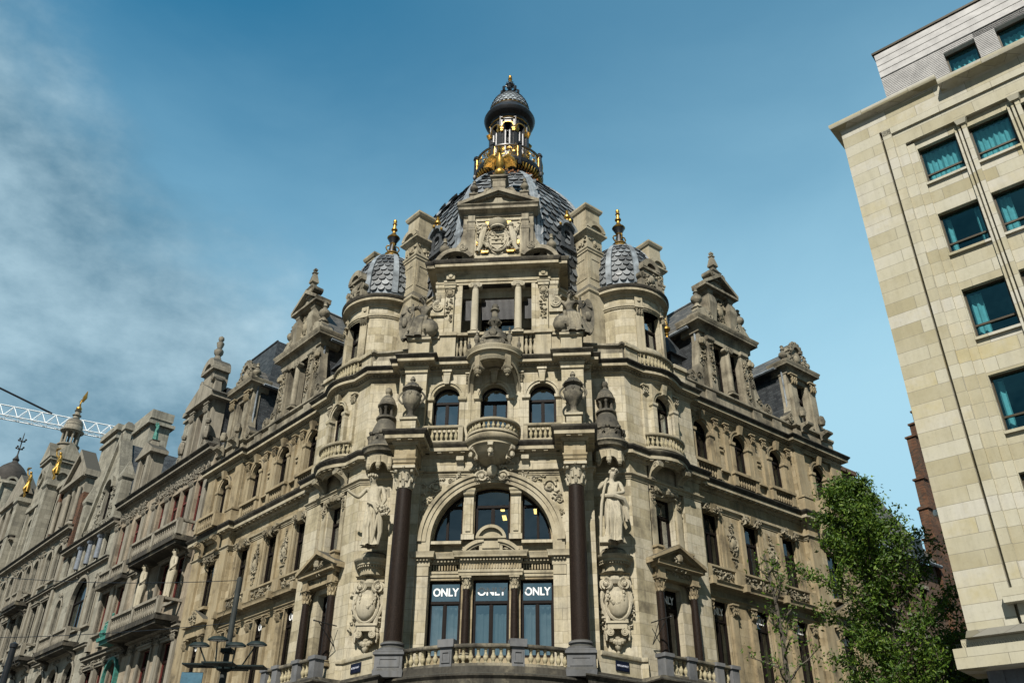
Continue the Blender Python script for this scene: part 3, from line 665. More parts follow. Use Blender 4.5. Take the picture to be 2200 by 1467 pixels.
# --- string courses and cornices round the whole front
part(MB().sweep(P_LOW, mold(1.0, .24), 15.02), 'string_course', 'trim')
part(MB().sweep(P_FLAT, mold(.8, .16), 19.84), 'string_course', 'trim')
m = MB().sweep(P_MID, corn(.95, .98), 15.86); m.dentils(P_MID, .1, .30, 15.98, 16.08, .17, .26)
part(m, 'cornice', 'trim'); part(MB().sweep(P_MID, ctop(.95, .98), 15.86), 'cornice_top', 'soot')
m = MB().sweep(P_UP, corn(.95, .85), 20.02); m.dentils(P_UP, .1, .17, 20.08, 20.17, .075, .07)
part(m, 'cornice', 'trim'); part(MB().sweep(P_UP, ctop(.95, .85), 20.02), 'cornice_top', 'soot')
# ledge at the foot of the first floor, with the projecting balconies of the turret bays
PB = full([(0, 0), (4.05, 0), (4.05, -.95), (4.9, -.18), (5.55, .42), (5.85, .40), wp(-.2, 1.15), wp(3.9, 1.15), wp(3.9, .1), wp(16.5, .1), wp(16.5, -7)])
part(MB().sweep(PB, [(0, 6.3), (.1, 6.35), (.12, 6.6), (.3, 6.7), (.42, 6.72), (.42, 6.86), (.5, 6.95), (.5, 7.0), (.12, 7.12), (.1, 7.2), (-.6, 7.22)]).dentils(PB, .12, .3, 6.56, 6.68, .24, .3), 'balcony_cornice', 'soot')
half = [(4.05, -.95), (4.9, -.13), (5.55, .50), (5.85, .46), wp(-.2, 1.02), wp(3.8, 1.02), wp(3.8, .3)]
for s in SIDES:
    f = FW[s]
    pts = [(x * s, y) for x, y in half]; pts = pts if s > 0 else pts[::-1]
    a = pts[:4] if s > 0 else pts[3:]
    part(MB().sweep(a, [(-.1, 7.2), (.06, 7.2), (.06, 7.78), (.12, 7.8), (.14, 7.86), (.14, 7.94), (-.1, 7.97)]), 'parapet', 'stone')
    b = [wp(.25, 1.02, s), wp(3.8, 1.02, s), wp(3.8, .3, s)]; b = b if s > 0 else b[::-1]
    balustrade(b, 7.2, 7.97, .13, 'balustrade', 'dark', spacing=.26, bk=1.15, separate=True)
    m = MB()
    for t in (.1, 1.35, 2.9, 3.8): m.box(f, t - .2, t + .2, .82, 1.22, 7.2, 7.86); m.box(f, t - .25, t + .25, .78, 1.27, 7.86, 7.99)
    part(m, 'pedestal', 'blue')
    m = MB(); m.box(f, -.2, 16.5, -.9, .1, 6.9, 7.2); m.box(f, -.3, 3.9, -.9, 1.15, 6.9, 7.2)
    m.sweep([wp(3.9, -.4, s), wp(16.5, -.4, s)] if s > 0 else [wp(16.5, -.4, s), wp(3.9, -.4, s)], [(0, 7.2), (.3, 7.2), (.3, 7.5), (.36, 7.55), (.36, 7.65), (0, 7.7)])
    part(m, 'balcony_floor', 'dark')
# front bow balcony
def bowarc(r, a, k=20): return [(r * sin(-a + 2 * a * i / k), 2.8 - r * cos(-a + 2 * a * i / k)) for i in range(k + 1)]
A = math.asin(2.98 / 5.0)
balustrade(bowarc(4.92, A), 7.22, 7.97, .13, 'balustrade', 'dark', spacing=.262, bk=1.2, separate=True, skip=lambda p: abs(abs(p[0]) - 1.22) < .3)
A2 = math.asin(4.0 / 5.3)
part(MB().sweep(bowarc(4.95, A2, 28), [(-1.2, 6.0), (0, 6.0), (.02, 6.4), (.2, 6.52), (.3, 6.55), (.3, 6.78), (.38, 6.88), (.38, 6.94), (.2, 7.0), (.16, 7.22), (-.3, 7.24), (-2, 7.24)]).dentils(bowarc(4.95, A2, 28), .05, .26, 6.42, 6.54, .24, .38), 'balcony', 'soot', label='bowed balcony of dark streaked stone')
m = MB()
for s in SIDES:
    a = math.asin(1.22 / 4.95); f = rot(-a * -s, (1.22 * s, 2.8 - 4.92 * cos(a)))
    m.box(f, -.22, .22, -.17, .2, 7.2, 7.86); m.box(f, -.3, .3, -.25, .25, 7.86, 8.12); m.prism(Fr(f.o, f.u, -f.n), rect(-.16, .16, 7.34, 7.74), .1, .2, [rect(-.11, .11, 7.4, 7.68)])
part(m, 'pedestal', 'blue')

# --- decoration of the front, third floor
m = MB()
for c in (-2.08, 0, 2.08):
    arc_band(m, F0, c, 18.68, .585, .70, -.1, .05, k=18); arc_band(m, F0, c, 18.68, .70, .80, -.1, .09, k=18)
    m.frust(F0, c, .1, .2, .2, 19.28, .34, .3, 19.9); m.box(F0, c - .21, c + .21, 0, .28, 19.84, 19.94)
    for d in (-1, 1): m.box(F0, *sorted((c + d * .585, c + d * .82)), -.1, .05, 17.2, 18.5); m.stack(F0, c + d * .70, .0, [(.26, .18, 18.48), (.36, .28, 18.54), (.36, .28, 18.68)])
part(m, 'window_surround', 'stone')
m = MB()
for s in SIDES:                                             # piers behind the urns, capped
    m.stack(F0, s * 3.4, .1, [(.94, .64, 19.7), (1.0, .72, 19.74), (1.0, .72, 19.9), (1.1, .84, 19.98), (1.1, .84, 20.02)])
    m.box(F0, *sorted((s * 1.0, s * 1.25)), -.1, .04, 16.5, 19.8)
    m.pilcap(F0, *sorted((s * 1.0, s * 1.25)), .08, 19.35, 19.82)
part(m, 'pier', 'stone')
for s in SIDES:
    balustrade([(s * 2.08 - .78, -.25), (s * 2.08 + .78, -.25)], 16.42, 17.22, .1, spacing=.2, separate=False)
    m = MB()
    for x in (s * 1.36, s * 2.84): m.box(F0, x - .1, x + .1, .05, .36, 16.42, 17.2)
    part(m, 'pedestal', 'trim')
# urns on the column blocks
for s in SIDES:
    o = MB(); o.stack(F0, s * 3.41, .95, [(.72, .72, 16.4), (.72, .72, 16.5), (.62, .62, 16.52), (.62, .62, 17.05), (.74, .74, 17.09), (.74, .74, 17.18), (.5, .5, 17.26)])
    part(o, 'urn_pedestal', 'stone')
    u = MB(); c = (s * 3.41, -.95, 17.24); urn(u, c, 2.05, .92, 18)
    for i in range(8): a = 2 * pi * i / 8; u.ball((c[0] + .36 * cos(a), c[1] + .36 * sin(a), c[2] + 1.08), .09, .09, .1, 6); u.ball((c[0] + .40 * cos(a), c[1] + .40 * sin(a), c[2] + 1.40), .06, .06, .06, 5); u.ball((c[0] + .2 * cos(a), c[1] + .2 * sin(a), c[2] + 1.62), .07, .07, .06, 5)
    for d in (-1, 1): u.tube([(c[0] + d * (.36 + .2 * sin(pi * i / 8)), c[1], c[2] + .72 + .6 * i / 8) for i in range(9)], .045, 6)
    tag(u.build('stone_urn', M['dark']), 'sooty carved lidded urn standing above the %s brown column' % ('right' if s > 0 else 'left'), 'urn', 'lidded urns above the brown columns')
# --- oriel: round balcony on a bowl, and a hood with a little dome over the middle window
m = MB(); m.lathe([(.12, 15.35), (.35, 15.42), (.62, 15.6), (.88, 15.85), (1.0, 16.05), (1.06, 16.1), (1.06, 16.2), (1.16, 16.28), (1.2, 16.4), (1.2, 16.46), (1.08, 16.5), (1.06, 16.62), (0, 16.64)], (0, 0, 0), 36, -pi, 0)
m2 = MB()
for a in (-55, 0, 55): b = radians(a - 90); f = Fr((.78 * cos(b), .78 * sin(b)), (-sin(b), cos(b)), (cos(b), sin(b))); m2.console(f, 0, .2, 15.55, 16.12, .34); m2.ball((0, .26, 15.72), .12, .1, .14, 6, f)
part(m, 'oriel_bowl', 'trim'); part(m2, 'bracket', 'statue')
arc = [(1.02 * cos(radians(a)), 1.02 * sin(radians(a))) for a in range(-180, 1, 9)]
balustrade(arc, 16.6, 17.2, .1, 'balustrade', 'trim', spacing=.2, separate=True)
m = MB(); m.ball((0, .18, 15.2), .24, .2, .32, 10, F0); m.ball((0, .3, 15.25), .12, .12, .18, 8, F0); m.relief(F0, -.75, .75, 14.75, 15.1, .08, R, 2.0, .12)
for s in SIDES: m.spiral(F0, s * .42, 14.95, .26, .16, 1.6, s, 0, .07); m.leaves(F0, *sorted((s * .3, s * .9)), 15.2, 15.7, .1, 12, .15, R, .1)
for s in SIDES: m.console(F0, s * 1.35, .3, 15.25, 15.85, .25); m.leaves(F0, s * 1.35 - .12, s * 1.35 + .12, 14.95, 15.3, .05, 6, .1, R)
part(m, 'keystone_mask', 'statue', label='carved head among scrolls at the crown of the big arch')
m = MB(); K = 40
def hz(a): return 19.95 - 1.15 * (abs(a) / (pi / 2)) ** 3.2
vs = []
for i in range(K + 1):
    a = -pi / 2 + pi * i / K
    for r, z in ((1.06, hz(a)), (1.06, 20.2), (.92, hz(a)), (.92, 20.0)): vs.append((r * sin(a), -r * cos(a), z))
fs = []
for i in range(K): j = 4 * i; q = j + 4; fs += [(j, q, q + 1, j + 1), (j, q, q + 2, j + 2), (j + 2, q + 2, q + 3, j + 3)]
m.add(vs, fs)
for dz, rr in ((0.0, 1.12), (.1, 1.09)):
    m.tube([(rr * sin(-pi / 2 + pi * i / K), -rr * cos(-pi / 2 + pi * i / K), hz(-pi / 2 + pi * i / K) + .04 + dz) for i in range(K + 1)], .045, 6)
m.lathe([(.0, 20.02), (1.04, 20.03), (1.08, 20.1), (1.12, 20.18), (1.14, 20.3), (1.28, 20.36), (1.28, 20.46), (1.34, 20.54), (1.34, 20.6), (0, 20.66)], (0, 0, 0), 40, -pi, 0)
part(m, 'hood', 'trim')
m = MB()
for a in (-35, 35): b = radians(a - 90); f = Fr((1.06 * cos(b), 1.06 * sin(b)), (-sin(b), cos(b)), (cos(b), sin(b))); m.box(f, -.13, .13, -.1, .12, 19.62, 20.2); m.stack(f, 0, 0, [(.3, .3, 19.52), (.38, .36, 19.6), (.3, .3, 19.68)]); m.ball((0, .04, 19.42), .19, .17, .15, 8, f); m.ball((0, .04, 19.28), .09, .09, .1, 6, f)
part(m, 'pendant', 'carved')
m = MB(); m.lathe([(.86, 20.6), (.86, 20.8), (.62, 20.84), (.62, 21.02), (.70, 21.04), (.70, 21.10), (.62, 21.14), (.60, 21.3), (.50, 21.5), (.34, 21.68), (.2, 21.78), (.2, 21.84), (.15, 21.9), (.17, 21.98), (.27, 22.1), (.28, 22.2), (.2, 22.34), (.14, 22.4), (.13, 22.72), (.2, 22.78), (.2, 22.84), (.13, 22.9), (.15, 23.0), (.12, 23.1), (0, 23.16)], (0, -.45, 0), 28)
for i in range(8): a = 2 * pi * i / 8; m.ball((.26 * cos(a), -.45 + .26 * sin(a), 22.15), .06, .06, .07, 6); m.leaves(Fr((0, -.45), (cos(a), sin(a)), (-sin(a), cos(a))), .3, .5, 21.5, 21.7, 0, 2, .1, R)
m.ball((0, -1.02, 21.3), .2, .16, .2, 8); m.ball((0, -1.0, 21.5), .1, .1, .14, 6)
for s in SIDES:
    finial(m, (s * .72, -.95, 20.62), 1.0, .55); finial(m, (s * 1.1, -.5, 20.62), .75, .55); m.scroll(Fr((s * .4, -1.15), (1, 0), (0, -1)), 0, 20.75, .14, -.1, .1, s)
part(m, 'hood_dome', 'dark')
# ---------------------------------------------------------------- niches: canopy above, bracket and cartouche below
for s in SIDES:
    cx, cy = s * 4.78, -.35; f = Fr((cx, -.6 + 1.2), (1, 0), (0, -1))     # f.n runs out of the niche wall
    side = 'right' if s > 0 else 'left'
    m = MB(); c = (0, .1, 0)
    m.lathe([(0, 15.98), (.66, 16.0), (.70, 16.06), (.70, 16.14), (.82, 16.2), (.86, 16.32), (.92, 16.38), (.92, 16.44), (.75, 16.52), (.70, 16.6), (.62, 16.8), (.60, 17.0), (.66, 17.06), (.66, 17.12), (.6, 17.16), (.56, 17.35), (.47, 17.6), (.38, 17.8), (.36, 17.88), (.44, 17.93), (.44, 18.0), (.40, 18.04), (0, 18.06)], c, 28, fr=f)
    m.lathe([(0, 18.5), (.36, 18.52), (.42, 18.56), (.42, 18.64), (.36, 18.68), (.36, 18.76), (.31, 18.9), (.2, 19.06), (.1, 19.12), (.08, 19.2), (.13, 19.28), (.15, 19.38), (.12, 19.47), (0, 19.56)], c, 20, fr=f)
    for i in range(6): a = 2 * pi * i / 6 + .5; m.lathe([(.07, 18.04), (.06, 18.4), (.09, 18.44), (.09, 18.52)], (.27 * cos(a), .1 + .27 * sin(a), 0), 8, fr=f)
    m.lathe([(.12, 18.04), (.12, 18.52)], c, 8, fr=f)
    for i in range(8):
        a = 2 * pi * i / 8; q = Fr(f(.62 * cos(a), .1 + .62 * sin(a), 0), f.u * -sin(a) + f.n * cos(a), f.u * cos(a) + f.n * sin(a))
        m.frust(q, 0, .0, .22, .1, 16.6, .16, .16, 16.98); m.ball((0, .06, 17.1), .11, .1, .09, 6, q); m.spiral(q, .14, 16.9, .1, .05, 1.2, 1, 0, .03)
    part(m, 'canopy', 'dark', label='sooty round canopy with a small pillared lantern over the %s niche' % side)
    m = MB(); K = 24; vs = []; fs = []
    for i in range(K + 1):
        t = -100 + 200 * i / K; a = radians(t); z = 15.72 - .34 * abs(sin(radians(t * 2.2))) ** 8 - .25 * (abs(t) / 100) ** 4
        for r, h in ((.68, z), (.68, 16.05), (.58, z), (.58, 16.0)): p = f(r * sin(a), .1 + r * cos(a), h); vs.append(p)
    for i in range(K): j = 4 * i; q = j + 4; fs += [(j, q, q + 1, j + 1), (j, q, q + 2, j + 2), (j + 2, q + 2, q + 3, j + 3)]
    m.add(vs, fs); m.lathe([(0, 15.97), (.62, 15.97)], c, 20, fr=f)
    for t in (-42, 0, 42): a = radians(t); x, n = .66 * sin(a), .1 + .66 * cos(a); m.lathe([(0, 15.34), (.04, 15.36), (.09, 15.42), (.07, 15.46), (.11, 15.52), (.12, 15.62), (.1, 15.66), (.1, 15.98)], (x, n, 0), 8, fr=f)
    part(m, 'canopy_hood', 'trim')
    m = MB(); c = (0, .0, 0)                                   # half-round bracket under the statue
    m.lathe([(.45, 11.05), (.5, 11.1), (.5, 11.32), (.54, 11.34), (.54, 11.42), (.66, 11.46), (.66, 11.54), (.76, 11.62), (.78, 11.7), (.62, 11.76), (.56, 11.78), (.52, 11.92), (.44, 12.02), (0, 12.06)], c, 28, 0, pi, fr=f)
    for i in range(18): a = pi * (i + .5) / 18; q = Fr(f(.56 * cos(a), .56 * sin(a), 0), f.u * -sin(a) + f.n * cos(a), f.u * cos(a) + f.n * sin(a)); m.box(q, -.025, .025, -.04, .07, 11.37, 11.44)
    m.stack(f, 0, .0, [(1.1, .5, 10.85), (1.1, .5, 11.0), (1.2, .7, 11.05)])
    part(m, 'statue_bracket', 'trim')
    m = MB()                                                   # cartouche: scrolls, oval shield, garland, drop
    m.ball((.08 * s, .22, 9.95), .42, .26, .62, 14, f); m.tube([f(.08 * s + .46 * cos(2 * pi * i / 20), .24, 9.95 + .66 * sin(2 * pi * i / 20)) for i in range(21)], .07, 6)
    for d in (-1, 1): m.spiral(f, d * .36, 10.62, .24, .34, 1.7, d, pi / 2, .07); m.scroll(f, d * .40, 10.62, .22, 0, .3, d); m.tube([f(d * (.45 + .12 * sin(k * .7)), .18, 10.4 - .16 * k) for k in range(10)], [.1, .11, .1, .09, .08, .08, .09, .1, .08, .04], 6)
    m.ball((0, .25, 10.78), .26, .22, .2, 8, f); m.box(f, -.36, .36, 0, .28, 8.98, 9.2); m.box(f, -.42, .42, 0, .32, 9.18, 9.26)
    for d in (-1, 1): m.scroll(f, d * .27, 8.85, .14, 0, .34, d)
    m.festoon(f, -.42, .42, 8.85, .35, .1, R, .1); m.relief(f, -.62, .62, 9.2, 10.85, .05, R, 3.2, .16); m.festoon(f, -.3, .3, 10.3, .45, .36, R, .07)
    for d in (-1, 1):
        for k in range(7): m.ball((d * .56 + R.uniform(-.06, .06), .08, 10.3 - k * .12), .08, .09, .08, 6, f)
    m.leaves(f, .35, .68, 9.0, 10.6, .03, 14, .14, R, .09); m.leaves(f, -.68, -.35, 9.0, 10.6, .03, 14, .14, R, .09)
    m.lathe([(0, 8.06), (.05, 8.08), (.07, 8.14), (.04, 8.2), (.09, 8.26), (.13, 8.36), (.12, 8.5), (.07, 8.56), (.11, 8.6), (.12, 8.66), (.06, 8.72)], (0, .1, 0), 10, fr=f)
    part(m, 'cartouche', 'statue', label='carved cartouche with scrolls and a hanging garland under the %s statue' % side)
    # street name plate
    M.setdefault('plate', simple('dark_blue_enamel', (.004, .007, .022), .4)); M.setdefault('pale', simple('pale_lettering', (.5, .52, .6), .5, var=.05))
    f2 = Fr((4.82 * s, -.21), (.715 * s, .70), (.70 * s, -.715)); sg = thing('street_sign', 'dark blue street name plate on the ledge to the %s of the bow balcony' % side, 'street sign', 'dark blue street name plates')
    p = MB().prism(f2, rect(-.34, .34, 7.36, 7.70), .0, .09, back=True).prism(f2, rect(-.31, .31, 7.39, 7.67), .09, .097, [rect(-.295, .295, 7.405, 7.655)]); p.build('plate', M['plate'], sg)
    text_obj('KIPDORPVEST' if s > 0 else 'LEYSSTRAAT', 'lettering', f2, 0, .098, 7.53, .095, M['pale'], sg, s < 0)

# ---------------------------------------------------------------- turret bays and wings: mouldings, columns, pediments
for s in SIDES:
    f = FW[s]
    for t in (1.12, 3.08): column(f, t, .12, 8.1, 10.55, .17, 'granite', 'wtrim', .58)
    m = MB()
    m.box(f, .86, 3.34, -.2, .2, 11.13, 11.28); m.box(f, .92, 3.28, -.2, .14, 11.28, 11.5)
    for t in (1.12, 3.08): m.box(f, t - .2, t + .2, -.1, .3, 11.13, 11.5)
    m.sweep([wp(.8, .2, s), wp(3.4, .2, s)] if s > 0 else [wp(3.4, .2, s), wp(.8, .2, s)], [(-.4, 11.5), (.06, 11.5), (.08, 11.56), (.26, 11.6), (.26, 11.68), (.32, 11.74), (-.4, 11.76)])
    for a, b in (((.55, 11.72), (2.1, 12.42)), ((2.1, 12.42), (3.65, 11.72))):
        q = [(a[0], a[1]), (b[0], b[1]), (b[0], b[1] + .17), (a[0], a[1] + .11)]; m.prism(f, q, -.2, .5); m.prism(f, [(x, z - .1) for x, z in q], -.2, .36)
    m.prism(f, [(.7, 11.7), (3.5, 11.7), (2.1, 12.35)], -.2, .14)
    for t in (1.2, 3.0): m.stack(f, t, .1, [(.3, .3, 12.0), (.3, .3, 12.3), (.4, .4, 12.34), (.4, .4, 12.42)])
    m.box(f, 1.2, 3.0, -.2, .12, 12.3, 12.42)
    part(m, 'pediment', 'wtrim')
    m = MB(); m.ball((2.1, .42, 12.0), .15, .12, .18, 8, f); m.relief(f, 1.7, 2.5, 11.45, 12.1, .34, R, 2.5, .09); m.leaves(f, 1.2, 3.0, 11.27, 11.5, .14, 26, .1, R)
    m.leaves(f, 1.3, 2.9, 14.75, 15.05, -.1, 26, .16, R, .14); m.ball((2.1, .05, 14.92), .2, .16, .18, 8, f); m.festoon(f, 1.45, 2.75, 14.98, .1, -.05, R, .09)
    for t in (1.3, 2.9): m.leaves(f, t - .1, t + .1, 14.3, 14.9, -.05, 9, .1, R, .1)
    part(m, 'carving', 'carved')
    m = MB()
    for t in (1.25, 2.95): m.console(f, t, .3, 15.2, 15.95, .62)
    for t in (1.32, 2.88): m.box(f, t - .14, t + .14, -.3, -.06, 12.42, 14.9)
    m.box(f, 1.4, 2.8, -.3, .02, 12.24, 12.4)
    part(m, 'bracket', 'trim')
    # bowed balcony of the third floor
    bw = [wp(.95 + 2.3 * i / 14, .12 + .52 * sin(pi * i / 14) ** .7, s) for i in range(15)]; bw = bw if s > 0 else bw[::-1]
    m = MB().sweep(bw, [(-.4, 15.95), (-.1, 15.95), (.0, 16.1), (.12, 16.25), (.14, 16.4), (.06, 16.46), (.06, 16.55), (-.7, 16.56)]); part(m, 'bow_balcony', 'trim')
    balustrade(bw, 16.55, 17.3, .09, 'balustrade', 'trim', spacing=.2)
    # third-floor surrounds
    m = MB(); g_ = .25
    arc_band(m, f, 2.1, 18.85, .54, .66, g_ - .1, g_ + .05, k=16); arc_band(m, f, 2.1, 18.85, .66, .74, g_ - .1, g_ + .09, k=16); m.frust(f, 2.1, g_ + .1, .18, .16, 19.4, .3, .26, 19.86)
    for d in (-1, 1): m.stack(f, 2.1 + d * .66, g_ + .02, [(.24, .2, 17.3), (.24, .2, 18.62), (.34, .28, 18.7), (.34, .28, 18.82)])
    for t in (1.12, 3.08): m.box(f, t - .15, t + .15, 0, .12 if True else 0, 16.6, 19.2); m.pilcap(f, t - .15, t + .15, .14, 19.2, 19.7)
    part(m, 'window_surround', 'stone')
    for z0, z1, d in ((7.2, 15.0, 0), (16.5, 19.8, 0)):
        m = MB()
        for a, b in ((.0, .95), (3.3, 4.3)): m.box(f, a - .02, b, -.1, .06, z0, z0 + .55)
        part(m, 'plinth', 'stone')
    # wing, first floor: pilasters with capitals, ledge, carved band
    m = MB(); cp = MB(); CS = (5.3, 8.1, 10.95)
    for c in CS:
        for d in (-1, 1):
            m.box(f, c + d * .78 - .17, c + d * .78 + .17, -.45, -.26, 7.6, 10.5); cp.pilcap(f, c + d * .78 - .17, c + d * .78 + .17, -.24, 10.42, 10.95)
            m.box(f, *sorted((c + d * .53, c + d * .58)), -.45, -.36, 7.6, 11.0)
            m.box(f, *sorted((c + d * .53, c + d * .70)), -.45, -.33, 12.45, 14.9); m.box(f, *sorted((c + d * .72, c + d * .82)), -.45, -.30, 12.45, 14.9)
    wpath = [wp(4.3, -.4, s), wp(12.3, -.4, s)]; wpath = wpath if s > 0 else wpath[::-1]
    m.sweep(wpath, mold(.9, .2), 10.96); m.sweep(wpath, [(0, 11.42), (.05, 11.45), (.1, 11.52), (.36, 11.55), (.36, 11.66), (.42, 11.74), (0, 11.8)])
    m.sweep(wpath, [(0, 11.78), (.12, 11.78), (.12, 11.88), (.08, 11.9), (.08, 12.3), (.14, 12.34), (.2, 12.38), (.2, 12.46), (0, 12.5)])
    for t in (4.5, 6.7, 9.5, 12.1): m.box(f, t - .3, t + .3, -.3, -.16, 11.8, 12.36); m.box(f, t - .12, t + .12, -.3, .16, 11.5, 11.82)
    for c in CS: m.box(f, c - .74, c + .74, -.42, -.28, 14.86, 14.98); m.frust(f, c, -.35, .3, .3, 14.85, .4, .5, 15.24)
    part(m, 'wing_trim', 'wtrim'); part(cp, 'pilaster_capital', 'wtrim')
    m = MB()
    for a, b in ((4.85, 6.35), (7.05, 9.15), (9.85, 11.75)): m.leaves(f, a, b, 11.94, 12.28, -.3, int((b - a) * 22), .11, R, .07)
    for c in CS: m.leaves(f, c - .62, c + .62, 14.88, 15.18, -.3, 22, .17, R, .16); m.spiral(f, c - .4, 15.0, .15, -.12, 1.4, -1, 0); m.spiral(f, c + .4, 15.0, .15, -.12, 1.4, 1, 0)
    for t in (6.7, 9.5):                                       # tall carved ornaments between the windows
        m.ball((t, -.38, 13.75), .2, .1, .28, 8, f); m.tube([f(t + .27 * cos(2 * pi * i / 16), -.34, 13.75 + .38 * sin(2 * pi * i / 16)) for i in range(17)], .05, 5)
        m.leaves(f, t - .22, t + .22, 13.2, 14.3, -.39, 22, .13, R, .08); m.leaves(f, t - .1, t + .1, 14.2, 14.8, -.39, 10, .09, R, .07); m.box(f, t - .22, t + .22, -.42, -.34, 13.05, 13.1); m.leaves(f, t - .08, t + .08, 12.7, 13.0, -.39, 5, .08, R, .06)
    part(m, 'carving', 'carved')
    # wing, third floor: paired pilasters, arches, little balustrades
    m = MB(); cp = MB(); br = MB()
    for c in CS:
        arc_band(m, f, c, 18.9, .52, .66, -.5, -.33, k=16); arc_band(m, f, c, 18.9, .66, .75, -.5, -.29, k=16); m.frust(f, c, -.25, .18, .2, 19.42, .3, .36, 19.86)
        for d in (-1, 1):
            m.stack(f, c + d * .64, -.36, [(.26, .2, 17.2), (.26, .2, 18.66), (.36, .3, 18.74), (.36, .3, 18.88)])
            m.box(f, c + d * 1.0 - .15, c + d * 1.0 + .15, -.5, -.28, 16.6, 19.25); cp.pilcap(f, c + d * 1.0 - .15, c + d * 1.0 + .15, -.27, 19.22, 19.74)
            m.box(f, c + d * .78 - .12, c + d * .78 + .12, -.45, -.14, 16.6, 17.2)
        m.box(f, c - .95, c + .95, -.45, -.08, 17.16, 17.3)
        for k in range(7): br.lathe(baluster_prof(.5, .85), (c - .56 + .187 * k, -.24, 16.64), 8, fr=f)
    for t in (6.7, 9.5): m.box(f, t - .16, t + .16, -.45, -.3, 18.4, 18.5); m.box(f, t - .13, t + .13, -.45, -.33, 18.2, 18.3); m.box(f, t - .3, t + .3, -.45, -.22, 17.14, 17.22)
    part(m, 'wing_trim', 'wtrim'); part(cp, 'pilaster_capital', 'wtrim'); q = part(br, 'baluster_row', 'wtrim'); q['kind'] = 'stuff'
    # end bay
    m = MB(); cp = MB()
    for a, b in ((12.35, 13.1), (15.5, 16.4)): m.box(f, a, b, -.3, -.06, 6.9, 19.8); m.box(f, a - .04, b + .04, -.3, .06, 16.5, 17.25); m.box(f, a - .08, b + .08, -.3, .1, 17.2, 17.3)
    for z in (10.42,):
        for t in (13.45, 15.15): m.box(f, t - .15, t + .15, -.3, -.02, 7.6, z); cp.pilcap(f, t - .15, t + .15, 0, z, 10.95)
    arc_band(m, f, 14.3, 18.9, .52, .66, -.3, -.13, k=16); arc_band(m, f, 14.3, 18.9, .66, .75, -.3, -.09, k=16); m.frust(f, 14.3, -.05, .18, .2, 19.42, .3, .36, 19.86)
    for d in (-1, 1): m.stack(f, 14.3 + d * .64, -.16, [(.26, .2, 17.2), (.26, .2, 18.66), (.36, .3, 18.74), (.36, .3, 18.88)])
    m.box(f, 13.3, 15.3, -.2, .5, 16.4, 16.5); m.box(f, 13.2, 15.4, .38, .56, 17.1, 17.24)
    for k in range(9): m.lathe(baluster_prof(.6), (13.4 + .225 * k, .46, 16.5), 8, fr=f)
    for t in (13.25, 15.35): m.box(f, t - .12, t + .12, -.2, .58, 16.4, 17.12); m.console(f, t + (.1 if t < 14 else -.1), .28, 15.2, 15.95, .5)
    m.prism(f, [(13.05, 11.5), (15.55, 11.5), (15.55, 11.65), (14.3, 12.3), (13.05, 11.65)], -.2, .2)
    m.box(f, 13.2, 15.4, -.2, .0, 11.0, 11.5); m.box(f, 13.6, 15.0, -.2, .05, 12.26, 12.4)
    part(m, 'end_bay_trim', 'wtrim'); part(cp, 'pilaster_capital', 'wtrim')
    m = MB(); m.leaves(f, 13.7, 14.9, 14.76, 15.1, -.1, 24, .16, R, .14); m.leaves(f, 13.9, 14.7, 11.6, 12.1, .2, 16, .13, R, .1); part(m, 'carving', 'carved')
    # iron flag brackets beside the turret bay
    m = MB(); m.tube([f(.5, .1, 9.3), f(.5, 1.1, 9.35)], .025, 5); m.tube([f(.5, .1, 8.5), f(.5, .9, 9.32)], .02, 5); m.tube([f(.5, .1, 8.5), f(.5, .5, 9.31)], .015, 5); m.ball((.5, 1.12, 9.35), .04, .04, .04, 6, f)
    part(m, 'flag_bracket', 'black')

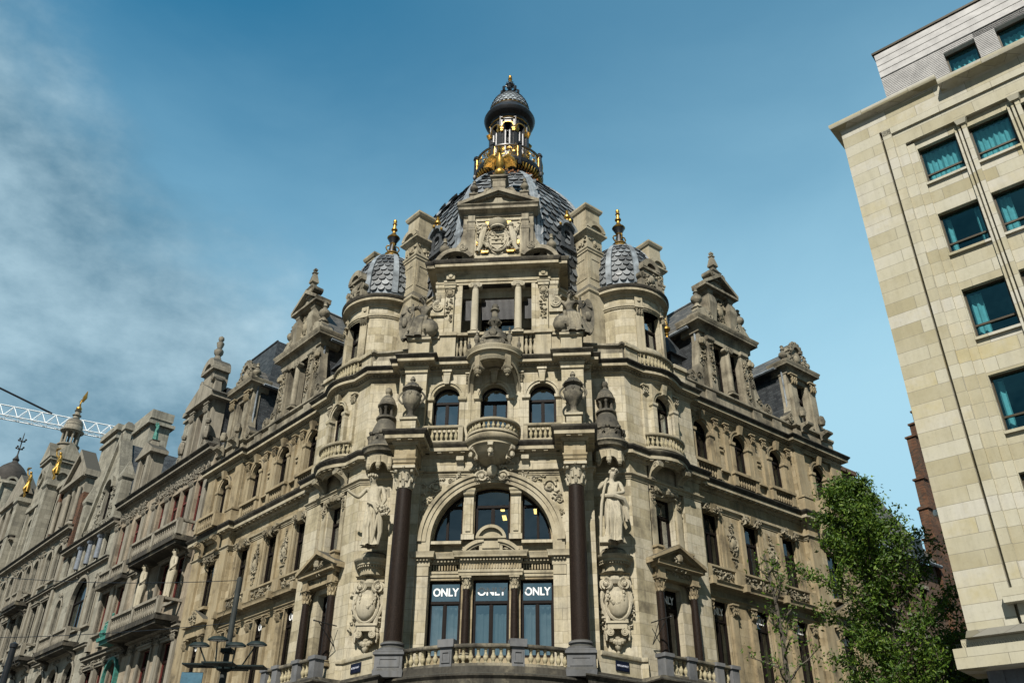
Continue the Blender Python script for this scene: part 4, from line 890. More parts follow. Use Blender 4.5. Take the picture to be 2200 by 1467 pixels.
# ---------------------------------------------------------------- attic parapet
TUR = {s: (6.05 * s, 3.5) for s in SIDES}
for s in SIDES:
    f = FW[s]; o = 1 if s > 0 else -1
    def pth(l): return l if s > 0 else l[::-1]
    m = MB(); pr = [(-.5, 20.55), (.0, 20.55), (.0, 21.3), (.05, 21.32), (.12, 21.4), (.12, 21.5), (-.5, 21.54)]
    m.sweep(pth([(s * 4.2, .1), (s * 4.6, .75), (s * 5.3, .75), (s * 5.65, .65)] if 0 else [(s * 3.9, .55), (s * 5.0, .7), (s * 5.55, .72), wp(0, 0, s), wp(1.0, 0, s)]), pr)
    m.sweep(pth([wp(3.2, 0, s), wp(4.3, 0, s), wp(4.3, -.4, s), wp(13.0, -.4, s), wp(13.0, -.15, s), wp(15.6, -.15, s), wp(15.6, -.3, s), wp(16.5, -.3, s)]), pr)
    for t in (4.9, 6.4, 10.0, 11.6): m.box(f, t - .35, t + .35, -.6, -.3, 20.6, 21.3)
    part(m, 'parapet', 'greytrim')
    bl = pth([wp(1.0 + 2.2 * i / 10, .26 * sin(pi * i / 10) ** .8, s) for i in range(11)])
    balustrade(bl, 20.62, 21.5, .1, 'balustrade', 'trim', spacing=.2)
    m = MB()
    for t in (.5, 3.7): m.box(f, t - .38, t + .38, -.4, .06, 20.6, 21.35); m.box(f, t - .43, t + .43, -.4, .16, 21.35, 21.54)
    part(m, 'pedestal', 'stone')
    # turret: wall with a window cut between 17 degrees either side of the bay's axis
    cx, cy = TUR[s]; a0 = atan2(FW[s].n.y, FW[s].n.x); da = radians(17); fa = rot(a0 + pi / 2, (cx, cy)); ft = Fr((cx, cy), f.u, f.n)
    m = MB(); r = 1.8
    m.lathe([(r, 20.4), (r, 22.0)], (cx, cy, 0), 40); m.lathe([(r, 24.0), (r, 24.75)], (cx, cy, 0), 40); m.lathe([(r, 22.0), (r, 24.0)], (cx, cy, 0), 36, a0 + da, a0 + 2 * pi - da)
    for d in (-1, 1): p = ft(d * r * sin(da), r * cos(da), 0); m.box(ft, d * r * sin(da) - .01, d * r * sin(da) + .01, r * cos(da) - .5, r * cos(da), 22.0, 24.0)
    part(m, 'turret_wall', 'stone')
    window(CB, ft, rect(-r * sin(da), r * sin(da), 22.0, 24.0), r * cos(da) - .3, 23.2, True, .07)
    m = MB(); m.lathe([(r, 24.05), (r + .05, 24.08), (r + .05, 24.14), (r + .09, 24.16), (r + .1, 24.26), (r, 24.28)], (cx, cy, 0), 44)
    m.lathe([(r, 24.7), (r + .06, 24.74), (r + .06, 24.84), (r + .12, 24.9), (r + .34, 24.94), (r + .34, 25.08), (r + .1, 25.1)], (cx, cy, 0), 48)
    part(MB().lathe([(r + .2, 25.07), (r + .36, 25.08), (r + .42, 25.17), (r + .42, 25.25), (r - .1, 25.34), (0, 25.4)], (cx, cy, 0), 48), 'turret_cornice_top', 'soot')
    for d in (-1, 1):
        for w, zz in ((.19, 0),):
            q = rot(a0 + d * radians(25) - pi / 2 + pi, (cx, cy)); q = Fr((cx, cy), (-sin(a0 + d * radians(25)), cos(a0 + d * radians(25))), (cos(a0 + d * radians(25)), sin(a0 + d * radians(25))))
            m.box(q, -.19, .19, r - .1, r + .09, 21.5, 23.7); m.pilcap(q, -.19, .19, r + .1, 23.66, 24.1); m.box(q, -.19, .19, r - .1, r + .1, 24.1, 24.72); m.ball((0, r + .12, 24.5), .1, .06, .1, 8, q)
    part(m, 'turret_cornice', 'trim')
    # aedicule on the turret cornice
    m = MB(); q = ft.at(0, r + .0); m.box(q, -.5, .5, -.3, .12, 25.2, 26.5); m.box(q, -.72, -.5, -.2, .16, 25.2, 25.75); m.box(q, .5, .72, -.2, .16, 25.2, 25.75); m.box(q, -.6, .6, -.34, .22, 26.4, 26.55)
    arc_band(m, q, 0, 26.5, .32, .6, -.34, .24, k=14); m.prism(q, [(.34 * cos(pi * i / 12), 26.5 + .34 * sin(pi * i / 12)) for i in range(13)], -.34, .05); m.ball((0, .14, 25.9), .22, .12, .28, 8, q); m.leaves(q, -.45, .45, 25.4, 26.3, .1, 20, .15, R, .1)
    for d in (-1, 1): m.scroll(q, d * .66, 25.95, .17, -.1, .16, d)
    part(m, 'aedicule', 'greytrim')
    # turret dome in scales, with lead ribs and a gilded finial
    DP = [(1.80, 25.36), (1.80, 25.55), (1.68, 25.62), (1.70, 25.95), (1.70, 26.4), (1.65, 26.9), (1.53, 27.45), (1.32, 27.95), (1.0, 28.4), (.70, 28.68), (.45, 28.82)]
    m = MB().lathe(DP, (cx, cy, 0), 40); d = part(m, 'turret_dome', 'leadroof')
    sc = MB(); rows = 11
    def at(prof, z):
        for (r0, z0), (r1, z1) in zip(prof, prof[1:]):
            if z0 <= z <= z1 and z1 > z0: return r0 + (r1 - r0) * (z - z0) / (z1 - z0)
        return prof[-1][0]
    def scales(mb, cx, cy, prof, z0, z1, rows, width, aa=0.0, ab=2 * pi, poly=None):
        for j in range(rows):
            za = z0 + (z1 - z0) * j / rows; zb = za + (z1 - z0) / rows * 1.25; ra, rb = at(prof, za), at(prof, min(zb, prof[-1][1]))
            k = max(3, int((ab - aa) * ra / width)); st = (ab - aa) / k
            for i in range(-1 if j % 2 else 0, k):
                a = aa + st * (i + (.5 if j % 2 else 0)) + R.uniform(-.003, .003)
                lift = .06 + R.uniform(0, .03); vs = []
                for u, v in ((0, 1), (0, .45), (.12, .18), (.32, .03), (.5, 0), (.68, .03), (.88, .18), (1, .45), (1, 1)):
                    t = a + st * (u * .96 + .02); rr = ra + (rb - ra) * v + lift * (1 - v) + .012
                    if poly: rr = rr * cos(poly / 2) / cos(((t - aa) % poly) - poly / 2) if False else rr
                    vs.append((cx + rr * cos(t), cy + rr * sin(t), za + (zb - za) * v))
                mb.add(vs, [tuple(range(9))])
    for k in range(8): scales(sc, cx, cy, DP, 25.75, 28.55, 9, .34, a0 + radians(22.5 + 45 * k + 4), a0 + radians(22.5 + 45 * (k + 1) - 4))
    sc.build('roof_scales', M['scale'], d, False)
    rb = MB()
    for k in range(8):
        a = a0 + radians(22.5 + 45 * k); q = Fr((cx, cy), (-sin(a), cos(a)), (cos(a), sin(a)))
        zs = [25.62 + 3.1 * i / 14 for i in range(15)]; vs = []
        for z in zs:
            r_ = at(DP, z); w = .11 * r_ / 1.6 + .03
            for x, e in ((-w, .0), (-w, .13), (w, .13), (w, .0)): vs.append(q(x, r_ + e, z))
        rb.add(vs, [(4 * i + j, 4 * i + j + 1, 4 * i + 5 + j, 4 * i + 4 + j) for i in range(14) for j in range(3)])
    rb.build('rib', M['leadroof'], d)
    fn = MB().lathe([(.62, 28.7), (.62, 28.78), (.44, 28.86), (.44, 29.0), (.3, 29.1), (.27, 29.3), (.15, 29.75), (.13, 29.85), (.28, 30.15), (.31, 30.28), (.25, 30.4), (.1, 30.5), (.1, 30.6), (.06, 30.8)], (cx, cy, 0), 16); fo = part(fn, 'dome_finial', 'black')
    gd = MB().lathe([(.47, 28.84), (.5, 28.9), (.47, 28.97)], (cx, cy, 0), 20).lathe([(.36, 29.08), (.40, 29.14), (.36, 29.2), (.30, 29.24)], (cx, cy, 0), 20).lathe([(.14, 29.8), (.19, 29.86), (.14, 29.92)], (cx, cy, 0), 14).lathe([(.31, 30.22), (.35, 30.28), (.31, 30.34)], (cx, cy, 0), 16).lathe([(.1, 30.44), (.16, 30.52), (.1, 30.6), (.09, 30.75), (.17, 30.82), (.17, 30.88), (.1, 30.94), (.08, 31.15), (.13, 31.22), (.08, 31.3), (.11, 31.42), (.08, 31.52), (0, 31.57)], (cx, cy, 0), 14)
    for k in range(4): a = pi / 2 * k + .4; gd.tube([(cx + q * cos(a), cy + q * sin(a), z) for q, z in ((.16, 29.75), (.3, 29.72), (.36, 29.58), (.3, 29.44), (.24, 29.38))], .04, 6)
    for k in range(8): a = a0 + radians(22.5 + 45 * k); gd.ball((cx + .62 * cos(a), cy + .62 * sin(a), 28.72), .1, .1, .06, 6)
    gd.build('gilding', M['gold'], fo)
    # tall chimney between loggia and turret, second one behind the turret
    for cxx, cyy, zb, zt, w in ((4.35 * s, 2.45, 21, 30.6, 1.0), (7.9 * s, 7.2, 22, 31.7, .95)):
        q = Fr((cxx, cyy), f.u, f.n); m = MB(); h = w / 2
        m.stack(q, 0, 0, [(w * 1.5, w * 1.5, zb), (w * 1.5, w * 1.5, 24.9), (w * 1.62, w * 1.62, 25.0), (w * 1.62, w * 1.62, 25.12), (w, w, 25.6), (w, w, zt - 3.0), (w * 1.08, w * 1.08, zt - 2.96), (w * 1.08, w * 1.08, zt - 2.86), (w * 1.16, w * 1.16, zt - 2.8), (w * 1.16, w * 1.16, zt - 2.7), (w * 1.0, w * 1.0, zt - 2.66), (w * 1.02, w * 1.02, zt - 2.0), (w * 1.2, w * 1.2, zt - 1.92), (w * 1.45, w * 1.45, zt - 1.78), (w * 1.45, w * 1.45, zt - 1.68), (w * .95, w * .95, zt - 1.5), (w * .95, w * .95, zt - .3), (w * 1.1, w * 1.1, zt - .24), (w * 1.22, w * 1.22, zt - .1), (w * 1.22, w * 1.22, zt)])
        for fq in (q, Fr((cxx, cyy), -q.u, -q.n)):
            arc_band(m, fq, 0, zt - 1.72, h * .8, h * 1.3, h, h * 1.45, radians(12), radians(168), 12); m.prism(fq, [(h * .9 * cos(pi * i / 10), zt - 1.7 + h * .9 * sin(pi * i / 10)) for i in range(11)], h, h * 1.2)
        for qq in (Fr((cxx, cyy), q.u, q.n), Fr((cxx, cyy), q.n, -q.u), Fr((cxx, cyy), q.n, q.u)):
            m.ball((0, h * 1.05, zt - 2.35), .13, .1, .17, 8, qq); m.leaves(qq, -h * .9, h * .9, zt - 2.6, zt - 2.1, h, 8, .13, R, .08)
            m.prism(qq, rect(-h * .8, h * .8, 26, zt - 3.2), h - .02, h + .025, [rect(-h * .55, h * .55, 26.2, zt - 3.4)])
        part(m, 'chimney', 'trim')
# ---------------------------------------------------------------- loggia on the attic storey
m = MB()
for s in SIDES:
    m.box(F0, *sorted((s * 2.93, s * 3.86)), -1.2, .32, 20.55, 21.42); m.stack(F0, s * 3.4, -.1, [(.95, .95, 21.4), (1.06, 1.06, 21.46), (1.06, 1.06, 21.56), (.9, .9, 21.6)])
    m.box(F0, *sorted((s * 1.85, s * 2.95)), -.9, .0, 20.55, 21.75); m.box(F0, *sorted((s * 1.8, s * 2.5)), -.9, .08, 20.55, 21.78); m.box(F0, *sorted((s * 1.75, s * 2.55)), -.9, .16, 21.78, 21.95)
    m.box(F0, *sorted((s * 2.55, s * 3.0)), -.9, .08, 21.68, 21.8); m.box(F0, *sorted((s * .6, s * 1.25)), -.9, -.02, 20.55, 21.8)
m.box(F0, -1.85, 1.85, -.9, -.7, 20.55, 21.8); m.box(F0, -1.85, 1.85, -.9, .06, 20.5, 20.72); m.box(F0, -1.85, 1.85, -.5, .08, 21.8, 21.94)
part(m, 'podium', 'trim')
b = MB()
for s in SIDES:
    for k in range(3): b.lathe(baluster_prof(1.08, 1.25), (s * (1.38 + .19 * k), -.14, 20.72), 10, fr=F0)
q = part(b, 'baluster_row', 'trim'); q['kind'] = 'stuff'
m = MB()
for s in SIDES:
    m.box(F0, *sorted((s * 2.4, s * 2.85)), -3.2, -.22, 21.6, 25.0); m.box(F0, *sorted((s * 1.75, s * 2.42)), -.6, -.14, 21.9, 24.9)
m.box(F0, -2.85, 2.85, -3.4, -.2, 24.74, 25.5)
m.prism(F0, rect(-2.45, 2.45, 21.4, 24.8), -1.95, -1.55, [arch_pts(-.88, .88, 21.6, 23.9, 14, .5)])
m.box(F0, -2.5, 2.5, -3.1, -.2, 21.5, 21.62)
part(m, 'loggia_wall', 'stone')
window(CB, F0, arch_pts(-.88, .88, 21.6, 23.9, 14, .5), -1.75, 23.5, True, .1, depth=2.4)
m = MB(); m.box(F0, -2.42, 2.42, -1.6, -.15, 24.60, 24.72); part(m, 'loggia_ceiling', 'soot')  # ceiling coloured dark to stand in for the loggia's deep shade
m = MB()                                                    # dark netting rods hung across the bays
for i in range(64):
    x = -1.74 + 3.48 * i / 63
    if abs(abs(x) - 1.0) > .2: m.box(F0, x - .011, x + .011, -.62, -.6, 23.0, 24.6)
M['net'] = M['black']; WHOLE.add('bird_netting'); part(m, 'bird_netting', 'net')
m = MB(); m.sweep([(-2.85, 3), (-2.85, .2), (-2.45, .2), (-2.45, .1), (2.45, .1), (2.45, .2), (2.85, .2), (2.85, 3)], [(-.3, 24.66), (.02, 24.66), (.02, 24.78), (.06, 24.8), (.06, 24.92), (.02, 24.94), (.02, 25.26), (.06, 25.3), (.1, 25.4), (.46, 25.44), (.46, 25.6), (-.4, 25.62)])
part(MB().sweep([(-2.85, 3), (-2.85, .2), (-2.45, .2), (-2.45, .1), (2.45, .1), (2.45, .2), (2.85, .2), (2.85, 3)], [(.3, 25.59), (.48, 25.6), (.56, 25.72), (.56, 25.79), (-.4, 25.87)]), 'cornice_top', 'soot')
m.box(F0, -2.85, 2.85, -3, 0, 25.7, 25.84); part(m, 'loggia_cornice', 'trim')
m = MB()
for s in SIDES:
    m.box(F0, *sorted((s * 1.98, s * 2.38)), -.2, .0, 21.95, 24.5); m.stack(F0, s * 2.18, -.05, [(.44, .16, 24.4), (.5, .22, 24.44), (.5, .22, 24.54), (.58, .3, 24.6), (.58, .3, 24.66)])
    m.box(F0, *sorted((s * 1.98, s * 2.38)), -.2, .06, 24.94, 25.3); m.ball((s * 2.18, .06, 25.1), .13, .07, .12, 8, F0)
    m.stack(F0, s * 2.63, -.16, [(.4, .2, 23.9), (.46, .3, 24.1), (.5, .34, 24.2), (.4, .2, 24.26), (.4, .2, 24.4), (.5, .3, 24.5), (.5, .3, 24.66)])
    m.prism(F0, [(s * 2.42, 23.95), (s * 2.42, 23.1), (s * 3.0, 23.1), (s * 3.08, 23.3), (s * 2.98, 23.65), (s * 2.84, 23.85)], -.3, -.05); m.scroll(F0, s * 2.72, 23.45, .25, -.2, .02, -s)
    m.box(F0, *sorted((s * 2.42, s * 3.05)), -.4, .0, 22.95, 23.12); m.box(F0, *sorted((s * 2.42, s * 2.9)), -.4, -.1, 21.95, 22.95)
    m.box(F0, *sorted((s * 1.62, s * 1.8)), -.3, -.1, 21.95, 24.66)
part(m, 'pilaster', 'stone')
m = MB()
for s in SIDES:
    m.leaves(F0, s * 2.18 - .14, s * 2.18 + .14, 22.6, 23.9, .0, 30, .09, R, .06); m.ball((s * 2.18, .03, 24.15), .15, .08, .17, 8, F0); m.tube([F0(s * 2.18 + .19 * cos(2 * pi * i / 12), .03, 24.15 + .2 * sin(2 * pi * i / 12)) for i in range(13)], .035, 5)
part(m, 'carving', 'carved')
for s in SIDES: column(F0, s * 1.0, -.12, 22.12, 24.4, .175, 'statue', 'statue', .28, ionic=True)
# ---------------------------------------------------------------- gable with the coat of arms
FG = Fr((0, .15), (1, 0), (0, -1))
m = MB(); m.box(FG, -1.65, 1.65, -.8, 0, 25.8, 28.9); m.prism(FG, rect(-1.14, 1.14, 26.25, 28.5), 0, .08, [rect(-1.06, 1.06, 26.38, 28.42)]); m.box(FG, -1.1, 1.1, 0, .14, 25.9, 26.22)
part(m, 'gable_wall', 'stone')
m = MB()
for s in SIDES:
    m.stack(FG, s * 1.32, .0, [(.42, .3, 25.86), (.42, .3, 26.2), (.46, .34, 26.26), (.34, .24, 26.3), (.36, .26, 27.3), (.4, .28, 27.8), (.44, .32, 27.84), (.44, .32, 27.95), (.36, .26, 28.0), (.36, .26, 28.3), (.44, .34, 28.36), (.34, .26, 28.42), (.34, .26, 28.75)])
    m.stack(FG, s * 1.57, -.085, [(.3, .2, 26.0), (.3, .2, 28.0), (.36, .26, 28.1), (.36, .26, 28.2), (.3, .2, 28.3), (.3, .2, 28.8)])
    m.prism(FG, [(s * 1.7, 26.0), (s * 1.7, 27.9), (s * 1.8, 27.6), (s * 1.84, 27.3), (s * 2.0, 27.05), (s * 2.1, 26.8), (s * 2.08, 26.45), (s * 1.95, 26.3)], -.3, -.05); m.scroll(FG, s * 1.9, 26.72, .2, -.3, .02, s)
    # broken segmental pediment with scroll ends
    a0, a1 = (radians(62), radians(150)); arc_band(m, FG, s * 1.62 * 1.0 + s * .36, 25.62, .82, 1.02, -.4, .36, *((pi - a1 - .15, pi - a0 + .5) if s > 0 else (a0 - .5, a1 + .15)), 12)
    m.scroll(FG, s * 1.62, 26.62, .2, -.4, .40, -s); m.prism(FG, [(s * 1.55, 25.8), (s * 2.75, 25.8), (s * 2.5, 26.2), (s * 2.1, 26.5), (s * 1.7, 26.55)], -.4, -.05)
m.sweep([(-1.68, .9), (-1.68, .1), (1.68, .1), (1.68, .9)], [(-.3, 28.7), (.02, 28.7), (.05, 28.86), (.2, 28.95), (.28, 29.0), (.28, 29.14), (.36, 29.24), (.36, 29.28), (-.4, 29.32)])
for s in SIDES: m.prism(FG, [(s * 2.0, 29.28), (0, 30.12), (0, 30.34), (s * 2.02, 29.46)], -.6, .36); m.prism(FG, [(s * 1.9, 29.24), (0, 30.02), (0, 30.12), (s * 1.9, 29.34)], -.6, .26)
m.prism(FG, [(-1.8, 29.2), (1.8, 29.2), (0, 30.05)], -.6, .05); m.stack(FG, 0, .05, [(.5, .3, 29.3), (.5, .3, 29.55), (.3, .3, 29.75)])
part(m, 'gable_trim', 'greytrim')
m = MB()
m.stack(FG, 0, -.15, [(.66, .6, 29.9), (.62, .56, 30.5), (.66, .6, 30.55), (.62, .58, 30.9), (.70, .64, 30.95), (.70, .64, 31.02), (.9, .84, 31.12), (.9, .84, 31.2), (.7, .66, 31.26), (.6, .56, 31.36)])
for s in SIDES:
    m.scroll(FG, s * .55, 30.36, .24, -.35, .0, s); m.prism(FG, [(s * .35, 30.0), (s * .35, 30.55), (s * .75, 30.52), (s * 1.05, 30.1), (s * 1.4, 29.75), (s * 1.75, 29.6), (s * 1.8, 29.3)], -.35, -.1)
    m.stack(FG, s * 1.28, -.1, [(.36, .36, 29.5), (.36, .36, 30.1), (.46, .46, 30.14), (.46, .46, 30.22), (.3, .3, 30.26)]); finial(m, (s * 1.28, .25, 30.22), 1.0, .95); m.scroll(FG, s * 1.66, 29.75, .16, -.3, .0, s)
    m.stack(FG, s * 2.58, 0, [(.4, .4, 25.84), (.4, .4, 26.2), (.48, .48, 26.24), (.3, .3, 26.3)]); finial(m, (s * 2.58, .15, 26.28), 1.25, .9)
part(m, 'gable_top', 'greytrim')
m = MB()
m.prism(FG, rect(-1.06, 1.06, 26.38, 28.42), -.02, .02); gl = []
m.prism(FG, [(0, 26.55), (.36, 26.85), (.46, 27.3), (.44, 27.65), (-.44, 27.65), (-.46, 27.3), (-.36, 26.85)], .02, .2)
m.tube([FG(.5 * cos(2 * pi * i / 24), .18, 27.15 + .66 * sin(2 * pi * i / 24)) for i in range(25)], .06, 6)
m.lathe([(.34, 27.75), (.40, 27.82), (.38, 27.9), (.46, 28.05), (.48, 28.2), (.34, 28.26), (.1, 28.36)], (0, .12, 0), 14, fr=FG); m.ball((0, .16, 28.42), .12, .1, .12, 8, FG)
for k in range(3): m.box(FG, -.3, .3, .2, .24, 26.9 + .25 * k, 26.96 + .25 * k)
for s in SIDES:                                             # two winged beasts
    m.tube([FG(s * x, .16, z) for x, z in ((.95, 26.5), (.82, 26.8), (.78, 27.15), (.72, 27.5), (.66, 27.75), (.60, 27.95))], [.1, .12, .17, .18, .13, .09], 8); m.ball((s * .62, .2, 28.05), .13, .12, .13, 8, FG); m.ball((s * .5, .22, 28.0), .08, .08, .07, 6, FG)
    m.tube([FG(s * x, .2, z) for x, z in ((.72, 27.5), (.55, 27.45), (.46, 27.6))], [.08, .07, .06], 6); m.tube([FG(s * x, .2, z) for x, z in ((.78, 27.0), (.58, 26.9), (.5, 26.7))], [.1, .08, .06], 6)
    for k in range(5): m.tube([FG(s * .8, .1, 27.5 + .08 * k), FG(s * (.98 + .02 * k), .1, 27.7 + .12 * k), FG(s * (1.02), .08, 27.85 + .12 * k)], [.06, .06, .02], 5)
    m.spiral(FG, s * .85, 26.6, .14, .08, 1.3, s); m.leaves(FG, s * .7 - .3, s * .7 + .3, 26.42, 26.75, .03, 22, .12, R, .12); m.leaves(FG, s * .78 - .24, s * .78 + .24, 26.8, 28.2, .08, 40, .10, R, .16); m.leaves(FG, s * .5 - .12, s * .5 + .12, 26.7, 27.9, .12, 16, .09, R, .14)
m.leaves(FG, -.4, .4, 27.7, 28.35, .22, 16, .09, R, .14); m.leaves(FG, -.34, .34, 26.5, 27.6, .2, 16, .08, R, .08)
part(m, 'coat_of_arms', 'statue')
m = MB()
for s in SIDES: m.box(FG, s * .62 - .16, s * .62 + .16, .02, .19, 26.42, 26.52); m.prism(FG, [(s * .40, 27.85), (s * .66, 27.75), (s * .62, 28.36), (s * .34, 28.36)], .02, .08); m.box(FG, s * .98 - .06, s * .98 + .06, .02, .16, 26.9, 27.12); m.leaves(FG, s * .9 - .1, s * .9 + .1, 26.42, 26.6, .14, 4, .08, R, .05)
part(m, 'gilding', 'gold')
# gilded eagle on its ball
eg = thing('gilded_eagle', 'gilded eagle with half spread wings on a ball above the gable', 'statue')
m = MB(); m.ball((0, .3, 31.66), .29, .29, .29, 16); m.build('ball', M['gold'], eg)
m = MB(); m.tube([(0, .35, 31.95), (0, .3, 32.2), (0, .24, 32.5), (0, .16, 32.75), (0, .1, 32.9)], [.14, .23, .21, .13, .1], 10); m.ball((0, .04, 32.98), .12, .14, .11, 8); m.tube([(0, -.08, 32.98), (0, -.2, 32.93)], [.05, .015], 5); m.tube([(0, .45, 32.1), (0, .75, 31.9)], [.16, .1], 6)
m.build('body', M['gold'], eg)
for s in SIDES:
    m = MB()
    for k in range(9):
        t = k / 8; sx = s * (.16 + .42 * t); top = 32.75 - .12 * t + .15 * sin(pi * t)
        m.tube([(sx, .28 + .1 * t, top), (sx + s * .14, .3 + .1 * t, top - .35), (sx + s * (.16 + .1 * t), .3, top - .85 + .25 * t)], [.09, .1, .03], 5)
    m.tube([(s * .12, .25, 32.6), (s * .4, .3, 32.86), (s * .66, .36, 32.66), (s * .82, .36, 32.3)], [.1, .12, .1, .05], 6); m.build('wing', M['gold'], eg)

# ---------------------------------------------------------------- the great dome
DC = (0.0, 5.2); OCT = pi / 4
DPR = [(5.1, 24.6), (5.05, 25.3), (4.9, 25.5), (5.0, 26.5), (5.05, 27.3), (5.0, 28.3), (4.86, 29.3), (4.62, 30.3), (4.26, 31.3), (3.82, 32.2), (3.3, 33.0), (2.8, 33.6), (2.35, 34.1), (2.0, 34.4)]
def oc(a, r, z): return (DC[0] + r * sin(a), DC[1] - r * cos(a), z)
m = MB(); vs = [oc(OCT * (k + .5), r, z) for r, z in DPR for k in range(8)]
m.add(vs, [(j * 8 + k, j * 8 + (k + 1) % 8, (j + 1) * 8 + (k + 1) % 8, (j + 1) * 8 + k) for j in range(len(DPR) - 1) for k in range(8)]); DM = part(m, 'dome', 'leadroof', smooth=False)
sc = MB(); rows = 20
for k in range(-3, 4):
    for j in range(rows):
        za = 25.55 + (34.15 - 25.55) * (j / rows); zb = za + 8.6 / rows * 1.3; ra, rb = at(DPR, za), at(DPR, min(zb, 34.4)); h = 2 * ra * sin(OCT / 2); n = max(2, int(h / .50)); w = h / n
        fm = Fr((DC[0], DC[1]), (cos(OCT * k), sin(OCT * k)), (sin(OCT * k), -cos(OCT * k))); ca = cos(OCT / 2)
        for i in range(-1 if j % 2 else 0, n):
            x0 = max(-h / 2 - .05, -h / 2 + w * (i + (.5 if j % 2 else 0)))
            lift = .07 + R.uniform(0, .07); vs = []
            for u, v in ((0, 1), (0, .45), (.1, .2), (.3, .04), (.5, 0), (.7, .04), (.9, .2), (1, .45), (1, 1)):
                x = x0 + w * (u * .95 + .025); rr = (ra + (rb - ra) * v); vs.append(fm(x * rr / ra if False else x, rr * ca + lift * (1 - v) + .015, za + (zb - za) * v))
            sc.add(vs, [tuple(range(9))])
sc.build('roof_scales', M['scale'], DM, False)
rb = MB()
for k in range(8):
    a = OCT * (k + .5); zs = [25.5 + 8.8 * i / 22 for i in range(23)]
    for d in (-.16, .16): rb.tube([Vector(oc(a, at(DPR, z) + .05, z)) + Vector((cos(a), sin(a), 0)) * d * at(DPR, z) / 4.5 for z in zs], [.075 * (.5 + at(DPR, z) / 9) for z in zs], 6)
    rb.tube([oc(a, at(DPR, z) + .03, z) for z in zs], [.14 * (.4 + at(DPR, z) / 8) for z in zs], 6)
rb.build('rib', M['leadroof'], DM)
m = MB(); pts8 = [oc(OCT * (k - .5), 5.0, 0)[:2] for k in range(9)]
m.sweep(pts8, [(-.4, 24.2), (0, 24.2), (.05, 24.5), (.2, 24.6), (.3, 24.64), (.3, 24.8), (.38, 24.9), (.38, 24.98), (-.3, 25.1)]); part(m, 'dome_cornice', 'trim')
m = MB(); vs = [oc(OCT * (k + .5), 5.0, z) for z in (20, 24.4) for k in range(8)]; m.add(vs, [(k, (k + 1) % 8, 8 + (k + 1) % 8, 8 + k) for k in range(7)]); part(m, 'drum_wall', 'stone')
# lucarnes on the slanting faces
for s in SIDES:
    a = OCT * s; q = Fr((DC[0] + 4.05 * sin(a), DC[1] - 4.05 * cos(a)), (cos(a), sin(a)), (sin(a), -cos(a))); m = MB()
    m.prism(q, arch_pts(-.44, .44, 27.9, 29.0, 12, .42), -1.2, .70, [arch_pts(-.22, .22, 28.1, 28.75, 10)]); m.box(q, -.52, .52, -.9, .78, 27.78, 27.94); lo = part(m, 'lucarne', simple('dark_lead', (.05, .055, .06), .6, .1, .6, 3))
    r_ = MB(); arc_band(r_, q, 0, 28.9, .47, .64, -1.3, .86, radians(8), radians(172), 14); r_.build('hood', M['leadroof'], lo)
    z = MB(); z.lathe([(.1, 29.6), (.08, 29.7), (.17, 29.8), (.17, 29.9), (.07, 30.0), (.1, 30.08), (.06, 30.16), (.09, 30.24), (0, 30.32)], (0, .7, 0), 10, fr=q); z.ball((0, .93, 29.5), .09, .08, .1, 6, q)
    for d in (-1, 1): z.ball((d * .66, .9, 28.98), .09, .08, .09, 6, q)
    z.build('gilding', M['gold'], lo)
# lantern: rusty cresting, gilded gallery, arched drum, scaled cap, crown
def ring(f_, n): return [f_(2 * pi * i / n) for i in range(n)]
m = MB(); R2 = random.Random(3)
for i in range(120):
    a = 2 * pi * i / 120; m.ball(oc(a, 1.92 + R2.uniform(-.08, .08), 34.36 + R2.uniform(0, .2) + (.22 if i % 15 < 2 else 0)), R2.uniform(.05, .09), .07, R2.uniform(.05, .1), 6)
part(m, 'cresting', 'rust')
LN = MB(); LN.lathe([(1.9, 34.3), (1.7, 34.7), (1.55, 35.0), (1.6, 35.2), (1.95, 35.3), (2.02, 35.4), (2.02, 35.5), (1.98, 35.55), (1.98, 35.62), (0, 35.64)], (*DC, 0), 40).lathe([(1.0, 35.6), (1.0, 36.0), (1.3, 36.1), (1.3, 36.55), (1.2, 36.6), (1.2, 36.72)], (*DC, 0), 40); LO = part(LN, 'lantern', 'black')
m = MB()
for k in range(8):
    a = OCT * (k + .5); q = Fr(oc(a, 0, 0)[:2], (cos(a), sin(a)), (sin(a), -cos(a))); m.box(q, -.09, .09, 1.86, 2.1, 35.3, 36.55); m.box(q, -.12, .12, 1.84, 2.14, 36.5, 36.62); m.ball((0, 2.05, 35.15), .12, .12, .2, 6, q); m.lathe([(.1, 36.6), (.06, 36.66), (.09, 36.74), (0, 36.8)], (0, 1.98, 0), 8, fr=q)
for z in (35.55, 36.45): m.lathe([(1.9, z), (2.0, z), (2.0, z + .09), (1.9, z + .09), (1.9, z)], (*DC, 0), 40)
for k in range(8):                                          # drum piers, arches over them
    a = OCT * (k + .5); q = Fr(oc(a, 0, 0)[:2], (cos(a), sin(a)), (sin(a), -cos(a))); m.box(q, -.24, .24, .82, 1.14, 36.6, 39.3); m.box(q, -.11, .11, 1.1, 1.24, 36.6, 38.7); m.lathe([(.1, 36.7), (.09, 38.4)], (-.3, 1.06, 0), 8, fr=q).lathe([(.1, 36.7), (.09, 38.4)], (.3, 1.06, 0), 8, fr=q)
    b = OCT * k; q = Fr(oc(b, 0, 0)[:2], (cos(b), sin(b)), (sin(b), -cos(b)))
    m.prism(q, rect(-.48, .48, 38.4, 39.8), .85, 1.1, [[(-.30, 38.42)] + [(.30, 38.42)] + [(.30 * cos(pi * i / 10), 38.75 + .32 * sin(pi * i / 10)) for i in range(11)]])
m.lathe([(.55, 36.6), (.55, 39.6)], (*DC, 0), 16)
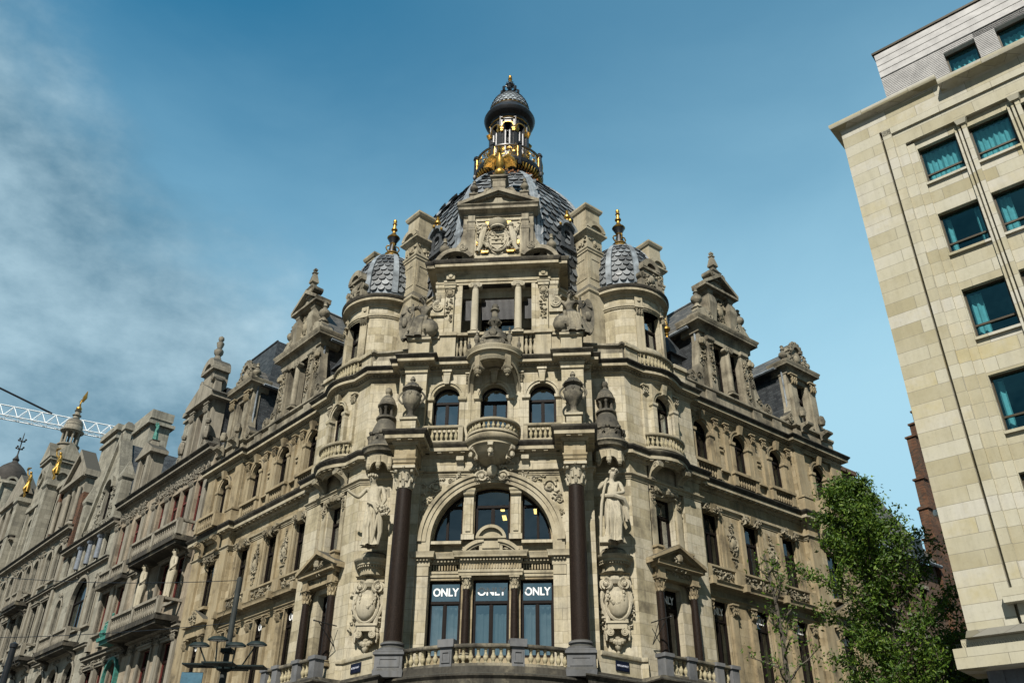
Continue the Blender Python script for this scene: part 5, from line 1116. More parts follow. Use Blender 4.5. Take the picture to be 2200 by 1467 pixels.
m.lathe([(0, 39.5), (1.12, 39.5), (1.16, 39.6), (1.2, 39.75), (1.42, 39.85), (1.5, 39.95), (1.56, 40.15), (1.5, 40.3), (1.4, 40.36), (1.3, 40.45), (1.24, 40.7), (1.2, 40.8), (0, 40.9)], (*DC, 0), 40); m.build('lantern_frame', M['black'], LO)
m = MB()
for k in range(8):                                          # gilded fretwork panels of the gallery
    b = OCT * k
    for e in (-1, 1):
        for i in range(-1, 2):
            aa = b + e * .09 + i * .20; q = Fr(oc(aa, 0, 0)[:2], (cos(aa), sin(aa)), (sin(aa), -cos(aa)))
            m.spiral(q, 0, 36.0 + .16 * e, .15, 1.97, 1.5, e, i * 1.5, .028)
    for z in (35.66, 36.42): m.tube([oc(b - .33 + .66 * i / 10, 1.98, z) for i in range(11)], .03, 5)
    for e in (-.34, .34): m.tube([oc(b + e, 1.98, 35.66), oc(b + e, 1.98, 36.42)], .03, 5)
    for i in range(9): a = b - .3 + .6 * i / 8; m.tube([oc(a, 1.95, 36.36), oc(a + .05, 1.95, 36.05), oc(a - .03, 1.95, 35.7)], .018, 4)
for i in range(60): a = 2 * pi * i / 60; m.tube([oc(a, 1.62, 35.0), oc(a, 1.86, 35.12), oc(a, 1.97, 35.34)], [.03, .07, .03], 5)
for z, r_ in ((40.82, 1.2), (40.86, 1.17)): m.tube([oc(2 * pi * i / 40, r_, z) for i in range(41)], .035, 5)
for k in range(8):
    b = OCT * k; q = Fr(oc(b, 0, 0)[:2], (cos(b), sin(b)), (sin(b), -cos(b))); m.tube([q(.36 * cos(pi * i / 12), 1.12, 38.75 + .38 * sin(pi * i / 12)) for i in range(13)], .045, 5); m.tube([q(-.42, 1.14, 39.42), q(0, 1.2, 39.46), q(.42, 1.14, 39.42)], .04, 5)
    for d in (-1, 1): m.stack(q, d * .38, 1.1, [(.16, .14, 38.3), (.2, .2, 38.36), (.2, .2, 38.42), (.24, .24, 38.5), (.24, .24, 38.58)]); m.box(q, d * .38 - .09, d * .38 + .09, 1.0, 1.2, 36.68, 36.78)
    b = OCT * (k + .5); q = Fr(oc(b, 0, 0)[:2], (cos(b), sin(b)), (sin(b), -cos(b))); m.tube([q(0, 1.26, 38.3), q(0, 1.36, 38.6), q(0, 1.27, 38.75)], [.05, .09, .04], 6); m.tube([q(0, 1.26, 36.9), q(0, 1.34, 37.1), q(0, 1.25, 37.3)], [.04, .08, .03], 6)
m.build('gilding', M['gold'], LO)
LD = [(1.18, 40.86), (1.17, 41.1), (1.1, 41.4), (.98, 41.7), (.8, 42.0), (.6, 42.25), (.42, 42.42), (.36, 42.5)]
m = MB().lathe(LD, (*DC, 0), 32); m.build('cap', M['leadroof'], LO)
m = MB(); scales(m, *DC, LD, 40.95, 42.3, 7, .24, 0, 2 * pi - 1e-6) if False else None
for j in range(7):
    za = 40.93 + 1.4 * j / 7; zb = za + .27; ra, rb_ = at(LD, za), at(LD, min(zb, 42.5)); k = max(8, int(2 * pi * ra / .26)); st = 2 * pi / k
    for i in range(k):
        a = st * (i + (.5 if j % 2 else 0)); vs = []
        for u, v in ((0, 1), (0, .45), (.15, .15), (.5, 0), (.85, .15), (1, .45), (1, 1)): rr = ra + (rb_ - ra) * v + .05 * (1 - v) + .012; t = a + st * (u * .94 + .03); vs.append(oc(t, rr, za + (zb - za) * v))
        m.add(vs, [tuple(range(7))])
m.build('roof_scales', M['leadroof'], LO, False)
m = MB(); m.lathe([(.4, 42.4), (.44, 42.48), (.36, 42.55), (.3, 42.7), (.14, 42.8), (.12, 43.2), (.2, 43.25), (.24, 43.36), (.2, 43.42), (.1, 43.5), (.1, 43.7)], (*DC, 0), 14)
for k in range(8): a = OCT * k; m.tube([oc(a, .36, 42.5), oc(a, .5, 42.62), oc(a, .52, 42.85), oc(a, .42, 42.95)], [.09, .1, .09, .06], 6); m.tube([oc(a, .12, 43.2), oc(a, .27, 43.34), oc(a, .25, 43.46)], .05, 5)
m.build('crown', M['black'], LO)
m = MB().lathe([(.08, 43.6), (.13, 43.7), (.08, 43.8), (.14, 43.9), (.09, 44.0), (.12, 44.1), (.08, 44.2), (0, 44.28)], (*DC, 0), 12); m.build('finial', M['gold'], LO)

# ---------------------------------------------------------------- dormers and slate roofs of the wings
for s in SIDES:
    f = FW[s]
    m = MB(); q = f.side(0)
    vs = [f(t, n, z) for t in (4.3, 16.4) for n, z in ((-.9, 21.45), (-3.2, 22.6), (-9, 22.8))]; m.add(vs, [(0, 3, 4, 1), (1, 4, 5, 2)]); part(m, 'wing_roof', 'slate', smooth=False)
    # great dormer
    T = 8.2; m = MB(); NB = -6.5
    m.add([f(x, n, z) for n in (-.95, NB) for x, z in ((T - 1.85, 21.3), (T - 1.85, 25.2), (T + 1.85, 25.2), (T + 1.85, 21.3))], [(0, 1, 5, 4), (2, 3, 7, 6), (4, 5, 6, 7)]); dz = part(m, 'dormer_cheek', 'slate', smooth=False)
    m = MB(); m.add([f(x, n, z) for n in (-.85, NB - .6) for x, z in ((T - 2.25, 25.1), (T - 2.25, 25.22), (T, 28.2), (T + 2.25, 25.22), (T + 2.25, 25.1))], [(0, 1, 6, 5), (1, 2, 7, 6), (2, 3, 8, 7), (3, 4, 9, 8), (0, 4, 9, 5)]); part(m, 'dormer_roof', 'greyslate', smooth=False)
    m = MB(); m.tube([f(T, -.9, 28.24), f(T, NB - .5, 28.24)], .09, 6); m.tube([f(T - 2.3, -.9, 25.12), f(T - 2.3, NB, 25.12)], .09, 6); m.tube([f(T + 2.3, -.9, 25.12), f(T + 2.3, NB, 25.12)], .09, 6)
    for d in (-1, 1): m.tube([f(T + d * 2.0, -.75, 21.5), f(T + d * 2.0, -.75, 25.0)], .06, 6)
    part(m, 'gutter', 'leadroof')
    m = MB()
    m.prism(f, rect(T - 2.0, T + 2.0, 21.3, 25.0), -1.0, -.5, [rect(T - 1.08, T - .14, 21.7, 24.45), rect(T + .14, T + 1.08, 21.7, 24.45)])
    for d in (-1, 1):
        m.box(f, *sorted((T + d * 1.12, T + d * 1.55)), -.6, -.36, 21.5, 24.4); m.stack(f, T + d * 1.33, -.46, [(.5, .3, 24.35), (.56, .4, 24.42), (.56, .4, 24.6)])
        # scrolled buttresses
        m.prism(f, [(T + d * 1.6, 21.5), (T + d * 3.2, 21.5), (T + d * 3.3, 21.75), (T + d * 2.9, 21.9), (T + d * 2.5, 22.2), (T + d * 2.25, 22.8), (T + d * 2.15, 23.6), (T + d * 2.05, 24.3), (T + d * 1.6, 24.4)], -.95, -.5)
        m.scroll(f, T + d * 2.95, 21.85, .33, -.95, -.42, d); m.spiral(f, T + d * 2.35, 22.1, .22, -.48, 1.4, -d, 0); m.spiral(f, T + d * 2.0, 22.9, .16, -.48, 1.4, d, 0)
    m.box(f, T - 1.6, T + 1.6, -.6, -.42, 24.45, 24.8)
    part(m, 'dormer', 'greytrim'); column(f, T, -.42, 21.9, 24.1, .16, 'greytrim', 'greytrim', .32, ionic=True)
    for d in (-1, 1): window(CB, f, rect(*sorted((T + d * .14, T + d * 1.08)), 21.7, 24.45), -.8, 23.6, False, .07, gmat='darkglass', name='dormer_window')
    m = MB()
    for d in (-1, 1):
        m.leaves(f, *sorted((T + d * 1.2, T + d * 1.48)), 21.9, 24.3, -.36, 40, .1, R, .08); m.ball((T + d * 1.85, -.42, 24.2), .2, .16, .26, 8, f); m.leaves(f, *sorted((T + d * 1.65, T + d * 2.05)), 23.2, 24.2, -.5, 16, .12, R, .08)
        m.ball((T + d * 2.0, -.4, 24.15), .18, .16, .2, 8, f)
    part(m, 'carving', 'carved')
    m = MB(); pp = [wp(T - 2.05, -1.6, s), wp(T - 2.05, -.45, s), wp(T + 2.05, -.45, s), wp(T + 2.05, -1.6, s)]; pp = pp if s > 0 else pp[::-1]
    m.sweep(pp, [(-.3, 24.75), (.03, 24.78), (.05, 25.1), (.12, 25.2), (.34, 25.24), (.34, 25.38), (.42, 25.5), (.42, 25.56), (-.5, 25.66)])
    # upper gable stage
    m.box(f, T - 1.0, T + 1.0, -1.1, -.55, 25.5, 27.9)
    for d in (-1, 1):
        m.stack(f, T + d * .82, -.5, [(.44, .3, 25.6), (.5, .44, 26.2), (.62, .6, 26.9), (.5, .5, 27.3), (.36, .3, 27.5), (.44, .4, 27.6), (.44, .4, 27.75)])
        m.scroll(f, T + d * 1.15, 25.95, .28, -.95, -.3, d); arc_band(m, f, T + d * 2.15, 25.5, .75, .95, -.95, -.2, *((radians(75), radians(170)) if d > 0 else (radians(10), radians(105))), 10) if False else None
        m.prism(f, [(T + d * 1.2, 25.6), (T + d * 2.3, 25.6), (T + d * 2.2, 25.85), (T + d * 1.85, 26.2), (T + d * 1.5, 26.4), (T + d * 1.2, 26.45)], -.95, -.35)
        m.stack(f, T + d * 1.72, -.6, [(.42, .42, 25.6), (.42, .42, 26.25), (.5, .5, 26.3), (.3, .3, 26.36)]); p = f(T + d * 1.72, -.6, 26.32); finial(m, p, 1.35, 1.0)
        m.prism(f, [(T + d * 1.35, 27.95), (T, 28.85), (T, 29.08), (T + d * 1.38, 28.12)], -1.1, -.12); m.scroll(f, T + d * .45, 29.05, .2, -.9, -.3, d)
    m.box(f, T - 1.2, T + 1.2, -1.1, -.3, 27.75, 27.85); m.box(f, T - 1.36, T + 1.36, -1.1, -.14, 27.85, 27.98); m.prism(f, [(T - 1.2, 27.9), (T + 1.2, 27.9), (T, 28.8)], -1.1, -.4)
    m.stack(f, T, -.55, [(.7, .5, 28.6), (.62, .44, 29.2), (.74, .56, 29.3), (.44, .44, 29.4), (.26, .26, 29.6), (.3, .3, 29.66), (.42, .42, 29.72), (.42, .42, 29.8), (.2, .2, 30.35), (.28, .28, 30.4), (.28, .28, 30.46), (.12, .12, 30.52), (.2, .2, 30.6), (.2, .2, 30.68), (0, 0, 30.8)])
    part(m, 'dormer_gable', 'greytrim')
    m = MB(); m.ball((T, -.5, 26.75), .3, .14, .45, 10, f); m.relief(f, T - .55, T + .55, 25.9, 27.6, -.53, R, 2.0, .1); part(m, 'carving', 'carved')
    # small dormer of the end bay
    T = 14.3; m = MB()
    m.add([f(x, n, z) for n in (-.7, -5) for x, z in ((T - 1.15, 21.3), (T - 1.15, 25.0), (T + 1.15, 25.0), (T + 1.15, 21.3))], [(0, 1, 5, 4), (2, 3, 7, 6), (4, 5, 6, 7)]); part(m, 'dormer_cheek', 'slate', smooth=False)
    m = MB(); m.add([f(x, n, z) for n, k in ((-.6, 0), (-5.4, 0)) for x, z in ((T - 1.5, 24.95), (T - 1.5, 25.05), (T, 26.6), (T + 1.5, 25.05), (T + 1.5, 24.95))], [(0, 1, 6, 5), (1, 2, 7, 6), (2, 3, 8, 7), (3, 4, 9, 8), (0, 4, 9, 5)]); part(m, 'dormer_roof', 'greyslate', smooth=False)
    m = MB()
    for d in (-1, 1): m.tube([f(T + d * 1.55, -.7, 25.0), f(T + d * 1.55, -5, 25.0)], .08, 6); m.tube([f(T + d * 1.25, -.5, 21.5), f(T + d * 1.25, -.5, 24.9)], .05, 6)
    part(m, 'gutter', 'leadroof')
    m = MB(); m.prism(f, rect(T - 1.2, T + 1.2, 21.3, 25.0), -.75, -.3, [rect(T - .52, T + .52, 21.75, 24.3)]); cp = MB()
    for d in (-1, 1):
        m.box(f, *sorted((T + d * .62, T + d * 1.12)), -.4, -.12, 21.5, 24.0); cp.pilcap(f, *sorted((T + d * .62, T + d * 1.12)), -.08, 23.95, 24.6)
        m.prism(f, [(T + d * 1.1, 21.5), (T + d * 1.75, 21.5), (T + d * 1.7, 21.9), (T + d * 1.35, 22.3), (T + d * 1.22, 23.0), (T + d * 1.1, 23.2)], -.7, -.25); m.scroll(f, T + d * 1.55, 21.8, .26, -.7, -.2, d); m.console(f, T + d * .87, .5, 21.0, 21.5, .5); m.ball((T + d * .87, .1, 22.2), .24, .2, .34, 8, f)
        m.box(f, *sorted((T + d * .5, T + d * .62)), -.4, -.22, 21.75, 24.3)
    pp = [wp(T - 1.2, -1.2, s), wp(T - 1.2, -.2, s), wp(T + 1.2, -.2, s), wp(T + 1.2, -1.2, s)]; pp = pp if s > 0 else pp[::-1]
    m.sweep(pp, [(-.3, 24.6), (.03, 24.62), (.05, 24.9), (.12, 25.0), (.3, 25.04), (.3, 25.16), (.36, 25.26), (.36, 25.32), (-.5, 25.4)])
    part(m, 'dormer', 'greytrim'); part(cp, 'pilaster_capital', 'wtrim'); window(CB, f, rect(T - .52, T + .52, 21.75, 24.3), -.6, 23.4, True, .07, name='dormer_window')
    m = MB(); m.box(f, T - .5, T + .5, -.7, -.2, 25.35, 26.4); m.ball((T, -.18, 25.9), .3, .16, .36, 10, f); arc_band(m, f, T, 26.35, .28, .56, -.7, -.08, k=12); m.prism(f, [(T + .3 * cos(pi * i / 10), 26.35 + .3 * sin(pi * i / 10)) for i in range(11)], -.7, -.2)
    for i in range(7): a = pi * (i + .5) / 7; m.ball((T + .5 * cos(a), -.15, 26.4 + .5 * sin(a)), .12, .12, .12, 6, f)
    for d in (-1, 1): m.scroll(f, T + d * .66, 25.75, .26, -.6, -.1, d); m.leaves(f, *sorted((T + d * .4, T + d * .8)), 25.4, 26.4, -.15, 12, .14, R, .1); p = f(T + d * 1.05, -.35, 25.36); finial(m, p, 1.15, .95)
    part(m, 'dormer_gable', 'greytrim')
    # little pyramid-roofed lucarne with a gilded finial beside the turret
    m = MB(); t = 5.1; m.box(f, t - .4, t + .4, -2.2, -1.2, 21.4, 23.2); m.frust(f, t, -1.65, 1.3, 1.3, 23.2, .12, .12, 24.5); part(m, 'lucarne', 'slate'); m = MB(); p = f(t, -1.65, 24.4); m.lathe([(.07, 0), (.06, .2), (.12, .28), (.12, .32), (.06, .38), (.2, .55), (.2, .66), (.06, .8), (.1, .9), (.05, 1.1), (0, 1.3)], p, 12); part(m, 'finial', 'gold')
    if s < 0:                                                   # steep pavilion roof over the left end bay
        m = MB(); m.add([f(t, n, z) for z, a, b, c, d in ((21.5, 12.9, 17.7, -.8, -7), (28.8, 13.9, 17.2, -1.6, -6)) for n in (c, d) for t in (a, b)], [(0, 1, 5, 4), (2, 3, 7, 6), (0, 2, 6, 4), (1, 3, 7, 5), (4, 5, 7, 6)]); part(m, 'pavilion_roof', 'slate', smooth=False)
        m = MB()
        for a, b in (((17.7, -.8, 21.5), (17.2, -1.6, 28.8)), ((13.9, -1.6, 28.8), (17.2, -1.6, 28.8))): m.tube([f(*a), f(*b)], .07, 5)
        part(m, 'ridge', 'slate')
# flat roof behind everything
m = MB(); m.box(WF, -5.5, 5.5, .7, 9, 20.6, 20.8); part(m, 'flat_roof', 'slate')
# ---------------------------------------------------------------- figures
def skin(fr, k, J, E, mat, parent, name='body', sub=2, root=0):
    """one continuous body grown over joints J = {name: (x, n, z, radius)} joined by edges E; k scales a 1.75 m figure"""
    names = list(J); vs = [fr(J[a][0] * k, J[a][1] * k, J[a][2] * k) for a in names]; ix = {a: i for i, a in enumerate(names)}
    me = bpy.data.meshes.new(name); me.from_pydata([tuple(v) for v in vs], [(ix[a], ix[b]) for a, b in E], [])
    o = bpy.data.objects.new(name, me); COL.objects.link(o); sm = o.modifiers.new('s', 'SKIN')
    for a in names:
        d = me.skin_vertices[0].data[ix[a]]; r = J[a][3] * k; d.radius = (r, r); d.use_root = ix[a] == root
    sm.use_smooth_shade = True; sb = o.modifiers.new('u', 'SUBSURF'); sb.levels = sub; sb.render_levels = sub
    bpy.context.view_layer.update()
    nm = bpy.data.meshes.new_from_object(o.evaluated_get(bpy.context.evaluated_depsgraph_get()))
    o.modifiers.clear(); o.data = nm; bpy.data.meshes.remove(me); nm.materials.clear(); nm.materials.append(M[mat])
    nm.polygons.foreach_set('use_smooth', [True] * len(nm.polygons)); o.parent = parent
    return o
EDG = [('pel', 'waist'), ('waist', 'chest'), ('chest', 'neck'), ('neck', 'head'), ('head', 'top')] + [e for s in 'lr' for e in (('chest', 'sh' + s), ('sh' + s, 'el' + s), ('el' + s, 'wr' + s), ('wr' + s, 'ha' + s), ('pel', 'hp' + s), ('hp' + s, 'kn' + s), ('kn' + s, 'an' + s), ('an' + s, 'to' + s))]
def pose(**kw):
    J = dict(pel=(0, 0, .95, .135), waist=(0, 0, 1.1, .115), chest=(0, .01, 1.29, .135), neck=(0, .0, 1.48, .055), head=(0, .03, 1.59, .085), top=(0, .035, 1.69, .075),
             shl=(-.19, 0, 1.42, .065), ell=(-.25, 0, 1.13, .048), wrl=(-.24, .08, .9, .034), hal=(-.24, .12, .8, .036), shr=(.19, 0, 1.42, .065), elr=(.25, 0, 1.13, .048), wrr=(.24, .08, .9, .034), har=(.24, .12, .8, .036),
             hpl=(-.10, 0, .88, .1), knl=(-.10, .03, .5, .068), anl=(-.10, -.01, .1, .042), tol=(-.11, .13, .03, .034), hpr=(.10, 0, .88, .1), knr=(.10, .03, .5, .068), anr=(.10, -.01, .1, .042), tor=(.11, .13, .03, .034))
    for a, v in kw.items(): J[a] = tuple(v) + ((J[a][3],) if len(v) == 3 else ())
    return J
def drape(m, fr, k, lv, folds=9, amp=.09, seg=40, ph=0.0):
    """cloth hung round the legs: levels (x, n, rx, ry, z)"""
    vs = []; fs = []
    for j, (x, n, rx, ry, z) in enumerate(lv):
        for i in range(seg):
            a = 2 * pi * i / seg; w = 1 + amp * (j / len(lv)) * sin(folds * a + ph + j * .35) + amp * .5 * (j / len(lv)) * sin(2.3 * folds * a + 1.3)
            vs.append(fr((x + rx * w * cos(a)) * k, (n + ry * w * sin(a)) * k, z * k))
    for j in range(len(lv) - 1):
        for i in range(seg): i2 = (i + 1) % seg; fs.append((j * seg + i, j * seg + i2, (j + 1) * seg + i2, (j + 1) * seg + i))
    return m.add(vs, fs)
def face(m, fr, k, J, dx=0.0):
    x, n, z = J['head'][0], J['head'][1], (J['head'][2] + J['top'][2]) / 2
    m.ball(((x + dx * .07) * k, (n + .085) * k, (z - .02) * k), .016 * k, .03 * k, .032 * k, 6, fr)          # nose
    for d in (-1, 1): m.ball(((x + d * .034 + dx * .05) * k, (n + .068) * k, (z + .015) * k), .017 * k, .016 * k, .01 * k, 6, fr)   # brows and eyes
    m.ball(((x + dx * .06) * k, (n + .070) * k, (z - .065) * k), .024 * k, .015 * k, .012 * k, 6, fr)
    for d in (-1, 1): m.ball(((x + d * .082) * k, n * k, (z - .005) * k), .012 * k, .02 * k, .03 * k, 6, fr)
def hair(m, fr, k, J, seed=1, crown=False):
    x, n, z = J['top'][:3]; r = random.Random(seed)
    for i in range(34):
        a = r.uniform(0, 2 * pi); e = r.uniform(.0, 1.4); c, s_ = cos(e), sin(e)
        if sin(a) > .35 and e < .35: continue
        m.ball(((x + .092 * c * cos(a)) * k, (n - .02 + .095 * c * sin(a)) * k, (z - .055 + .105 * s_) * k), .032 * k, .032 * k, .03 * k, 6, fr)
    m.ball((x * k, (n - .12) * k, (z - .05) * k), .05 * k, .05 * k, .05 * k, 6, fr)
    if crown:
        for i in range(10): a = 2 * pi * i / 10; m.ball(((x + .1 * cos(a)) * k, (n + .1 * sin(a)) * k, (z + .0) * k), .028 * k, .028 * k, .04 * k, 6, fr)
# left niche: woman with her near arm held out and a basket of flowers on her hip
K = 1.78
fl = Fr((-4.78, -.28), (1, 0), (0, -1), 12.0)
st = thing('niche_statue', 'pale stone statue of a woman holding flowers, left of the left column', 'statue', 'draped women in the niches')
J = pose(pel=(.03, 0, .95), waist=(.0, .02, 1.1), chest=(.0, .02, 1.28), neck=(-.02, .03, 1.46), head=(-.05, .08, 1.56), top=(-.06, .09, 1.66), shl=(-.19, .02, 1.38), ell=(-.34, .1, 1.14), wrl=(-.52, .2, 1.24), hal=(-.58, .22, 1.31), shr=(.18, 0, 1.41), elr=(.27, .04, 1.12), wrr=(.22, .17, .9), har=(.17, .2, .82), knl=(-.1, .12, .52), knr=(.1, .02, .5))
skin(fl, K, J, EDG, 'statue', st)
m = MB(); drape(m, fl, K, [(0, .01, .155, .12, 1.36), (0, .01, .15, .125, 1.18), (.03, .01, .165, .14, 1.02), (.04, .01, .19, .16, .87), (.01, .04, .175, .165, .62), (-.02, .05, .145, .14, .42), (.0, .03, .15, .14, .2), (.02, .03, .21, .19, .03)], 7, .26)
for a_, b_ in ((-.12, .1), (.0, .16), (.1, .2)): m.tube([fl(a_ * K, .14 * K, .98 * K), fl((a_ + b_) * .5 * K + .03, .2 * K, .7 * K), fl(b_ * K * .6, .17 * K, .35 * K), fl(b_ * K * .4, .16 * K, .05 * K)], [.02, .05, .045, .03], 6)
m.tube([fl(-.1 * K, .15 * K, 1.0 * K), fl(.06 * K, .2 * K, .95 * K), fl(.2 * K, .16 * K, .7 * K), fl(.24 * K, .14 * K, .3 * K), fl(.2 * K, .12 * K, .05 * K)], [.06, .1, .12, .1, .07], 8); m.tube([fl(.18 * K, -.02, 1.4 * K), fl(.3 * K, -.06, 1.38 * K), fl(.33 * K, -.08, 1.2 * K)], [.06, .08, .03], 6); m.build('drapery', M['statue'], st)
m = MB(); hair(m, fl, K, J, 2, True); m.build('hair', M['statue'], st); m = MB(); face(m, fl, K, J, -.3); m.build('face', M['statue'], st)
m = MB()
for i in range(46): a = R.uniform(0, 2 * pi); q = sqrt(R.random()); m.ball(((.27 + .15 * q * cos(a)) * K, (.17 + .08 * R.random()) * K, (.80 + .13 * q * sin(a)) * K), .07, .07, .07, 6, fl)
m.build('flower_basket', M['statue'], st)
# right niche: woman with her hand to her chin, leaning on a long scroll
fr_ = Fr((4.78, -.28), (1, 0), (0, -1), 12.0)
st = thing('niche_statue', 'pale stone statue of a woman with hand at chin, right of the right column', 'statue', 'draped women in the niches')
J = pose(pel=(.02, 0, .93), waist=(.02, .02, 1.08), chest=(.0, .02, 1.28), neck=(.03, .02, 1.47), head=(.07, .06, 1.57), top=(.085, .065, 1.67), shl=(-.18, 0, 1.41), ell=(-.26, .14, 1.2), wrl=(-.12, .2, 1.36), hal=(-.05, .17, 1.46), shr=(.2, .02, 1.4), elr=(.28, .08, 1.14), wrr=(.06, .2, 1.08), har=(-.05, .2, 1.05), knr=(.12, .16, .54))
skin(fr_, K, J, EDG, 'statue', st)
m = MB(); drape(m, fr_, K, [(0.02, .02, .15, .13, 1.12), (.02, .03, .19, .16, 1.0), (.04, .03, .21, .18, .82), (.05, .07, .19, .19, .6), (.03, .05, .155, .15, .4), (.02, .03, .17, .15, .2), (0, .03, .23, .2, .03)], 6, .28, ph=1)
for a_, b_ in ((-.1, .12), (.02, .16), (.12, .18), (-.05, -.1)): m.tube([fr_(a_ * K, .16 * K, 1.0 * K), fr_((a_ + b_) * .5 * K, .22 * K, .75 * K), fr_(b_ * K, .2 * K, .45 * K), fr_(b_ * K * .9, .17 * K, .06 * K)], [.02, .05, .045, .03], 6)
m.tube([fr_(-.22 * K, .12 * K, 1.06 * K), fr_(.05 * K, .22 * K, 1.03 * K), fr_(.25 * K, .12 * K, .98 * K), fr_(.33 * K, .03 * K, .8 * K), fr_(.3 * K, 0, .5 * K)], [.08, .11, .12, .12, .06], 8)
m.tube([fr_(.22 * K, .05 * K, .98 * K), fr_(.3 * K, .05 * K, .8 * K), fr_(.34 * K, 0, .55 * K)], [.05, .12, .09], 6); m.build('drapery', M['statue'], st)
m = MB(); hair(m, fr_, K, J, 4); m.build('hair', M['statue'], st); m = MB(); face(m, fr_, K, J, .6); m.build('face', M['statue'], st)
m = MB(); m.tube([fr_(x * K, n * K, z * K) for x, n, z in ((-.1, .2, 1.38), (-.16, .2, 1.15), (-.22, .18, .85), (-.25, .16, .5), (-.27, .12, .1))], [.05, .055, .06, .06, .05], 8); m.box(fr_, -.3 * K, -.05 * K, -.12 * K, .16 * K, 0, .12 * K); m.build('scroll', M['statue'], st)
# seated groups on the attic pedestals
for s in SIDES:
    q = Fr((3.4 * s, .12), (1.28 * s, 0), (0, -1.28), 21.6); q.zs = 1.28; side = 'right' if s > 0 else 'left'
    st = thing('seated_sculpture', 'sooty stone seated figure with a child and shield on the %s attic pedestal' % side, 'sculpture', 'seated sculptures on the attic pedestals')
    J = pose(pel=(0, .05, .62), waist=(-.02, .05, .78), chest=(-.05, .05, .98), neck=(-.04, .06, 1.16), head=(.0, .1, 1.26), top=(.02, .11, 1.36), shl=(-.23, .05, 1.1), ell=(-.42, .06, 1.2), wrl=(-.46, .04, 1.44), hal=(-.46, .04, 1.54), shr=(.16, .05, 1.09), elr=(.36, .1, .92), wrr=(.52, .14, .84), har=(.58, .15, .8), hpl=(-.1, .06, .58), knl=(-.16, .36, .62), anl=(-.14, .34, .22), tol=(-.15, .46, .16), hpr=(.1, .06, .58), knr=(.2, .36, .55), anr=(.28, .36, .16), tor=(.3, .46, .1))
    skin(q, 1.32, J, EDG, 'dark', st)
    m = MB(); m.ball((-.22, .25, .42), .42, .3, .4, 12, q); m.ball((.15, .1, .2), .5, .4, .25, 10, q); drape(m, q, 1.32, [(0, .08, .16, .16, .74), (.02, .16, .24, .24, .58), (.06, .2, .27, .22, .36), (.1, .2, .32, .2, .1), (.1, .2, .34, .22, 0)], 7, .2)
    m.tube([q(-.5, -.1, .2), q(-.62, -.1, .9), q(-.55, -.05, 1.5), q(-.3, 0, 1.8)], [.12, .1, .09, .05], 8); m.build('drapery', M['dark'], st)
    m = MB(); hair(m, q, 1.32, J, 5); m.build('hair', M['dark'], st); m = MB(); face(m, q, 1.32, J, .2); m.build('face', M['dark'], st)
    m = MB(); sq = Fr(q(.62, .12, 0)[:2], q.u * .9 + q.n * -.2, q.n, 22.55); m.prism(sq, [(.24 * cos(2 * pi * i / 18), .95 * sin(2 * pi * i / 18)) for i in range(18)], -.06, .06, back=True); m.ball((0, .06, 0), .14, .1, .3, 8, sq); m.build('shield', M['dark'], st)
    c = pose(**{a: (v[0] * .55 + .34, v[1] * .5 + .18, v[2] * .5 + .62, v[3] * .62) for a, v in pose(ell=(-.34, .2, 1.3), wrl=(-.4, .2, 1.5), hal=(-.42, .2, 1.6), elr=(.3, .1, 1.2), wrr=(.16, .2, 1.05), har=(.1, .22, 1.0)).items()})
    skin(q, 1.05, c, EDG, 'dark', st, 'child')
# ---------------------------------------------------------------- the row of houses to the left
M['pinkstone'] = stone('warm_grey_stone', [(0.2, c3((112, 102, 88))), (0.5, c3((176, 162, 140))), (0.8, c3((198, 185, 164)))], (0.9, 0.4), 0.008, 0.3, stain=0.5, streak=0.6)
M['greystone'] = stone('pale_grey_stone', [(0.2, c3((116, 114, 106))), (0.5, c3((170, 166, 150))), (0.8, c3((200, 196, 180)))], (0.8, 0.4), 0.01, 0.4, stain=0.5, streak=0.6)
M['ltrim'] = stone('grey_trim_stone', [(0.2, c3((96, 92, 84))), (0.5, c3((164, 157, 141))), (0.8, c3((196, 189, 172)))], None, soot=0.97, stain=0.5, streak=0.7)
M['bluecol'] = simple('grey_blue_column', (.15, .17, .20), .5)
FL = FW[-1]; FA = FL.at(0, -.35)
def lpath(pts, fr=None): fr = fr or FA; p = [fr(t, n, 0) for t, n in pts]; return [(v.x, v.y) for v in reversed(p)]
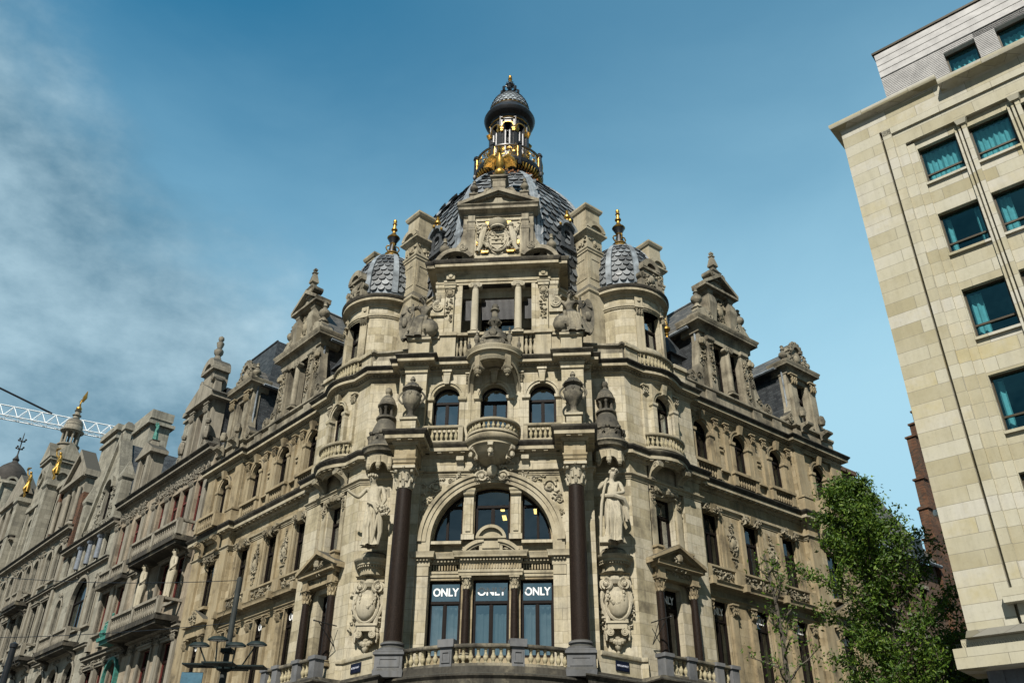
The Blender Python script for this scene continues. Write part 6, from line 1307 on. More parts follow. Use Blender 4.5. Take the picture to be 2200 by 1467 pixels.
def house(name, label, t0, t1, top, mat, trim, fmat, floors, cornices, depth=12, base=0, pil=()):
    """floors: (z0, z1, [centres], width, arched, surround)"""
    h = thing(name, label, 'building', 'ornate stone houses left of the corner building'); holes = []; wins = []
    for z0, z1, cs, w, arched, sur in floors:
        for c in cs:
            p = arch_pts(c - w / 2, c + w / 2, z0, z1 - w / 2, 12) if arched else rect(c - w / 2, c + w / 2, z0, z1); holes.append(p); wins.append((c, w, z0, z1, arched, sur, p))
    m = MB().prism(FA, rect(t0, t1, base, top), -.6, 0, holes); m.box(FA, t0, t0 + .3, -depth, -.6, base, top); m.box(FA, t1 - .3, t1, -depth, -.6, base, top); m.box(FA, t0, t1, -depth, -depth + .3, base, top); m.box(FA, t0, t1, -depth, -.3, top - .2, top)
    part(m, 'wall', mat, h)
    m = MB()
    for c, w, z0, z1, arched, sur, p in wins:
        window(h, FA, p, -.2, z1 - (w / 2 if arched else (z1 - z0) * .28), w > .9, .07, fmat=fmat, gmat='darkglass', room=False)
        if sur:
            if arched: arc_band(m, FA, c, z1 - w / 2, w / 2, w / 2 + .22, -.1, .08, k=14)
            else: m.box(FA, c - w / 2 - .2, c + w / 2 + .2, -.1, .14, z1, z1 + .14); m.box(FA, c - w / 2 - .28, c + w / 2 + .28, -.1, .22, z1 + .14, z1 + .24)
            for d in (-1, 1): m.box(FA, *sorted((c + d * w / 2, c + d * (w / 2 + .18))), -.1, .08, z0, z1 - (w / 2 if arched else 0))
            m.box(FA, c - w / 2 - .22, c + w / 2 + .22, -.1, .2, z0 - .14, z0); m.leaves(FA, c - w * .4, c + w * .4, z1 + .2, z1 + .5, .05, 8, .14, R, .1)
    for t, z0, z1, w in pil:
        m.box(FA, t - w / 2, t + w / 2, -.1, .16, z0, z1 - .5); m.pilcap(FA, t - w / 2, t + w / 2, .18, z1 - .5, z1); m.box(FA, t - w / 2 - .06, t + w / 2 + .06, -.1, .24, z0, z0 + .35)
    part(m, 'surround', trim, h)
    for z, o, hh in cornices:
        p = lpath([(t0, 0), (t1, 0)]); m = MB().sweep(p, corn(o, hh), z); m.dentils(p, .1 * o, .3 * o, z + .12 * hh, z + .24 * hh, .12, .16); part(m, 'cornice', trim, h); part(MB().sweep(p, ctop(o, hh), z), 'cornice_top', 'soot', h)
    return h
def fbal(h, a, b, n, z0, z1, mat='ltrim', floor=True):
    m = MB(); m.box(FA, a - .1, b + .1, -.1, n + .12, z0 - .3, z0)
    if floor:
        for t in (a + .2, b - .2): m.console(FA, t, .3, z0 - 1.1, z0 - .3, n)
        m.box(FA, a, b, -.1, n, z0 - .5, z0 - .3)
    o = part(m, 'balcony', 'soot', h); r = MB(); r.box(FA, a - .1, b + .1, n - .15, n + .12, z1 - .14, z1)  # balcony slabs take the darker streaked stone, undersides included
    for t in (a, b, (a + b) / 2): r.box(FA, t - .15, t + .15, n - .15, n + .12, z0, z1)
    for e in (a, b): r.box(FA, e - .1, e + .1, 0, n, z1 - .14, z1)
    k = int((b - a) / .26)
    for i in range(k): r.lathe(baluster_prof(z1 - z0 - .14), (a + (b - a) * (i + .5) / k, n - .02, z0), 6, fr=FA)
    r.build('balustrade', M[mat], o); return o
# A: pinkish house with caryatids
A_ = house('gabled_house', 'warm grey house with red window frames, stone women under a balcony, tall dormer gable', 16.9, 31.4, 22.2, 'pinkstone', 'ltrim', 'red',
    [(8.0, 11.4, (18.3, 21.2, 25.8, 28.1, 30.2), 1.45, False, True), (13.6, 16.2, (18.9, 21.0, 24.2, 27.7, 30.1), 1.3, False, True), (17.6, 20.7, (18.25, 20.4, 21.8, 23.7, 27.7, 30.1), 1.2, False, False), (1, 5.5, (19, 22, 25, 29), 2.0, False, True)],
    [(11.9, .8, .6), (21.9, 1.3, .95), (16.4, .6, .4)], pil=[(t, 17.3, 20.9, .5) for t in (17.3, 19.2, 22.7, 24.8)] + [(t, 12.6, 21.0, .55) for t in (26.4, 29.0)] + [(31.0, 12.6, 21.0, .5)] + [(t, 7.8, 11.8, .4) for t in (17.3, 19.3, 23.1, 27.1, 29.0, 31.0)])
fbal(A_, 17.4, 24.2, 1.1, 16.9, 17.8); fbal(A_, 17.6, 24.4, 1.2, 12.6, 13.5); fbal(A_, 26.6, 31.0, .5, 16.7, 17.5, floor=False)
m = MB(); m.relief(FA, 17.2, 25.2, 20.95, 21.7, .02, R, 2.2, .12); m.relief(FA, 26.6, 31.2, 20.95, 21.7, .02, R, 2.2, .12); m.relief(FA, 17.2, 31, 11.45, 11.9, .02, R, 2, .1); part(m, 'carving', 'ltrim', A_)
m = MB(); T = 20.9                                           # tall dormer gable with a finial figure
m.prism(FA, [(T - 2.0, 22.6), (T + 2.0, 22.6), (T + 2.0, 23.2), (T + 1.5, 24), (T + 1.5, 26.6), (T - 1.5, 26.6), (T - 1.5, 24), (T - 2.0, 23.2)], -1.0, -.2, [rect(T - .6, T + .6, 22.8, 26.0)], True)
for d in (-1, 1): m.box(FA, *sorted((T + d * .75, T + d * 1.3)), -.3, 0, 22.6, 25.6); m.pilcap(FA, *sorted((T + d * .75, T + d * 1.3)), .03, 25.6, 26.3); m.ball((T + d * 1.75, .0, 24.0), .3, .25, .55, 8, FA); m.scroll(FA, T + d * 1.75, 23.1, .4, -.8, .05, d); m.ball((T + d * 1.75, 0, 24.8), .2, .2, .22, 8, FA)
m.box(FA, T - 1.9, T + 1.9, -1.1, .25, 26.5, 26.8); m.prism(FA, [(T - 2, 26.8), (T + 2, 26.8), (T, 28.0)], -1.1, .25, back=True)
m.box(FA, T - .75, T + .75, -1.1, -.1, 27.2, 29.0)
for d in (-1, 1): m.stack(FA, T + d * .9, -.4, [(.5, .5, 27.3), (.4, .4, 28.0), (.5, .5, 28.1), (.2, .2, 28.3)]); m.scroll(FA, T + d * .8, 28.3, .25, -.8, 0, d)
m.box(FA, T - .95, T + .95, -1.1, .1, 28.9, 29.1); arc_band(m, FA, T, 29.0, .5, .95, -1.1, .1, k=12); m.prism(FA, [(T + .6 * cos(pi * i / 10), 29.05 + .6 * sin(pi * i / 10)) for i in range(11)], -1.1, -.1)
p = FA(T, -.4, 29.8); m.lathe([(.5, 0), (.3, .2), (.18, .5), (.3, .7), (.32, .9), (.15, 1.1), (.22, 1.3), (.26, 1.5), (.12, 1.65), (.2, 1.8), (.18, 1.95), (0, 2.1)], p, 10)
part(m, 'dormer_gable', 'ltrim', A_); window(A_, FA, rect(T - .6, T + .6, 22.8, 26.0), -.5, 24.9, True, fmat='red', gmat='darkglass', room=False)
m = MB(); m.add([FA(*p) for p in ((T - 1.4, -.9, 22.4), (T + 1.4, -.9, 22.4), (T + 1.4, -6, 22.4), (T - 1.4, -6, 22.4), (T - 1.4, -.9, 27.6), (T + 1.4, -.9, 27.6), (T + 1.4, -6, 27.6), (T - 1.4, -6, 27.6))], [(0, 3, 7, 4), (1, 2, 6, 5), (4, 5, 6, 7), (2, 3, 7, 6)])
m.add([FA(*p) for p in ((17.0, -.9, 22.3), (31.3, -.9, 22.3), (31.3, -3.0, 27.2), (17.6, -3.0, 27.2), (17.0, -9, 22.3), (31.3, -9, 22.3))], [(0, 1, 2, 3), (0, 3, 4), (1, 2, 5)])
m.add([FA(*p) for p in ((16.9, -1.2, 22.4), (18.9, -2.2, 30.0), (18.9, -8, 30.0), (16.9, -9, 22.4), (20.4, -1.6, 26), (20.4, -8, 26))], [(0, 1, 2, 3), (0, 4, 1), (1, 4, 5, 2)])
part(m, 'slate_roof', 'slate', A_, smooth=False)
m = MB(); T = 29.2                                           # small dormer with the green figure
m.prism(FA, rect(T - 1.1, T + 1.1, 22.3, 25.6), -.9, -.1, [rect(T - .4, T + .4, 22.8, 25.0)]); m.box(FA, T - 1.4, T + 1.4, -1, .25, 25.5, 25.75); m.prism(FA, [(T - 1.4, 25.75), (T + 1.4, 25.75), (T, 26.6)], -1, .2, back=True)
for d in (-1, 1): m.box(FA, *sorted((T + d * .55, T + d * 1.0)), -.2, .12, 22.4, 25.5); m.scroll(FA, T + d * 1.35, 22.7, .35, -.7, .0, d)
m.stack(FA, T, -.3, [(.7, .6, 26.2), (.6, .5, 26.7), (.7, .6, 26.8)]); part(m, 'dormer_gable', 'ltrim', A_)
for t, z, w in ((25.5, 27.5, 1.6), (28.0, 29.2, 1.6), (31.0, 30.6, 2.2)):
    m = MB(); m.box(FA, t - w / 2, t + w / 2, -4.6, -3.2, 22.5, z); m.box(FA, t - w / 2 - .15, t + w / 2 + .15, -4.75, -3.05, z - .5, z - .3); m.box(FA, t - w / 2 - .25, t + w / 2 + .25, -4.85, -2.95, z, z + .35); part(m, 'chimney', 'greystone', A_)
# stone women under the balcony
for t, z in ((17.9, 13.0), (22.1, 13.0)):
    q = Fr(FA(t, .75, 0)[:2], -FA.u, FA.n, z + .5); st = thing('caryatid', 'bare-armed stone woman carrying the balcony, %s of the pair' % ('nearest the corner building' if t < 20 else 'farther from the corner building'), 'statue', 'stone women under the balcony')
    J = pose(ell=(-.3, -.05, 1.56), wrl=(-.14, -.1, 1.72), hal=(-.08, -.1, 1.76), elr=(.28, .02, 1.14), wrr=(.2, .14, .98), har=(.14, .16, .94), pel=(.06, 0, .95)); skin(q, 1.55, J, EDG, 'statue', st)
    m = MB(); drape(m, q, 1.55, [(.06, 0, .18, .15, .98), (.07, .0, .2, .17, .8), (.03, 0, .17, .15, .5), (0, 0, .14, .13, .2), (0, 0, .16, .15, -.1)], 6, .15); m.build('drapery', M['statue'], st); m = MB(); hair(m, q, 1.55, J, 3); m.build('hair', M['statue'], st); m = MB(); face(m, q, 1.55, J); m.build('face', M['statue'], st)
q = Fr(FA(29.2, -.3, 0)[:2], -FA.u, FA.n, 26.8); st = thing('bronze_figure', 'small green bronze figure standing on the dormer of the house with red frames', 'statue')
J = pose(ell=(-.36, .05, 1.5), wrl=(-.4, .05, 1.8), hal=(-.4, .05, 1.9)); skin(q, .85, J, EDG, 'verd', st); m = MB(); drape(m, q, .85, [(0, 0, .16, .14, 1.1), (0, 0, .2, .18, .7), (0, 0, .26, .22, .05)], 6, .2); m.build('drapery', M['verd'], st)
q = Fr(FA(25.6, .7, 0)[:2], -FA.u, FA.n, 12.6); st = thing('bronze_group', 'green bronze seated figure and beasts over the shop doorway', 'statue')
J = pose(pel=(0, .05, .62), waist=(0, .05, .78), chest=(0, .05, .98), neck=(0, .06, 1.16), head=(.0, .1, 1.26), top=(.02, .11, 1.36), shl=(-.2, .05, 1.1), shr=(.2, .05, 1.1), ell=(-.36, .16, .92), wrl=(-.3, .3, .8), hal=(-.3, .36, .76), elr=(.42, .1, 1.05), wrr=(.6, .14, 1.1), har=(.68, .15, 1.12), knl=(-.16, .36, .62), anl=(-.14, .34, .22), tol=(-.15, .46, .16), knr=(.2, .36, .55), anr=(.28, .36, .16), tor=(.3, .46, .1)); skin(q, 1.05, J, EDG, 'verd', st)
m = MB(); m.ball((0, .1, .3), .55, .4, .3, 10, q); m.ball((-.7, .2, .3), .28, .25, .26, 8, q); m.ball((.7, .2, .25), .3, .25, .24, 8, q); m.box(q, -.9, .9, -.7, .45, -.2, 0); m.box(q, -.75, .75, -.7, .3, -.4, -.2); m.build('base', M['verd'], st)
m = MB(); arc_band(m, FA, 25.8, 10.6, .85, 1.02, 0, .25, k=14); m.box(FA, 24.75, 24.95, 0, .25, 7.5, 10.6); m.box(FA, 26.65, 26.85, 0, .25, 7.5, 10.6); part(m, 'doorway_frame', 'verd', A_)
# B: narrow gothic house
B_ = house('gothic_house', 'narrow pale house with a steep pointed gable, grey columns and one great arched window', 31.4, 42.2, 21.4, 'greystone', 'ltrim', 'frame',
    [(19.4, 21.1, (33.3, 35.3, 37.3, 39.3, 41.0), .95, False, False), (14.6, 18.4, (36.2,), 3.2, True, True), (14.6, 17.6, (33.0, 40.4), 1.1, True, True), (8.2, 12.4, (34.2, 37.4, 40.2), 1.8, True, True), (1, 6, (34, 38.5), 3.0, False, True)],
    [(18.7, .7, .5), (21.1, 1.1, .8), (13.0, .7, .5)])
fbal(B_, 33.6, 39.4, .9, 13.6, 14.5)
m = MB()
for t in (34.3, 36.3, 38.3): m.lathe([(.2, 19.4), (.17, 20.9)], (t, .1, 0), 12, fr=FA); m.stack(FA, t, .1, [(.4, .4, 20.9), (.5, .5, 21.05)])
part(m, 'colonnette', 'bluecol', B_)
m = MB(); T = 36.0
m.prism(FA, [(T - 3.6, 21.8), (T + 3.6, 21.8), (T + 3.2, 22.6), (T, 29.2), (T - 3.2, 22.6)], -.7, -.1, [arch_pts(T - .75, T + .75, 22.6, 25.0, 12)], True)
for d in (-1, 1): m.prism(FA, [(T + d * 3.7, 22.2), (T + d * 3.2, 22.2), (T, 28.9), (T, 29.6), ], -.8, .12)
arc_band(m, FA, T, 25.0, .75, 1.05, -.2, .1, k=14)
for d in (-1, 1): m.stack(FA, T + d * 3.6, 0, [(.7, .7, 21.8), (.7, .7, 24.6), (.9, .9, 24.8), (.9, .9, 25.0), (.1, .1, 26.2)]); m.leaves(FA, *sorted((T + d * .9, T + d * 1.8)), 22.4, 25.0, -.1, 24, .18, R, .1)
m.relief(FA, T - 3.2, T + 3.2, 21.9, 22.5, -.05, R, 2, .1); m.stack(FA, T, -.3, [(.6, .6, 29.0), (.5, .5, 29.8), (.8, .7, 29.9), (.8, .7, 30.3), (.3, .3, 30.6)])
part(m, 'gable', 'greystone', B_); window(B_, FA, arch_pts(T - .75, T + .75, 22.6, 25.0, 12), -.35, 24.6, True, gmat='darkglass', room=False)
m = MB(); m.add([FA(*p) for p in ((32.0, -.7, 21.6), (40.6, -.7, 21.6), (T, -.7, 28.9), (T, -9, 28.9), (32.0, -9, 21.6), (40.6, -9, 21.6))], [(0, 2, 3, 4), (1, 5, 3, 2)]); part(m, 'slate_roof', 'slate', B_, smooth=False)
# C: house with a pillared stone lantern and gilded figures
C_ = house('lantern_house', 'pale stone house with red brick panels and a pillared stone lantern turret', 42.2, 61.0, 23.6, 'greystone', 'ltrim', 'frame',
    [(19.8, 22.6, (44.2, 46.6, 50.0, 52.0, 54.4, 56.8, 59.2), 1.35, True, True), (15.0, 18.2, (44.2, 46.6, 50.0, 52.0, 54.4, 56.8, 59.2), 1.45, False, True), (8.5, 12.6, (44.2, 47.0, 50.5, 54.0, 57.5), 1.6, True, True), (1, 6, (45.5, 52), 4.0, False, True)], [(18.8, .7, .5), (23.3, 1.2, .9), (13.4, .8, .6)], pil=[(t, 14.2, 22.9, .5) for t in (42.8, 48.2, 53.2, 55.6, 60.5)])
fbal(C_, 43.4, 47.4, .9, 14.0, 14.9); fbal(C_, 49.2, 52.8, .9, 19.0, 19.8)
m = MB(); m.prism(FA, [(43.0, 24.2), (48.4, 24.2), (48.4, 28.4), (45.7, 30.8), (43.0, 28.4)], -.8, -.1, [arch_pts(44.3, 45.5, 24.8, 27.4, 10), arch_pts(46.0, 47.2, 24.8, 27.4, 10)], True)
for d in (-1, 1): m.prism(FA, [(45.7 + d * 3.0, 28.2), (45.7, 30.8), (45.7, 31.3), (45.7 + d * 3.0, 28.7)], -1, .2)
for t in (43.2, 45.75, 48.2): m.lathe([(.2, 24.4), (.17, 27.2)], (t, .1, 0), 10, fr=FA)
m.box(FA, 42.8, 48.6, -.9, .3, 28.1, 28.4); part(m, 'gable', 'ltrim', C_)
for a, b in ((44.3, 45.5), (46.0, 47.2)): window(C_, FA, arch_pts(a, b, 24.8, 27.4, 10), -.4, 26.8, True, gmat='darkglass', room=False)
m = MB(); m.box(FA, 42.0, 42.9, -8, .05, 21, 26.5); m.box(FA, 48.6, 49.2, -8, .05, 24, 29); part(m, 'brick_panel', 'orange', C_)
m = MB(); m.prism(FA, rect(49.6, 60.8, 23.8, 29.6), -1.2, -.5, [arch_pts(t, t + 1.3, 24.6, 28.0, 10) for t in (50.6, 53.4, 56.0, 58.6)]); m.box(FA, 49.5, 60.9, -1.3, -.2, 29.5, 30.0); m.box(FA, 49.6, 60.8, -9, -1.2, 23.8, 29.4)
for t in (50.1, 52.6, 55.2, 57.8, 60.4): m.box(FA, t - .28, t + .28, -.6, -.3, 23.9, 29.5)
part(m, 'attic_storey', 'greystone', C_)
for t in (50.6, 53.4, 56.0, 58.6): window(C_, FA, arch_pts(t, t + 1.3, 24.6, 28.0, 10), -.8, 27.2, True, gmat='darkglass', room=False)
TC = 59.8; m = MB(); m.box(FA, TC - 1.35, TC + 1.35, -3.3, -.5, 29.5, 34.7); m.box(FA, TC - 1.6, TC + 1.6, -3.5, -.3, 34.5, 34.8)
for q in (FA.at(TC, -.5), Fr(FA(TC - 1.4, -1.9, 0)[:2], FA.n, -FA.u)):
    m.prism(q, [(-1.6, 34.8), (1.6, 34.8), (0, 36.7)], -1.2, .3, back=True); m.prism(q, [(.8 * cos(2 * pi * i / 16), 32.9 + .8 * sin(2 * pi * i / 16)) for i in range(16)], 0, .2, [[(.55 * cos(2 * pi * i / 16), 32.9 + .55 * sin(2 * pi * i / 16)) for i in range(16)]])
part(m, 'lantern_base', 'greystone', C_)
lc = FA(TC, -1.9, 0); lc.z = 36.9 - 33.9 * .54; KK = .54
m = MB()
for prof, sg_ in (([(1.75, 31.2), (1.75, 33.4), (2.0, 33.5), (2.0, 33.7), (1.5, 33.9), (0, 33.9)], 24), ([(0, 36.2), (1.65, 36.2), (1.9, 36.4), (2.05, 36.5), (2.05, 36.7), (1.7, 36.9), (1.65, 37.6), (1.5, 37.9), (1.55, 38.2), (1.35, 38.7), (.95, 39.1), (.6, 39.3), (.6, 39.8), (.8, 39.9), (.8, 40.0), (.5, 40.1), (.45, 40.8), (.65, 40.9), (.4, 41.1), (0, 41.2)], 28)): m.lathe([(r * KK, z * KK) for r, z in prof], lc, sg_)
for i in range(8): a = 2 * pi * i / 8; m.lathe([(.24 * KK, 33.9 * KK), (.2 * KK, 34.2 * KK), (.19 * KK, 35.9 * KK), (.26 * KK, 36.2 * KK)], (lc[0] + 1.4 * KK * cos(a), lc[1] + 1.4 * KK * sin(a), lc.z), 10)
part(m, 'lantern', 'ltrim', C_)
m = MB(); m.box(FA, 43.5, 47.6, -6, -4.2, 28, 35.0); m.box(FA, 43.2, 47.9, -6.3, -3.9, 34.4, 34.7); m.box(FA, 43.4, 47.7, -6.1, -4.1, 35.0, 35.8); m.box(FA, 51.6, 55.5, -6, -4.0, 23, 36.4); m.box(FA, 51.4, 55.7, -6.2, -3.8, 35.6, 35.9); m.box(FA, 51.3, 55.8, -6.3, -3.7, 36.4, 37.0); part(m, 'chimney', 'greystone', C_)
m = MB(); m.add([FA(*p) for p in ((42.4, -1, 23.6), (55.8, -1, 23.6), (55.8, -5, 28.6), (42.4, -5, 28.6))], [(0, 1, 2, 3)]); part(m, 'slate_roof', 'slate', C_, smooth=False)
q = Fr(lc[:2], -FA.u, FA.n, lc.z + 41.2 * KK); st = thing('gilded_figure', 'gilded winged figure crowning the stone lantern turret', 'statue', 'gilded figures on the far houses')
J = pose(ell=(-.4, .05, 1.5), wrl=(-.7, .05, 1.55), hal=(-.8, .05, 1.55), knr=(.1, -.1, .5), anr=(.12, -.3, .2), tor=(.12, -.36, .12)); skin(q, .72, J, EDG, 'gold', st); m = MB(); m.ball((0, 0, .1), .3, .3, .28, 10, q)
m.tube([q(.1, -.1, .9), q(.26, -.2, 1.4), q(.42, -.25, 2.1)], [.1, .22, .03], 6); m.build('wing', M['gold'], st)
for t, z, n, lb in ((52.6, 29.7, .1, 'gilded figure with one arm raised before the lantern turret'), (62.0, 30.6, .1, 'gilded figure with one arm raised beside the dark dome')):
    q = Fr(FA(t, n, 0)[:2], -FA.u, FA.n, z + .58); st = thing('gilded_figure', lb, 'statue', 'gilded figures on the far houses')
    J = pose(ell=(-.4, .1, 1.6), wrl=(-.6, .1, 1.9), hal=(-.7, .1, 1.95), knr=(.15, .2, .55), anr=(.2, 0, .2), elr=(.3, .05, 1.2), wrr=(.42, .15, 1.0), har=(.46, .18, .94)); skin(q, 1.75, J, EDG, 'gold', st); m = MB(); drape(m, q, 1.75, [(0, 0, .15, .13, 1.0), (.02, 0, .2, .16, .7), (.05, 0, .16, .14, .45)], 6, .2); m.tube([q(-1.3, .2, 3.4), q(-.9, .2, 3.5), q(-.3, .1, 3.4)], [.06, .13, .05], 6); m.build('drapery', M['gold'], st)
m = MB()
m.stack(FA, 52.6, .1, [(1.1, 1.0, 23.8), (1.1, 1.0, 29.6), (1.5, 1.3, 29.8), (1.5, 1.3, 30.3)]); m.stack(FA, 62.0, .1, [(1.1, 1.0, 23.8), (1.1, 1.0, 30.6), (1.5, 1.3, 30.8), (1.5, 1.3, 31.2)])
part(m, 'figure_pedestal', 'greystone', C_)
# D: far corner house with a small dark dome
D_ = house('domed_house', 'far pale house with a small dark dome and an iron weathervane', 61.0, 90.0, 27.5, 'greystone', 'ltrim', 'frame',
    [(20.2, 23.6, (63, 66, 69, 72, 75, 78), 1.4, True, True), (14.8, 18.4, (63, 66, 69, 72, 75, 78), 1.4, True, True), (8.5, 12.6, (63, 66.5, 70, 74, 78), 1.8, True, True)], [(19.2, .8, .6), (26.8, 1.3, 1.0), (13.4, .9, .7)])
dc = FA(80.2, -1.5, -3.2); m = MB().lathe([(2.1, 25), (2.1, 40.6), (2.3, 40.8), (2.5, 41.0), (2.5, 41.3), (2.1, 41.5)], dc, 28)
for i in range(8):
    a = 2 * pi * i / 8; q = Fr((dc[0] + 2.1 * cos(a), dc[1] + 2.1 * sin(a)), (-sin(a), cos(a)), (cos(a), sin(a))); arc_band(m, q, 0, 38.0, .45, .7, -.3, .3, k=10); m.box(q, .65, .95, -.2, .2, 29, 37.8)
part(m, 'tower', 'greystone', D_)
m = MB().lathe([(2.0, 41.4), (1.98, 42.0), (1.85, 42.6), (1.55, 43.2), (1.15, 43.7), (.7, 44.1), (.4, 44.3), (.3, 44.5), (.38, 44.7), (.2, 45.0), (.08, 45.3), (.05, 48.0), (0, 48.3)], dc, 32)
for z in (46.0, 47.0):
    for i in range(4): a = pi / 2 * i; m.tube([(dc[0], dc[1], z - 3.2), (dc[0] + .45 * cos(a), dc[1] + .45 * sin(a), z - 3.0)], .05, 5); m.ball((dc[0] + .45 * cos(a), dc[1] + .45 * sin(a), z - 2.95), .13, .13, .13, 6)
M['copper'] = simple('dark_brown_copper', (.035, .032, .028), .7, .1, .4, 1.5, 0, .2); part(m, 'dark_dome', 'copper', D_)
m = MB(); m.prism(FA, rect(63.5, 72, 27.4, 32.6), -1.2, -.3, [arch_pts(t, t + 1.4, 28.4, 31.4, 10) for t in (64.6, 67.1, 69.6)]); m.box(FA, 63.3, 72.2, -1.4, 0, 32.4, 32.9); m.prism(FA, [(63.6, 32.9), (71.9, 32.9), (67.8, 35.6)], -1.3, -.2, back=True); m.box(FA, 63.5, 72, -9, -1.2, 27.4, 32.4); part(m, 'gable', 'ltrim', D_)
# ---------------------------------------------------------------- modern stone block on the right
M['modern'] = stone('yellow_modern_stone', [(0.22, c3((182, 173, 142))), (0.36, c3((198, 191, 165))), (0.52, c3((207, 202, 181))), (0.68, c3((212, 208, 194))), (0.85, c3((200, 189, 150)))], (1.9, 0.52), 0.010, 0.75, soot=0.7, stain=0.15, streak=0.16, bump=0.12, jc=(0.13, 0.115, 0.085), offset=0.42, bw=.62, grit=.10)
M['rib'] = simple('grey_ribbed_cladding', (.42, .41, .40), .8, 0, .2, 2)
M['bronze'] = simple('bronze_window_frame', (.045, .034, .018), .45, .2)
M['teal'] = glass('teal_window_glass', (.36, .66, .70), .12, (.34, .80, .88))
M['tealroom'] = simple('dim_teal_room', (.012, .060, .070), .9, 0, .4, .8)
M['speckle'] = stone('speckled_granite', [(0.3, (.05, .06, .075)), (0.5, (.16, .18, .21)), (0.7, (.30, .33, .37))], None, soot=0.2)
M['curtain2'] = simple('sheer_curtain', (.52, .60, .60), .9, 0, .12); M['curtain'] = M['curtain2']
MBd = thing('modern_block', 'plain yellow stone office block with bronze framed teal windows and grey ribbed attic', 'building')
FB = Fr((15.05, -5.26), (.808, -.589), (-.589, -.808))
cols = [(2.55 + 1.86 * i, 3.95 + 1.86 * i) for i in range(7)]; XE = 16.0
rowsz = [(23.85, 25.62), (20.5, 22.35), (16.95, 18.95), (13.45, 15.5), (10.0, 12.05)]
m = MB(); m.box(FB, 0, 1.42, -.4, 0, 7.0, 28.0); m.box(FB, 1.42, XE, -.4, 0, 27.05, 28.0); m.box(FB, 0, .35, -14, -.4, 7.0, 28.0); m.box(FB, 1.42, 1.52, -.4, -.22, 7.0, 27.05); part(m, 'wall', 'modern', MBd)
m = MB(); m.box(FB, 1.52, 1.86, -.4, .05, 7.6, 26.98); m.box(FB, 1.52, XE, -.4, .05, 26.7, 27.0); m.box(FB, 1.86, XE, -.4, -.03, 26.0, 26.7); m.box(FB, 1.86, 2.24, -.4, -.03, 7.6, 26.0); m.box(FB, 2.24, 2.52, -.4, -.12, 7.6, 25.9)
m.prism(FB, rect(2.52, XE, 7.0, 26.0), -.6, -.2, [rect(a, b, z0, z1) for a, b in cols for z0, z1 in rowsz])
for a, b in cols:
    m.box(FB, b + .02, b + .10, -.4, -.1, 7.6, 25.75); m.box(FB, b + .16, b + .24, -.4, -.06, 7.6, 25.75); m.box(FB, b + .30, b + .46, -.4, -.02, 7.6, 25.9); m.stack(FB, b + .34, -.1, [(.3, .3, 25.7), (.42, .42, 25.9), (.42, .42, 26.02)])
part(m, 'window_field', 'modern', MBd)
m = MB()
for a, b in cols:
    for z0, z1 in rowsz: m.box(FB, a - .03, b + .01, -.5, -.1, z0 - .1, z0)
part(m, 'sill', 'modern', MBd)
R4 = random.Random(11)
for i, (a, b) in enumerate(cols):
    for j, (z0, z1) in enumerate(rowsz):
        kind = (i * 3 + j * 2) % 4
        cu = [[(a + .1, b - .1, z0 + .1, z1 - .1)], [(a + .1, a + .32, z0 + .1, z1 - .1)], [(a + .1, a + .3, z0 + .1, z1 - .1), (b - .28, b - .1, z0 + .1, z1 - .1)], [(a + .08, a + .5, z0 + .1, z1 - .1)]][0 if j == 0 else (1, 2, 3)[(i + j) % 3]]
        w = window(MBd, FB, rect(a, b, z0, z1), -.38, None, False, .06, fmat='bronze', gmat='teal', rmat='tealroom', curtain=cu); t = MB(); zz = z0 + (z1 - z0) * .27; t.box(FB, a + .05, b - .05, -.46, -.37, zz - .035, zz + .035); t.build('transom', M['bronze'], w)
m = MB(); pr = [(-.4, 27.95), (0, 27.95), (.04, 28.05), (.30, 28.12), (.34, 28.2), (.34, 28.32), (-.4, 28.4)]
def bp(l): return [(FB(x, n, 0).x, FB(x, n, 0).y) for x, n in l]
m.sweep(bp([(0, -14), (0, 0), (4.0, 0)]), pr); m.sweep(bp([(4.02, 0), (XE, 0)]), [(-.4, 27.5), (0, 27.5), (.06, 27.56), (.42, 27.68), (.46, 27.78), (.46, 27.9), (-.4, 27.94)]); part(m, 'cornice', 'modern', MBd)
m = MB(); m.prism(FB, rect(2.06, XE, 27.9, 31.2), -.6, -.08, [rect(4.5, 5.66, 27.96, 29.5), rect(6.4, 7.56, 27.96, 29.5), rect(8.3, 9.46, 27.96, 29.5), rect(10.2, 11.36, 27.96, 29.5)]); m.box(FB, 2.06, 2.3, -14, -.6, 27.9, 31.2)
z = 28.0
while z < 29.8:                                             # fine ribs, leaving the window openings clear
    for a, b in ((2.06, 4.5), (5.66, 6.4), (7.56, 8.3), (9.46, 10.2), (11.36, XE)): m.box(FB, a, b if z < 29.5 else XE, -.1, -.06, z, z + .05)
    z += .085
for k in range(4): m.box(FB, 2.06, XE, -.1, -.03, 29.82 + .34 * k, 30.12 + .34 * k)
part(m, 'attic', 'rib', MBd, smooth=False)
for a in (4.5, 6.4, 8.3, 10.2): window(MBd, FB, rect(a, a + 1.16, 27.96, 29.5), -.3, None, False, .06, fmat='bronze', gmat='teal', rmat='tealroom', curtain=[(a + .1, a + 1.06, 28.0, 29.2)])
m = MB(); m.box(FB, 1.98, XE, -.7, .02, 31.2, 31.3); part(m, 'coping', 'bronze', MBd)
m = MB(); m.box(FB, -.42, XE, -1.5, .5, 6.45, 7.02); m.box(FB, -.2, XE, -.5, .25, 7.02, 7.3); m.frust(FB, 8.0, .05, 16, .8, 7.3, 16, .2, 7.55); m.box(FB, 1.25, XE, -.3, .34, 8.15, 8.55); part(m, 'ledge', 'modern', MBd)
